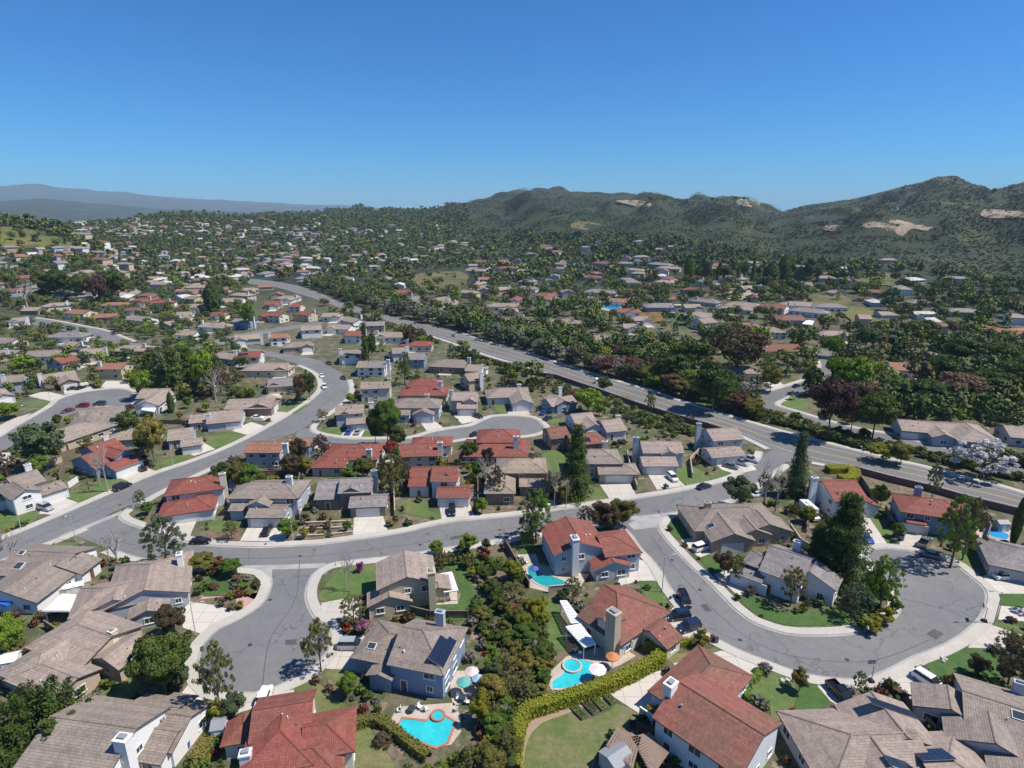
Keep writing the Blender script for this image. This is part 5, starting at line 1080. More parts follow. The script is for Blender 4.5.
def massed(name,items,mat,nq,shape,size,label=None):
    """items rows x,y,z,h,w,tint"""
    rng=np.random.default_rng(5); A=np.array(items); protos=[]
    for k in range(8):
        sh=shape[k%len(shape)]
        C,Nn,t=crown_pts(sh,nq if sh not in('conifer',) else max(nq,135),rng); protos.append((C,Nn,t))
    allV=[];allT=[]; idx=rng.integers(0,8,len(A))
    for k in range(8):
        S=A[idx==k]
        if not len(S): continue
        C,Nn,t=protos[k]; n=len(C); CC=C[None]*np.stack([S[:,4],S[:,4],S[:,3]],1)[:,None]+S[:,None,:3]
        a=rng.uniform(0,6.28,len(S)); NN=np.broadcast_to(Nn,(len(S),n,3)).reshape(-1,3)
        sz=np.repeat(size*(S[:,4]+S[:,3])/2,n)[:,None]
        V=cards(CC.reshape(-1,3),NN,sz,rng); allV.append(V); allT.append(np.clip(np.repeat(S[:,5],n)+.05*rng.uniform(-1,1,len(S)*n),0,1))
    o=link(name,quads_mesh(name,np.concatenate(allV),mat,np.concatenate(allT))); tag(o,label,None,None,'stuff'); return o
verge=[]
def fillpoly(poly,n,h0,h1,lst):
    xs=[q[0] for q in poly];ys=[q[1] for q in poly];k=t=0
    while k<n and t<n*30:
        t+=1;px=prnd.uniform(min(xs),max(xs));py=prnd.uniform(min(ys),max(ys))
        if inpoly(px,py,poly):
            g=gpl(px,py)
            if occ(g.x,g.y) in(0,6,4) and occ(g.x,g.y)!=1: h=prnd.uniform(h0,h1); lst.append((g.x,g.y,-.1,h,h*prnd.uniform(1,1.6),prnd.random())); k+=1
fillpoly([(670,390),(745,409),(870,446),(1060,492),(1060,482),(960,461),(870,441),(750,408),(700,391)],230,1.2,3.0,verge)
fillpoly([(690,392),(742,410),(812,430),(870,446),(870,452),(812,436),(740,416),(690,398)],200,1.5,3.4,verge)
fillpoly([(440,347),(557,382),(640,409),(700,430),(690,438),(640,424),(560,394),(455,362)],170,1.2,3.4,verge)
fillpoly([(330,305),(440,342),(440,350),(330,313)],120,1.5,4,verge)
fillpoly([(960,458),(1060,480),(1060,470),(990,455)],60,2,5,verge)
massed('verge_shrubs',verge,SM,420,('shrub','round'),.13)
massed('garden_shrubs',[(*s,prnd.random()) for s in sh_stuff],SM3,240,('shrub',),.20)
near_items=list(BELT);far_items=[];scrub=[]
rt=random.Random(17)
def coverage(px,py):
    yroad=np.interp(px,[0,250,335,480,600,730,860,1024],[262,276,298,338,376,416,452,494])
    if py>yroad-2 and px>250: return 0 if not inpoly(px,py,[(330,300),(440,345),(560,392),(480,395),(350,345)]) else .35
    if py>398:
        return .8 if (px>800 and py<np.interp(px,[800,862,894,953,1024],[400,424,426,440,455])) else 0
    if px<260:
        if py>300: return 1.15
        if py>225: return .95
        return .8
    if px<480 and py<300: return .72 if py>222 else .8
    if py<np.interp(px,[480,600,700,800,900,1024],[232,236,244,262,268,285]): return -1
    return .86 if py>345 else .70
for y0 in range(172,456,4):
    for x0 in range(-252,1284,24):
        px0,py0=x0+12,y0+2; c0=coverage(px0,py0)
        if c0==0: continue
        g=gp(px0,py0)
        if g is None: continue
        d=proj(g.x,g.y,g.z)[2]
        if d>3600: continue
        hm=(7.4 if px0<260 else 8.6) if c0>0 else 4.5; s=F*hm/d
        cc=c0 if c0>0 else .42
        n=cc*3.0*96/(.62*s*s)*(1 if c0>0 else 1.5); n=int(n)+(rt.random()<n%1)
        for _ in range(n):
            px=x0+rt.random()*24; py=y0+rt.random()*4; q=gp(px,py)
            if q is None: continue
            if occ(q.x,q.y) in (1,2,3) or (px>260 and q.y<900 and abs(q.x)<690 and any(occ(q.x+dx,q.y+dy) in (2,) for dx in(-2,2) for dy in(-3,2))): continue
            if px>260 and c0>0 and rt.random()<.75:
                u_=Vector((q.x,q.y)).normalized()
                if any(occ(q.x+u_.x*k_,q.y+u_.y*k_)==2 for k_ in (5,9,14)): continue
            if inpoly(px,py,[(415,272),(470,270),(472,293),(412,293)]) and rt.random()<.85: continue
            if inpoly(px,py,[(0,226),(40,230),(76,246),(60,253),(0,248)]) and rt.random()<.8: continue
            if inpoly(px,py,[(632,307),(690,307),(720,350),(716,364),(640,362)]) and rt.random()<.55: continue
            if inpoly(px,py,[(800,296),(850,297),(897,326),(840,333),(800,328)]) and rt.random()<.85: continue
            if inpoly(px,py,[(855,272),(935,272),(935,290),(855,288)]) and rt.random()<.7: continue
            if inpoly(px,py,[(862,217),(940,219),(930,238),(865,236)]) and rt.random()<.9: continue
            if inpoly(px,py,[(610,196),(652,196),(650,210),(610,209)]) and rt.random()<.9: continue
            if c0>0:
                h=(rt.uniform(3,9.5)*(.85 if py>300 else 1.1) if px<260 else rt.uniform(4,13)); w_=h*rt.uniform(.75,1.2)*(1.15 if px>260 else 1)
                it=(q.x,q.y,q.z-.3,h,w_,rt.random())
                (near_items if d<620 else far_items).append(it)
            else: h=rt.uniform(1.0,3.2); scrub.append((q.x,q.y,q.z-.5,h,h*rt.uniform(1.2,2.0),rt.random()))
print('mass',len(near_items),len(far_items),len(scrub))
massed('distant_trees',near_items,SM,300,('round','round','wide','round','conifer','round','shrub','wide'),.115)
massed('far_off_trees',far_items,SM,64,('round','wide','round','shrub'),.24)
massed('hillside_scrub',scrub,SM2,18,('shrub',),.36)
# ---- hedges
def hedge(pts,wd,h,col,label,px=True):
    L=smooth(W(pts),step=.6); rng=np.random.default_rng(len(pts)*7+int(h*10)); C=[];Nn=[]
    b=MB(); 
    org=L[len(L)//2]
    for i,p in enumerate(L):
        d=(L[min(len(L)-1,i+1)]-L[max(0,i-1)]).normalized(); nr=Vector((-d.y,d.x)); m=int(70*(wd+2*h)/4*.6)
        for _ in range(m):
            s=rng.random(); per=wd+2*h; u=s*per; al=(rng.random()-.5)*.6
            if u<h: o_,z,nn=-wd/2,u,(-1,.15)
            elif u<h+wd: o_,z,nn=u-h-wd/2,h,(0,1)
            else: o_,z,nn=wd/2,u-h-wd,(1,.15)
            jj=rng.normal()*.09; q=p+nr*(o_*(1+.04*math.sin(i*.7))+jj*nn[0])+d*al
            C.append((q.x-org.x,q.y-org.y,max(.03,z+jj*nn[1]+.05*math.sin(i*.5)))); Nn.append((nr.x*nn[0]+d.x*rng.normal()*.4,nr.y*nn[0]+d.y*rng.normal()*.4,nn[1]+rng.normal()*.4))
    C=np.array(C);Nn=np.array(Nn); o=link('hedge',quads_mesh('hedge',cards(C,Nn,.30,rng),LM[col],rng.random(len(C))),None,(org.x,org.y,0)); tag(o,label,'hedge')
    core=MB(); 
    for i in range(len(L)-1):
        a,c_=L[i],L[i+1]; d=(c_-a).normalized(); nr=Vector((-d.y,d.x))*(wd/2-.12)
        P=[a-nr,a+nr,c_+nr,c_-nr]; P=[(p.x-org.x,p.y-org.y) for p in P]
        core.face([(p[0],p[1],h-.12) for p in P][::-1]); core.face([(P[0][0],P[0][1],0),(P[3][0],P[3][1],0),(P[3][0],P[3][1],h-.12),(P[0][0],P[0][1],h-.12)]); core.face([(P[2][0],P[2][1],0),(P[1][0],P[1][1],0),(P[1][0],P[1][1],h-.12),(P[2][0],P[2][1],h-.12)])
    link('stems',core.mesh('stems',[LM[col]]),o); mark([(p.x+.01,p.y) for p in L]+[(p.x-.8,p.y+.8) for p in L[::-1]],6,0)
hedge([(514,775),(518,740),(522,724),(529,716),(545,711),(570,703),(600,693),(630,680),(652,668),(661,661),(655,652),(645,648)],1.9,2.2,'lime','long yellow-green clipped hedge curving around the big back lawn')
hedge([(347,731),(366,724),(381,725),(398,737),(414,750),(428,760)],1.5,1.35,'olive','dark clipped hedge curving below the fenced turquoise pool')
hedge([(743,691),(755,680),(766,669)],1.0,1.1,'green','low clipped hedge between concrete drive and striped lawn')
hedge([(743,692),(752,703),(768,708)],1.3,.9,'green','low hedge along the pink walk of the big red house')
hedge([(886,684),(896,693),(906,701)],1.3,1.1,'brown','brownish clipped hedge between the two lower driveways')
hedge([(808,722),(818,738),(822,752)],2.4,1.7,'green','broad dark green hedge mass beside the mauve house')
hedge([(672,647),(690,644)],1.2,1.1,'lime','short lime hedge below the red garage roof')
hedge([(196,764),(205,752),(212,742)],2.4,1.2,'olive','olive clipped hedge in the narrow yard of the white house')
hedge([(648,577),(662,578)],1.2,.9,'brown','short brown hedge by the corner kerb') if False else None
hedge([(521,541),(533,540)],2.6,1.8,'bright','square bright green hedge block at the ravine top')
hedge([(827,472),(850,472),(853,480),(840,482)],3.2,1.8,'lime','bushy green hedge at the head of the bare lot')
hedge([(660,497),(672,494)],1.5,1.0,'lime','short hedge left of the twin-garage drive') if False else None
# ---------------------------------------------------------------- pools
def watermat():
    m,n,b=nmat('pool water'); b.inputs['Roughness'].default_value=.06; g=N(n,'NewGeometry')
    v=N(n,'TexVoronoi',feature='SMOOTH_F1'); v.inputs['Scale'].default_value=1.6; n.links.new(g.outputs['Position'],v.inputs['Vector'])
    a=mix(n,ramp(n,v.outputs['Distance'],[(.2,(0,0,0)),(.7,(1,1,1))]),(.035,.50,.54),(.05,.58,.60)); a=mix(n,ramp(n,tex(n,.3,3),[(.3,(0,0,0)),(.7,(1,1,1))]),a,(.025,.40,.47)); n.links.new(a,b.inputs['Base Color'])
    bump(n,b,tex(n,3,2),.15,.03); return m
WATER=watermat(); WATER2=plain('deep pool water',(.02,.30,.33),.06,0,.2,.6); COPE=plain('brick coping',(.42,.15,.10),.7,0,.2,3); COPE2=plain('stone coping',(.50,.42,.36),.7,0,.15,2)
def pool(px,label,cope,water,spa=None,sm=True,parts=()):
    P=W(px); P=[tuple(q) for q in (smooth(P,True,.8) if sm else P)]; cx=sum(p[0] for p in P)/len(P); cy=sum(p[1] for p in P)/len(P)
    area=sum(P[i][0]*P[(i+1)%len(P)][1]-P[(i+1)%len(P)][0]*P[i][1] for i in range(len(P)))
    if area<0: P=P[::-1]
    root=bpy.data.objects.new('swimming_pool',None); COL.objects.link(root); root.location=(cx,cy,0); tag(root,label,'pool')
    Q=[(p[0]-cx,p[1]-cy) for p in P]; b=MB(); b.prism(Q,0,.10); link('water',b.mesh('water',[water]),root)
    b=MB(); n=len(Q); nor=[]
    for i in range(n):
        a,c_=Vector(Q[i-1]),Vector(Q[(i+1)%n]); d=(c_-a).normalized(); nor.append(Vector((d.y,-d.x)))
    for i in range(n):
        j=(i+1)%n; A,B_=Vector(Q[i]),Vector(Q[j])
        for o0,o1,z0,z1 in ((-.05,-.05,.05,.17),(-.05,.32,.17,.17),(.32,.32,.17,0)):
            b.face([(*(A+nor[i]*o0),z0),(*(B_+nor[j]*o0),z0),(*(B_+nor[j]*o1),z1),(*(A+nor[i]*o1),z1)])
    link('coping',b.mesh('coping',[cope]),root); mark(P,5,.5)
    if spa:
        g=gpl(*spa[:2]); r_=spa[2]; b=MB(); 
        for i in range(20):
            a0,a1=i*math.pi/10,(i+1)*math.pi/10
            for (ra,rb,za,zb) in ((r_,r_-.3,.42,.42),(r_-.3,r_-.3,.42,.2),(r_+.0,r_+.0,.0,.42)):
                b.face([(ra*math.cos(a0),ra*math.sin(a0),za),(ra*math.cos(a1),ra*math.sin(a1),za),(rb*math.cos(a1),rb*math.sin(a1),zb),(rb*math.cos(a0),rb*math.sin(a0),zb)])
        s=link('spa',b.mesh('spa',[cope]),root,(g.x-cx,g.y-cy,0)); b=MB(); b.prism([((r_-.3)*math.cos(i*math.pi/10),(r_-.3)*math.sin(i*math.pi/10)) for i in range(20)],.1,.33); link('spa_water',b.mesh('spa_water',[water]),s)
    return root
pool([(398,729),(402,719),(427,722),(430,718),(444,716),(455,723),(447,743),(436,748),(420,742)],'turquoise brick-edged pool with a raised round spa below the blue house',COPE,WATER,(438,717,1.15),False)
pool([(527,569),(532,565),(538,565),(541,573),(550,576),(565,582),(569,587),(548,588),(532,580)],'dark teal kidney-shaped pool beside the red-roofed grey-blue house',COPE2,WATER2)
pool([(552,682),(563,674),(567,662),(578,660),(592,663),(599,671),(592,677),(580,684),(571,688),(552,689)],'bright turquoise pool with a round spa beside the lime hedge',COPE2,WATER,(572,667,1.7))
pool([(980,531),(994,530),(1008,535),(1006,540),(992,537)],'small blue pool beside the cypress at the right edge',COPE2,plain('blue pool water',(.03,.28,.55),.06,0,.1))
pool([(591,304),(604,303),(619,307),(617,310),(603,308)],'distant long blue pool in front of a terracotta-roofed house',COPE2,plain('blue pool water',(.03,.28,.55),.06,0,.1))
# ---------------------------------------------------------------- patio covers, awnings, umbrellas, pergolas
WHITEP=plain('white painted wood',(.80,.80,.78),.55,0,.04); WOODP=plain('weathered wood',(.24,.17,.13),.85,0,.25,2)
def cover(px4,z,mat,label,name='patio_cover',slats=True,wcol=None):
    P=[gpl(x,y,z) for x,y in px4]; c_=sum(P,Vector())/4; root=bpy.data.objects.new(name,None); COL.objects.link(root); root.location=(c_.x,c_.y,0); tag(root,label,name.replace('_',' '))
    P=[p-Vector((c_.x,c_.y,0)) for p in P]; b=MB(); n=int((P[3]-P[0]).length/.42)
    if slats:
        for i in range(n+1):
            t=i/max(1,n); A=P[0].lerp(P[3],t);B_=P[1].lerp(P[2],t); d=(B_-A); M_=(A+B_)/2; b.box((M_.x,M_.y,z),(d.length,.30,.10),0,math.atan2(d.y,d.x))
    else:
        b.face([p+Vector((0,0,.12)) for p in P]); b.face([p for p in P[::-1]])
        for i in range(4): b.face([P[i],P[(i+1)%4],P[(i+1)%4]+Vector((0,0,.12)),P[i]+Vector((0,0,.12))])
    link('slatted_top' if slats else 'top',b.mesh('top',[mat]),root)
    b=MB()
    for i in (0,1,2,3):
        A,B_=P[i],P[(i+1)%4]; d=B_-A; M_=(A+B_)/2; b.box((M_.x,M_.y,z-.14),(d.length,.14,.18),0,math.atan2(d.y,d.x))
    link('beam',b.mesh('beam',[mat]),root)
    for i in range(4):
        b=MB(); q=P[i].lerp(Vector((0,0,z)),.06); b.box((0,0,z/2),(.16,.16,z)); link('post',b.mesh('post',[mat]),root,(q.x,q.y,0))
    return root
cover([(560,601),(567,601),(583,622),(571,623)],2.7,WHITEP,'upper of the two long white slatted patio covers beside the red house')
cover([(566,627),(581,624),(596,643),(584,647)],2.7,WHITEP,'lower and wider white slatted patio cover beside the red house')
cover([(615,636),(630,632),(633,640),(618,645)],2.6,WHITEP,'small white patio cover at the foot of the tall tan chimney')
cover([(440,574),(452,572),(458,590),(444,592)],2.7,WHITEP,'white lattice patio cover on the right side of the beige house')
cover([(44,611),(62,594),(77,595),(69,611)],2.7,WHITEP,'solid white patio roof left of the mauve-roofed bungalow',slats=False)
cover([(817,558),(823,557),(836,573),(829,575)],2.6,WHITEP,'narrow white side cover behind the grey-blue house',slats=False)
cover([(607,746),(618,728),(640,737),(632,768)],2.6,WOODP,'weathered wooden pergola at the bottom edge by the big back lawn','pergola')
cover([(632,738),(650,733),(668,752),(652,775)],2.6,WOODP,'vine-brown wooden pergola beside the big red house','pergola')
cover([(-4,603),(14,592),(24,596),(6,606)],2.5,plain('blue canvas',(.02,.12,.50),.7),'bright blue canvas awning at the left edge','awning',False)
cover([(222,487),(226,478),(236,480),(232,490)],2.6,WHITEP,'white cover behind the red hipped corner house',slats=False)
cover([(203,389),(206,385),(216,386),(213,390)],2.6,WHITEP,'white cover behind the distant orange house',slats=False)
cover([(141,410),(144,407),(156,408),(154,412)],2.6,WHITEP,'white patio roof below the double-gabled house',slats=False)
cover([(384,462),(388,456),(396,458),(394,464)],2.4,WHITEP,'white sail cover between the two red houses',slats=False)
cover([(802,324),(806,320),(814,321),(812,325)],2.6,WHITEP,'white gazebo roof on the far slope','gazebo',False)
def umbrella(px,py,r_,col,label):
    g=gpl(px,py); root=bpy.data.objects.new('patio_umbrella',None); COL.objects.link(root); root.location=g; tag(root,label,'umbrella'); b=MB(); n=8; z=2.35
    for i in range(n):
        a0,a1=i*2*math.pi/n,(i+1)*2*math.pi/n; b.face([(0,0,z+.5),(r_*math.cos(a0),r_*math.sin(a0),z),(r_*math.cos(a1),r_*math.sin(a1),z)]); b.face([(r_*math.cos(a0),r_*math.sin(a0),z),(r_*math.cos(a0),r_*math.sin(a0),z-.12),(r_*math.cos(a1),r_*math.sin(a1),z-.12),(r_*math.cos(a1),r_*math.sin(a1),z)])
    link('canopy',b.mesh('canopy',[plain('canvas '+str(col),col,.8,0,.08)]),root); b=MB(); b.tube((0,0,0),(0,0,z+.5),.04,.03); link('pole',b.mesh('pole',[WHITEP]),root); b=MB(); b.tube((0,0,.07),(0,0,.2),.3,.25,10); link('base',b.mesh('base',[TRIM['grey']]),root)
umbrella(597,681,1.5,(.75,.66,.68),'pale pink umbrella overlapping the turquoise pool edge'); umbrella(612,668,1.2,(.50,.20,.08),'orange-brown umbrella on the pool patio'); umbrella(472,683,1.2,(.62,.50,.50),'dusty pink umbrella on the patio right of the blue house'); umbrella(464,694,1.2,(.10,.36,.34),'teal umbrella beside the pink one on the side patio'); umbrella(478,690,1.0,(.30,.45,.60),'pale blue umbrella at the patio edge')
umbrella(534,578,1.0,(.08,.10,.35),'navy umbrella beside the kidney pool'); umbrella(620,655,1.0,(.15,.35,.65),'small blue umbrella beside the tall tan chimney')
def table_set(px,py,label):
    g=gpl(px,py); root=bpy.data.objects.new('patio_table',None); COL.objects.link(root); root.location=(g.x,g.y,.07); tag(root,label,'table'); b=MB(); b.tube((0,0,.70),(0,0,.75),.65,.65,14); link('tabletop',b.mesh('tabletop',[GLASS]),root)
    for k in range(4):
        b=MB(); a=k*math.pi/2; b.tube((.4*math.cos(a),.4*math.sin(a),0),(.45*math.cos(a),.45*math.sin(a),.7),.03,.03); link('leg',b.mesh('leg',[TRIM['grey']]),root)
CHM=None
def chair_me():
    b=MB(); b.box((0,0,.42),(.6,.6,.08)); s=b.mesh('seat',[TRIM['white']]); b=MB(); b.box((0,.3,.75),(.6,.07,.6)); k=b.mesh('backrest',[TRIM['white']]); b=MB(); b.box((0,0,.2),(.06,.06,.4)); l=b.mesh('leg',[TRIM['grey']]); return s,k,l
CHM=chair_me()
def chair(px,py,rz,label,group):
    g=gpl(px,py); root=bpy.data.objects.new('patio_chair',None); COL.objects.link(root); root.location=(g.x,g.y,.07); root.rotation_euler=(0,0,rz); tag(root,label,'chair',group); link('seat',CHM[0],root); link('backrest',CHM[1],root)
    for x in(-.25,.25):
        for y in(-.25,.25): link('leg',CHM[2],root,(x,y,0))
table_set(463,701,'round glass patio table below the teal umbrella'); table_set(585,650,'round dark table near the turquoise pool'); table_set(412,712,'small dark table between blue house and pool')
for k,(x,y) in enumerate(((458,700),(468,704),(470,697),(458,695))): chair(x,y,k*1.6,('left front','right front','right rear','left rear')[k]+' pale patio chair around the side patio table','chairs on the side patio')
for k,(x,y) in enumerate(((420,709),(426,711),(456,711),(399,712))): chair(x,y,k*1.3+1,('pale lounge chair near the spa side of the brick-edged pool','pale lounge chair left of the round spa','pale lounge chair right of the round spa','pale lounge chair at the left end of the brick-edged pool')[k],'chairs beside the brick-edged pool')
for k,(x,y) in enumerate(((522,561),(526,564),(519,558),(580,655),(575,652))): chair(x,y,k,('middle','right','left','rear','front')[k]+' pale lounge chair on the paving beside the '+('kidney pool' if k<3 else 'pool with round spa'),'poolside lounge chairs')
# raised garden beds
WB=plain('bed timber',(.12,.10,.08),.9,0,.2)
for k,(x,y) in enumerate(((579,713),(590,708),(599,704),(608,698))):
    g=gpl(x,y); q=gpl(x+8,y+8); d=q-g; ang=math.atan2(d.y,d.x); root=bpy.data.objects.new('raised_bed',None); COL.objects.link(root); root.location=(g.x,g.y,0); root.rotation_euler=(0,0,ang); tag(root,('leftmost','second from left','second from right','rightmost')[k]+' of the four timber vegetable beds on the big lawn','garden bed','vegetable beds on the lawn')
    b=MB(); 
    for (cx,cy,sx,sy) in ((0,-.6,2.9,.09),(0,.6,2.9,.09),(-1.4,0,.09,1.12),(1.4,0,.09,1.12)): b.box((cx,cy,.2),(sx,sy,.4))
    link('frame',b.mesh('frame',[WB]),root); b=MB(); b.box((0,0,.16),(2.7,1.1,.3)); link('soil',b.mesh('soil',[DIRT]),root)
    rng=np.random.default_rng(k); C=np.stack([rng.uniform(-1.3,1.3,260),rng.uniform(-.5,.5,260),rng.uniform(.3,.6,260)],1); link('vegetables',quads_mesh('vegetables',cards(C,rng.normal(size=(260,3))+np.array([0,0,1.]),.2,rng),LM[('green','bluegreen','bright','green')[k]],rng.random(260)),root)
# ---------------------------------------------------------------- fences and walls
FENW=plain('fence wood',(.20,.14,.105),.85,0,.2,1.5); MAS=plain('masonry wall',(.14,.085,.075),.85,0,.2,1.2); STW=plain('stucco wall',(.46,.38,.30),.85,0,.1); WHF=plain('white fence',(.74,.74,.72),.6,0,.05)
def fence(px,h,mat,label,name='fence',th=.12,post=2.6):
    L=W(px); c_=L[len(L)//2]; root=bpy.data.objects.new(name,None); COL.objects.link(root); root.location=(c_[0],c_[1],0); tag(root,label,name.replace('_',' '))
    b=MB(); pb=MB(); cap=MB()
    for i in range(len(L)-1):
        a=Vector(L[i])-Vector(c_);e=Vector(L[i+1])-Vector(c_); d=e-a; m=(a+e)/2; an=math.atan2(d.y,d.x); b.box((m.x,m.y,h/2),(d.length,th,h),0,an); cap.box((m.x,m.y,h+.04),(d.length,th+.12,.10),0,an)
        n=max(1,int(d.length/post))
        for k in range(n+1): q=a.lerp(e,k/n); pb.box((q.x,q.y,h/2+.06),(th+.14,th+.14,h+.12),0,an)
        P=[Vector(L[i]),Vector(L[i+1])]; nr=Vector((-d.y,d.x)).normalized()*.6; mark([tuple(P[0]-nr),tuple(P[1]-nr),tuple(P[1]+nr),tuple(P[0]+nr)],6,0,True)
    link('panel' if name!='boundary_wall' else 'masonry',b.mesh('panel',[mat]),root); link('pillars' if False else 'post',pb.mesh('post',[mat]),root); link('coping',cap.mesh('coping',[mat]),root); return root
fence([(455,350),(490,362),(535,375),(557,379),(600,393.5),(637,407),(675,419),(707,428),(735,437)],1.9,MAS,'long dark masonry wall following the near side of the main road west of the junction','boundary_wall',.3,9)
fence([(855,472.5),(894,483),(926,490.5),(973,504),(1020,515.5),(1080,532)],1.9,MAS,'dark masonry wall between the bare brown lot and the main road','boundary_wall',.3,9)
fence([(505,545),(516,565),(529,588)],1.7,FENW,'dark sloping fence left of the kidney pool'); fence([(855,473),(868,492),(876,508)],1.7,FENW,'brown board fence on the left of the bare lot'); fence([(549,593),(572,591)],1.6,STW,'tan garden wall closing the kidney pool terrace','garden_wall'); fence([(402,611),(430,618),(468,618)],1.6,FENW,'brown fence between the beige and blue houses')
FPX=[([(300,520),(297,497),(300,478)],'fence left of the terraced rockery'),([(395,516),(394,490),(392,470)],'fence right of the grey-roofed house'),([(478,508),(478,485),(476,468)],'fence right of the three-garage house'),([(556,500),(545,478),(538,460)],'fence beside the shake-roofed house'),([(232,520),(226,500)],'fence between red hipped and brown houses'),
 ([(637,490),(630,470),(627,455)],'fence beside the brown two-storey house'),([(318,470),(392,468)],'back fence behind the grey-roofed house'),([(392,468),(476,467)],'back fence behind the three-garage house'),([(476,467),(540,458)],'back fence behind the shake-roofed house'),([(692,478),(690,462),(700,452)],'fence beside the pale blue corner house'),
 ([(236,478),(300,474),(318,470)],'back fence above the brown two-storey house'),([(60,480),(64,466),(80,462)],'fence between the two gabled left houses'),([(138,458),(150,450),(165,446)],'fence right of the red-tiled blue house'),([(40,470),(62,462)],'fence above the grey-roofed white-gabled house'),([(94,448),(60,458)],'fence below the bluish round tree'),
 ([(205,425),(160,424),(150,440)],'fence above the small white-garage house'),([(98,664),(64,640),(46,628)],'fence below the white patio roof'),([(60,598),(92,588)],'fence beside the skylight bungalow'),([(215,738),(226,716)],'fence between the white and red houses'),([(652,724),(640,716)],'fence left of the big red house'),([(905,706),(934,734),(962,758)],'fence between the two lower-right houses'),
 ([(790,530),(800,545),(812,552)],'fence behind the brown bungalow'),([(788,480),(812,512),(806,530)],'fence beside the parked camper'),([(885,512),(895,530)],'fence left of the red blue-walled house'),([(970,505),(990,530),(985,545)],'fence around the small blue pool'),([(575,470),(610,482)],'fence behind the tall conifer'),([(330,455),(318,442)],'fence left of the red hipped bungalow'),([(448,462),(470,450),(485,444)],'fence below the red pyramid-roofed house')]
for k,(p,l) in enumerate(FPX): fence(p,1.65,(FENW,STW,FENW,WHF)[k%4 if k%4!=3 or k in(19,) else 0],('brown board ','tan stucco ','brown board ','brown board ')[k%4]+l)
fence([(30,612),(38,600),(58,592)],1.2,WHF,'white picket fence behind the skylight bungalow'); fence([(69,488),(78,482)],1.6,WHF,'white gate fence right of the white-gabled house')
# rockery terraces
for k,(p,l) in enumerate((([(304,524),(330,523),(350,522)],'upper'),([(302,530),(330,529),(352,528)],'middle'),([(298,537),(325,536),(352,533)],'lower'))): fence(p,.45,STW,l+' low stone terrace wall in the rockery front yard','terrace_wall',.3,2)
# ---------------------------------------------------------------- vehicles
TYRE=plain('tyre rubber',(.02,.02,.02),.85,0,.1); RIM=plain('wheel rim',(.45,.46,.47),.35,.7,.05); HL=plain('headlamp glass',(.75,.77,.78),.1,0,0); TLM=plain('tail lamp',(.35,.01,.01),.2,0,0); CGL=plain('car glass',(.02,.025,.03),.06,0,0)
CARC={'black':(.012,.012,.014),'white':(.80,.80,.79),'silver':(.42,.45,.48),'navy':(.02,.03,.07),'blue':(.03,.10,.38),'red':(.40,.02,.025),'grey':(.16,.17,.18),'teal':(.03,.11,.13),'maroon':(.20,.02,.03)}
def paint(c_):
    key=('car',c_)
    if key not in MATS:
        m,n,b=nmat(c_+' car paint'); b.inputs['Base Color'].default_value=(*CARC[c_],1); b.inputs['Roughness'].default_value=.28; b.inputs['Metallic'].default_value=.25 if c_!='white' else 0; b.inputs['Coat Weight'].default_value=.6; MATS[key]=m
    return MATS[key]
def loft(b,S,m=0):
    """S: list of (x, halfw_low, halfw_high, zb, zt)"""
    R_=[[(x,-wl,zb),(x,-wl,(zb+zt)/2),(x,-wh,zt),(x,wh,zt),(x,wl,(zb+zt)/2),(x,wl,zb)] for x,wl,wh,zb,zt in S]
    for i in range(len(R_)-1):
        for k in range(6): b.face([R_[i][k],R_[i+1][k],R_[i+1][(k+1)%6],R_[i][(k+1)%6]][::-1],m)
    b.face(R_[0]);b.face(R_[-1][::-1])
CARM={}
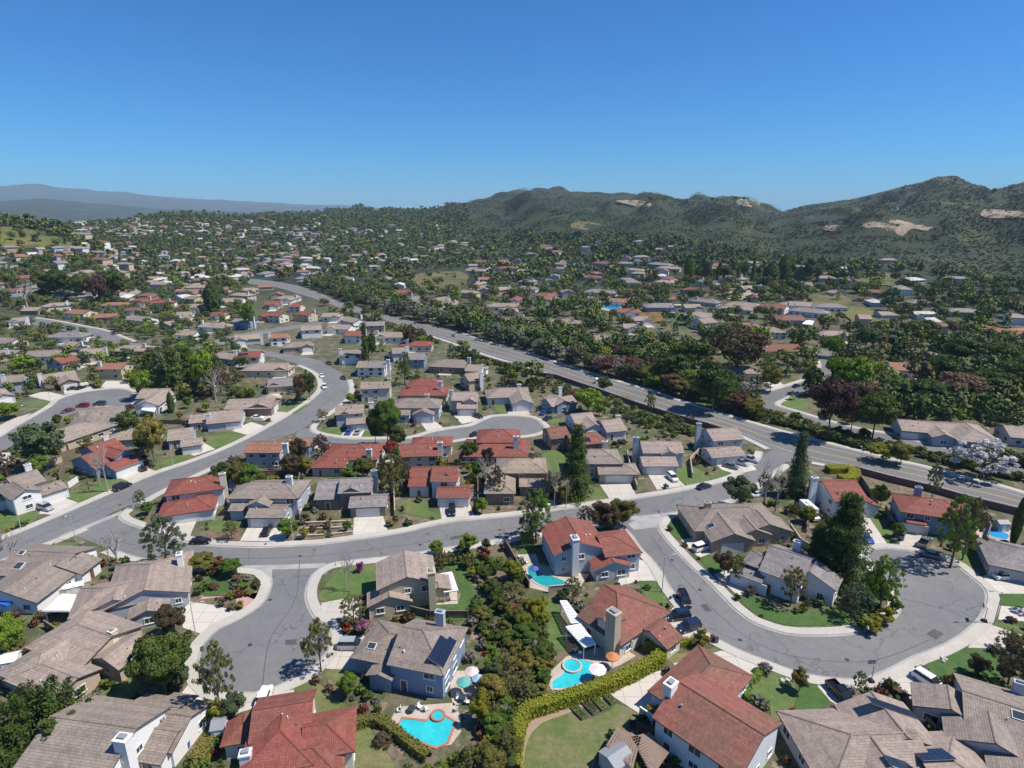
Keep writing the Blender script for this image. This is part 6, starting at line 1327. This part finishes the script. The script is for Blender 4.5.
def car_meshes(kind,col):
    key=(kind,col)
    if key in CARM: return CARM[key]
    L={'sedan':4.7,'suv':4.8,'pickup':5.5,'van':5.1,'camper':7.2}[kind]; h=L/2
    b=MB();g=MB()
    if kind=='sedan':
        loft(b,[(-h,.70,.66,.35,.80),(-h+.15,.88,.82,.25,.92),(-1.3,.92,.84,.2,.98),(.9,.92,.84,.2,.96),(h-.5,.90,.80,.22,.80),(h-.05,.78,.70,.3,.66),(h,.70,.62,.38,.58)])
        gs=[(-1.75,.80,.70,.92,.97),(-1.05,.80,.62,.92,1.40),(.15,.80,.62,.92,1.43),(1.05,.80,.70,.92,.97)]; roof=(-1.05,.15,.62,1.42)
    elif kind in('suv','van'):
        k=.12 if kind=='van' else 0
        loft(b,[(-h,.80,.76,.35,1.05),(-h+.12,.93,.88,.28,1.10),(-1.0,.96,.90,.25,1.10),(1.1,.96,.90,.25,1.08),(h-.35,.93,.84,.28,.98),(h,.80,.74,.38,.80)])
        gs=[(-h+.12,.88,.80,1.05,1.12),(-h+.42,.88,.72,1.05,1.70+k),(.45,.88,.72,1.05,1.72+k),(1.35+k,.88,.78,1.05,1.12)]; roof=(-h+.42,.45,.72,1.71+k)
    elif kind=='pickup':
        loft(b,[(-h,.90,.90,.45,.62),(-.9,.95,.95,.4,.62),(-.88,.95,.92,.4,1.10),(1.2,.96,.90,.4,1.10),(h-.4,.93,.86,.4,1.04),(h,.84,.78,.45,.85)])
        for (cx,cy,sx,sy) in ((-h/2-.45,-.90,h-.9,.10),(-h/2-.45,.90,h-.9,.10),(-h+.06,0,.10,1.8)): b.box((cx,cy,.85),(sx,sy,.5))
        gs=[(-.86,.86,.80,1.08,1.12),(-.70,.86,.72,1.08,1.75),(.55,.86,.72,1.08,1.77),(1.3,.86,.78,1.08,1.14)]; roof=(-.70,.55,.72,1.76)
    else:
        loft(b,[(-h,1.1,1.1,.5,2.85),(h-1.6,1.1,1.1,.5,2.95),(h-1.55,1.05,1.05,.5,2.0),(h-.9,1.0,.95,.5,1.35),(h,.95,.85,.5,1.1)])
        for sx in(-1.5,0): b.box((sx,0,3.05),(.9,.8,.25))
        gs=[(h-1.5,1.0,.95,1.3,1.95),(h-1.2,1.0,.9,1.3,1.9),(h-.9,.98,.9,1.3,1.5)]; roof=None
    loft(g,gs)
    if roof: x0,x1,wd,z=roof; b.box(((x0+x1)/2,0,z+.02),(x1-x0+.16,wd*2+.08,.06)); [b.box((x,s*(wd+.02)*1.04,z-.17),(.09,.05,.42)) for x in((x0+x1)/2,) for s in(-1,1)]
    if kind=='suv': [b.box(((x0+x1)/2,s*.6,z+.09),((x1-x0)*.9,.05,.05)) for s in(-1,1)]
    bm=b.mesh('body',[paint(col)]); gm=g.mesh('cabin_glass',[CGL])
    wb=MB(); r_=.34 if kind=='sedan' else .38
    wb.tube((0,-.11,0),(0,.11,0),r_,r_,16,0); wm=wb.mesh('wheel',[TYRE]); rb=MB(); rb.tube((0,-.12,0),(0,.12,0),r_*.6,r_*.6,12,0); rm=rb.mesh('rim',[RIM])
    hb=MB(); hb.box((0,0,0),(.16,.34,.16)); hm=hb.mesh('headlight',[HL]); tb=MB(); tb.box((0,0,0),(.12,.28,.2)); tm=tb.mesh('tail_light',[TLM])
    mb=MB(); mb.box((0,0,0),(.12,.22,.14)); mm=mb.mesh('wing_mirror',[paint(col)])
    CARM[key]=(L,bm,gm,wm,rm,hm,tm,mm,r_); return CARM[key]
def car(kind,col,rx,ry,fx,fy,label,name=None,z=.08,group=None):
    L,bm,gm,wm,rm,hm,tm,mm,r_=car_meshes(kind,col); A=gp(rx,ry);B_=gp(fx,fy); m=(A+B_)/2; an=math.atan2(B_.y-A.y,B_.x-A.x)
    root=bpy.data.objects.new(name or {'sedan':'parked_car','suv':'parked_suv','pickup':'pickup_truck','van':'minivan','camper':'camper_van'}[kind],None); COL.objects.link(root); root.location=(m.x,m.y,z+max(0,m.z)); root.rotation_euler=(0,0,an); tag(root,label,{'pickup':'pickup truck','van':'van','camper':'camper van'}.get(kind,'car'),group)
    link('body',bm,root); link('cabin_glass',gm,root); h=L/2; zt={'sedan':.62,'suv':.80,'van':.80,'pickup':.85,'camper':.85}[kind]
    for x in(-h+.85,h-.85):
        for s in(-1,1): w_=link('wheel',wm,root,(x,s*(.83 if kind!='camper' else .95),r_)); link('rim',rm,w_)
    for s in(-1,1): link('headlight',hm,root,(h-.10,s*.62,zt)); link('tail_light',tm,root,(-h+.06,s*.68,zt+.12)); link('wing_mirror',mm,root,({'sedan':.75,'suv':1.0,'van':1.1,'pickup':.95,'camper':2.5}[kind],s*1.0,1.02))
    PLX.append((m.x,m.y)); mark([(m.x-2.3,m.y-2.3),(m.x+2.3,m.y-2.3),(m.x+2.3,m.y+2.3),(m.x-2.3,m.y+2.3)],3,0,True)
    return root
PLX=[]
car('suv','black',680,594,688,610,'black SUV parked along the kerb, farthest of the three dark ones',z=.03)
car('suv','navy',690,617,666,620,'dark blue SUV parked nose-in between the other two dark ones'); car('suv','navy',700,626,677,633,'navy SUV nearest the ball-shaped shrub')
car('suv','white',693,552,710,547,'white SUV with black roof rails on the brown bungalow drive'); car('van','silver',341,648,364,648,'silver minivan on the drive of the blue house')
car('sedan','black',192,543,210,543,'black sedan parked at the kerb of the middle street',z=.03); car('sedan','black',264,538,270,528,'black sedan on the drive of the tall-chimney house'); car('suv','black',114,492,131,485,'black SUV parked at the kerb before the red-tiled blue house',z=.03)
car('sedan','black',147,473,136,467,'black car on the drive of the red-tiled blue house'); car('suv','silver',38,507,54,512,'silver SUV on the drive of the white-gabled house'); car('suv','black',452,508,452,518,'black SUV on the drive of the three-garage house')
car('sedan','teal',476,500,486,496,'blue-green car in the shade left of the shake-roofed house',z=.03); car('suv','white',668,475,677,484,'white SUV on the drive of the twin-garage house'); car('sedan','navy',697,490,711,486,'dark blue sedan driving along the middle street',z=.03)
car('sedan','grey',724,466,738,470,'dark grey car on the drive of the pale blue corner house'); car('suv','silver',734,462,748,467,'silver SUV second in the row by the pale blue corner house'); car('pickup','silver',744,459,756,463,'pale pickup last in the row by the pale blue corner house'); car('sedan','white',752,497,762,494,'pale car half hidden under the leafless tree',z=.03)
car('suv','white',917,677,940,692,'large white SUV on the drive at the lower right'); car('pickup','black',834,690,848,705,'black pickup with open bed on the lower drive'); car('sedan','white',994,579,1014,578,'white sedan on the drive right of the bulb'); car('sedan','blue',862,537,869,543,'blue car on the drive behind the deodar')
car('suv','grey',899,540,902,533,'dark SUV on the drive at the top of the bulb'); car('pickup','grey',920,549,928,541,'grey pickup truck shaded by the open green tree'); car('sedan','white',864,562,871,572,'white car parked beside the deodar',z=.03); car('camper','white',801,508,818,524,'white camper van beside the red house with the bare lot',z=.0)
car('sedan','grey',926,556,940,559,'grey car at the kerb under the brownish tree',z=.03)
car('suv','red',89,407,77,407,'bright red SUV at the kerb of the left cul-de-sac',z=.03); car('sedan','maroon',72,411,64,413,'dark red car behind the bright red SUV',z=.03); car('suv','teal',107,405,93,405,'teal SUV parked in the left cul-de-sac',z=.03); car('sedan','maroon',126,408,135,408,'maroon car at the tip of the left cul-de-sac',z=.03)
car('sedan','black',71,390,77,389,'left one of two black cars outside the gabled house',z=.08); car('sedan','black',78,390,84,388,'right one of two black cars outside the gabled house',z=.08)
car('sedan','white',251,419,264,419,'white car on the drive of the long mauve bungalow'); car('sedan','white',321,374,323,380,'white car on the bend, farther of two',z=.03); car('suv','white',324,385,325,391,'white SUV on the bend, nearer of two',z=.03); car('sedan','black',341,377,346,381,'black car at the outer kerb of the bend',z=.03); car('sedan','black',326,362,332,366,'black car at the top of the bend',z=.03)
car('sedan','blue',347,436,351,431,'light blue car, left one on the shared drive'); car('sedan','silver',356,436,360,431,'silver car, right one on the shared drive'); car('sedan','black',474,416,482,419,'black car on the very white drive'); car('sedan','black',471,437,481,434,'black car at the kerb above the red pyramid roof',z=.03)
car('sedan','blue',541,416,546,412,'blue car, left one outside the blue house',z=.08); car('sedan','navy',545,421,551,418,'navy car, right one outside the blue house',z=.08); car('sedan','silver',450,335,459,338,'silver car driving on the main road',z=.03); car('sedan','black',406,380,413,377,'black car below the grey gabled house',z=.03)
car('sedan','white',766,385,772,388,'white car, nearer one on the frontage drive'); car('suv','silver',770,382,776,384,'silver SUV, farther one on the frontage drive'); car('sedan','black',793,388,800,386,'black car at the frontage road kerb',z=.03); car('sedan','black',834,362,838,365,'black car at the frontage road bulb',z=.03)
car('pickup','white',262,709,266,697,'white pickup behind the red-tiled house'); car('sedan','blue',136,670,142,660,'blue car in the shade of the round street tree'); car('sedan','black',896,440,900,436,'black car beside the long frontage-road house'); car('sedan','black',60,333,66,334,'black car on the far left street',z=.03)
car('sedan','red',878,331,886,332,'red car on the far slope',z=.3); car('sedan','white',843,329,850,330,'white car on the far slope',z=.3); car('sedan','black',110,333,118,336,'black car at the bend of the far left street',z=.03); car('sedan','maroon',286,352,292,351,'red car on the drive by the blue solar roof',z=.08)
# ---------------------------------------------------------------- street furniture
POLE=plain('galvanised pole',(.30,.31,.31),.5,.4,.1); POLEG=plain('concrete pole',(.42,.41,.38),.8,0,.1)
def lamp(px,py,top,ax,ay,label):
    g=gpl(px,py); lo,hi=1,14
    for _ in range(30):
        m=(lo+hi)/2
        if proj(g.x,g.y,m)[1]>top: lo=m
        else: hi=m
    h=min(9,lo); root=bpy.data.objects.new('street_lamp',None); COL.objects.link(root); root.location=(g.x,g.y,.15); tag(root,label,'street lamp','street lamps'); b=MB(); b.tube((0,0,0),(0,0,h-.15),.10,.06,8); link('pole',b.mesh('pole',[POLEG]),root)
    d=Vector((ax,ay,0)).normalized(); e=d*2.2+Vector((0,0,h+.1)); b=MB(); b.tube((0,0,h-.35),d*1.1+Vector((0,0,h+.05)),.05,.04,6); b.tube(d*1.1+Vector((0,0,h+.05)),e,.04,.035,6); link('arm',b.mesh('arm',[POLE]),root)
    b=MB(); b.box((0,0,0),(.75,.3,.14),0,math.atan2(d.y,d.x)); hd=link('lamp_head',b.mesh('lamp_head',[POLEG]),root,tuple(e)); b=MB(); b.box((0,0,-.09),(.45,.2,.05),0,math.atan2(d.y,d.x)); link('lens',b.mesh('lens',[HL]),hd)
lamp(662,592,557,1,.3,'street lamp leaning over the right-hand street near the dark SUVs'); lamp(196,636,603,1,0,'street lamp at the drive of the mauve-roofed bungalow'); lamp(76,541,513,.3,-1,'street lamp at the lower left street corner'); lamp(293,541,505,0,-1,'street lamp left of the terraced rockery'); lamp(681,517,490,0,1,'street lamp beside the middle street junction')
lamp(994,624,592,-1,0,'street lamp at the right rim of the bulb'); lamp(21,529,499,1,-1,'street lamp in front of the white-gabled house'); lamp(173,466,444,1,-1,'street lamp left of the small white-garage house'); lamp(859,470,450,.4,1,'lamp post at the near edge of the main road'); lamp(51,404,392,1,-1,'street lamp beside the left cul-de-sac')
def hoop(px,py,a,label):
    g=gpl(px,py); root=bpy.data.objects.new('basketball_hoop',None); COL.objects.link(root); root.location=(g.x,g.y,.16); root.rotation_euler=(0,0,a); tag(root,label,'basketball hoop'); b=MB(); b.box((0,0,.2),(1.0,.7,.4),taper=.8); link('base',b.mesh('base',[TYRE]),root); b=MB(); b.tube((0,0,.3),(0,0,3.0),.07,.06); b.tube((0,0,2.8),(.6,0,3.2),.05,.05); link('pole',b.mesh('pole',[TRIM['grey']]),root); b=MB(); b.box((.65,0,3.3),(.05,1.3,.85)); link('backboard',b.mesh('backboard',[TRIM['grey']]),root)
    b=MB(); 
    for i in range(12): t0,t1=i*math.pi/6,(i+1)*math.pi/6; b.tube((.95+.23*math.cos(t0),.23*math.sin(t0),3.05),(.95+.23*math.cos(t1),.23*math.sin(t1),3.05),.02,.02,4,0,False)
    link('rim',b.mesh('rim',[TLM]),root)
hoop(984,622,2.6,'black basketball hoop on the right rim of the bulb'); hoop(678,598,-.6,'basketball hoop beside the farthest dark SUV'); hoop(871,682,1.6,'basketball hoop on the pavement by the lower drives')
def bin_(px,py,col,label,group=None):
    g=gpl(px,py); root=bpy.data.objects.new('wheelie_bin',None); COL.objects.link(root); root.location=(g.x,g.y,.1); tag(root,label,'bin',group); b=MB(); b.box((0,0,.5),(.58,.6,.95),0,0,None,1.1); link('body',b.mesh('body',[plain('bin '+col,CARC[col],.5)]),root); b=MB(); b.box((0,.02,1.02),(.66,.7,.08)); link('lid',b.mesh('lid',[plain('bin lid',(.03,.03,.035),.5)]),root)
    for s in(-1,1): b=MB(); b.tube((s*.25,.32,.1),(s*.33,.32,.1),.1,.1,10); link('wheel',b.mesh('wheel',[TYRE]),root)
bin_(188,748,'blue','blue wheelie bin by the white house side wall'); bin_(185,750,'grey','grey wheelie bin beside the blue one'); bin_(712,641,'maroon','dark red wheelie bin on the pavement'); bin_(716,643,'grey','grey wheelie bin beside the dark red one'); bin_(172,524,'blue','blue bin beside the red hipped corner house garage')
bin_(118,452+26,'blue','blue bin in front of the red-tiled blue house'); bin_(189,451,'blue','blue bin beside the small white garage')
def shed(px,py,w_,d_,h,rz,wl,label,roofc):
    g=gpl(px,py); root=bpy.data.objects.new('garden_shed',None); COL.objects.link(root); root.location=(g.x,g.y,0); root.rotation_euler=(0,0,rz); tag(root,label,'shed'); b=MB(); b.box((0,0,h/2),(w_,d_,h)); link('wall',b.mesh('wall',[WALL[wl]]),root); b=MB(); zr=h+.6
    for s in(-1,1): q=[(-w_/2-.15,s*(d_/2+.15),h),(w_/2+.15,s*(d_/2+.15),h),(w_/2+.15,0,zr),(-w_/2-.15,0,zr)]; b.face(q if s<0 else q[::-1]); 
    b.face([(-w_/2,-d_/2,h),(-w_/2,0,zr-.05),(-w_/2,d_/2,h)]); b.face([(w_/2,-d_/2,h),(w_/2,d_/2,h),(w_/2,0,zr-.05)]); link('roof',b.mesh('roof',[roofc]),root); b=MB(); b.box((0,-d_/2-.03,.95),(.9,.06,1.9)); link('door',b.mesh('door',[TRIM['white']]),root)
shed(10,668,3.2,2.6,2.1,.3,'white','small white-roofed garden shed at the left edge',WHITEP); shed(221,734,1.8,2.6,2.1,.2,'pale','narrow pale shed in the side yard of the white house',TRIM['grey']); shed(1000,530,2.5,2,2.2,0,'grey','little grey shed beside the small blue pool',TRIM['grey']); shed(616,768,3.4,3.4,2.4,.6,'grey','grey-roofed garden hut beside the wooden pergolas',TRIM['grey']); shed(30,602,3.0,1.8,1.9,.4,'white','low white storage shed behind the skylight bungalow',WHITEP); shed(75,592,3.4,1.6,1.6,.5,'white','low white lean-to by the corner bungalow',WHITEP)
shed(598,383,2.4,2,2.0,.2,'white','small white shed above the main road wall',WHITEP)
# hydrants, mailboxes, utility boxes
def hydrant(px,py,label):
    g=gpl(px,py); b=MB(); b.tube((0,0,0),(0,0,.6),.13,.12,8); b.tube((0,0,.6),(0,0,.75),.15,.05,8); b.tube((-.2,0,.45),(.2,0,.45),.06,.06,6); o=link('fire_hydrant',b.mesh('fire_hydrant',[plain('hydrant yellow',(.6,.45,.05),.5)]),None,(g.x,g.y,.15)); tag(o,label,'hydrant')
hydrant(103,547,'yellow fire hydrant at the lower left street corner'); hydrant(958,563,'yellow fire hydrant on the upper right rim of the bulb'); hydrant(336,566,'yellow fire hydrant beside the birch lawn')
def boulder(px,py,s,label,grp):
    g=gpl(px,py); b=MB(); rn=random.Random(int(px*py)); n=8
    pts=[[Vector((math.cos(j*6.283/n)*math.sin(i*math.pi/5),math.sin(j*6.283/n)*math.sin(i*math.pi/5),math.cos(i*math.pi/5)*.7))*s*rn.uniform(.8,1.15) for j in range(n)] for i in range(1,5)]
    for i in range(3):
        for j in range(n): b.face([pts[i][j],pts[i+1][j],pts[i+1][(j+1)%n],pts[i][(j+1)%n]])
    b.face(pts[0]); o=link('boulder',b.mesh('boulder',[plain('pale rock',(.48,.45,.40),.9)]),None,(g.x,g.y,s*.4)); tag(o,label,'boulder',grp)
for k,(x,y) in enumerate(((782,681),(787,681),(792,681))): boulder(x,y,.45,('left','middle','right')[k]+' white boulder at the corner of the striped lawn','white boulders on the striped lawn')
for k,(x,y) in enumerate(((942,659),(945,660),(943,662))): boulder(x,y,.4,('left','right','front')[k]+' pale rock in the little cluster on the lower right lawn','pale rocks on the lower right lawn')
# playground blue pool toy / small blue pool
# ---------------------------------------------------------------- labels for what was placed in bulk
ORD=['leftmost','second from left','third from left','fourth from left','fifth from left','sixth from left','seventh from left','eighth from left','ninth from left','tenth from left','eleventh from left','twelfth from left']
NUM=['','one','two','three','four','five','six','seven','eight','nine','ten','eleven','twelve']
RC={'red':'red-roofed','redbrown':'faded-red-roofed','orange':'orange-roofed','brown':'brown-roofed','mauve':'mauve-brown-roofed','grey':'grey-roofed','tan':'tan-roofed','white':'pale-roofed'}
NAMED=[h for h in HOUSES if h['short']]
MIDLM=[('the main road bend',300,288),('the big left conifer grove',178,372),('the left cul-de-sac',100,395),('the far left street',75,326),('the upper street bend',330,385),('the small golden meadow',443,282),('the orange flower bank',652,316),('the grey-brown eucalyptus',737,350),('the row of tall dark trees',765,262),('the frontage road bulb',826,360),
 ('the brown brushy slope',830,318),('the blue-roofed frontage house',852,396),('the left yellow hillside',35,238),('the tree-covered low hill',230,222),('the pale graded pad',895,228),('the dark valley grove',60,285),('the curved upper street',262,352),('the dark roadside trees',420,318),('the terracotta house with blue pool',622,302),('the flat white roof',922,313),('the lower right tree belt',960,380),('the far valley roofs',130,262),('the mid-valley roofs',190,305),('the ridge foot',560,250),('the scrub foot of the ridge',900,275),('the centre ridge crest',560,197),('the far right peak',955,180),('the notched ridge crest',740,199),('the valley centre grove',350,262)]
def rel(dx,dy):
    if abs(dx)>abs(dy)*1.3: return 'left of' if dx<0 else 'right of'
    return 'beyond' if dy<0 else 'in front of'
def finish(entries,base):
    """entries: (root,px,key); gives unique labels inside each key by left-right order"""
    G={}
    for e in entries: G.setdefault(e[2],[]).append(e)
    used={}
    for k,L in G.items():
        L.sort(key=lambda e:e[1]); n=len(L)
        for i,e in enumerate(L):
            if n==1: e[0]['label']=k
            elif n==2: e[0]['label']=('left' if i==0 else 'right')+' one of two, '+k
            elif n<=12: e[0]['label']=(ORD[i] if i<n-1 else 'rightmost')+' '+k
            else: e[0]['label']=k
ent=[]
for h in HOUSES:
    if h['short']: continue
    far=h in FARREC
    best=min(MIDLM,key=lambda m:math.hypot(m[1]-h['px'],(m[2]-h['py'])*1.8)); dx,dy=h['px']-best[1],h['py']-best[2]
    close='just ' if math.hypot(dx,dy*1.8)<28 else ('' if math.hypot(dx,dy*1.8)<60 else 'well ')
    d=h['root'].location.length; sz='tiny distant ' if d>1100 else ('small distant ' if d>650 else '')
    ent.append((h['root'],h['px'],f"{sz}{RC[h['roof']]} house {close}{rel(dx,dy*1.6)} {best[0]}"))
finish(ent,'house')
KW={'round':'tree','wide':'spreading tree','airy':'open-crowned tree','bare':'leafless tree','shrub':'shrub','conifer':'conifer','deodar':'conifer','cypress':'slim cypress','sprawl':'juniper','blossom':'blossoming tree'}
CWD={'dark':'dark green','green':'green','bright':'bright green','olive':'olive','bluegreen':'blue-green','purple':'purple-brown','brown':'brownish','red':'red-leaved','yellow':'yellow','lime':'lime green','white':'white','silver':'silvery','pink':'pink','airy':'pale green','violet':'violet'}
ent=[]
for (root,kind,col,px,py,h,w_,x,y,label,group) in PLANTS:
    if label: continue
    c_=CWD[col] if kind!='bare' else 'grey'
    if kind=='shrub': s='low' if h<1.0 else ('' if h<1.6 else 'tall'); g_='garden shrubs'
    else: s='small' if h<4.4 else ('' if h<8 else 'tall'); g_='garden and street trees'
    if py>395:
        b=min(NAMED,key=lambda m:(m['x']-x)**2+(m['y']-y)**2); nm='the '+b['short']; dx,dy=px-b['px'],py-b['py']
        if 455<px<550 and py>590: nm='the ravine thicket '+('top' if py<625 else 'upper half' if py<660 else 'middle' if py<695 else 'lower half' if py<730 else 'foot'); r_='in'
        else: r_=rel(dx,dy*1.5)
        if b['short'].startswith(('far','big','mauve','red','long','wide','small','large')) : pass
    else:
        b=min(MIDLM,key=lambda m:math.hypot(m[1]-px,(m[2]-py)*1.6)); nm=b[0]; r_=rel(px-b[1],(py-b[2])*1.5)
    k=' '.join(f"{s} {c_} {KW[kind]} {r_} {nm}".split())
    ent.append((root,px,k)); root['group']=g_
finish(ent,'plant')

for o in bpy.data.objects:
    l=o.get('label')
    if l and len(l.split())>16:
        l=l.replace('left one of two, ','left ').replace('right one of two, ','right ')
        if len(l.split())>16: l=l.replace(' the ',' ')
        if len(l.split())>16: l=' '.join(l.split()[:16])
        o['label']=l
# ---------------------------------------------------------------- haze
m=bpy.data.materials.new('valley haze'); m.use_nodes=True; n=m.node_tree; n.nodes.remove(n.nodes['Principled BSDF'])
v=n.nodes.new('ShaderNodeVolumePrincipled'); v.inputs['Color'].default_value=(.58,.79,1.0,1); v.inputs['Density'].default_value=5.8e-5; v.inputs['Anisotropy'].default_value=.0
n.links.new(v.outputs[0],n.nodes['Material Output'].inputs['Volume'])
b=MB(); b.box((0,0,(560-1.8)/2),(39000,39000,560+1.8)); HZ=link('haze',b.mesh('haze',[m])); HZ.display_type='WIRE'; tag(HZ,'thin blue haze filling the valley air',None,None,'stuff')
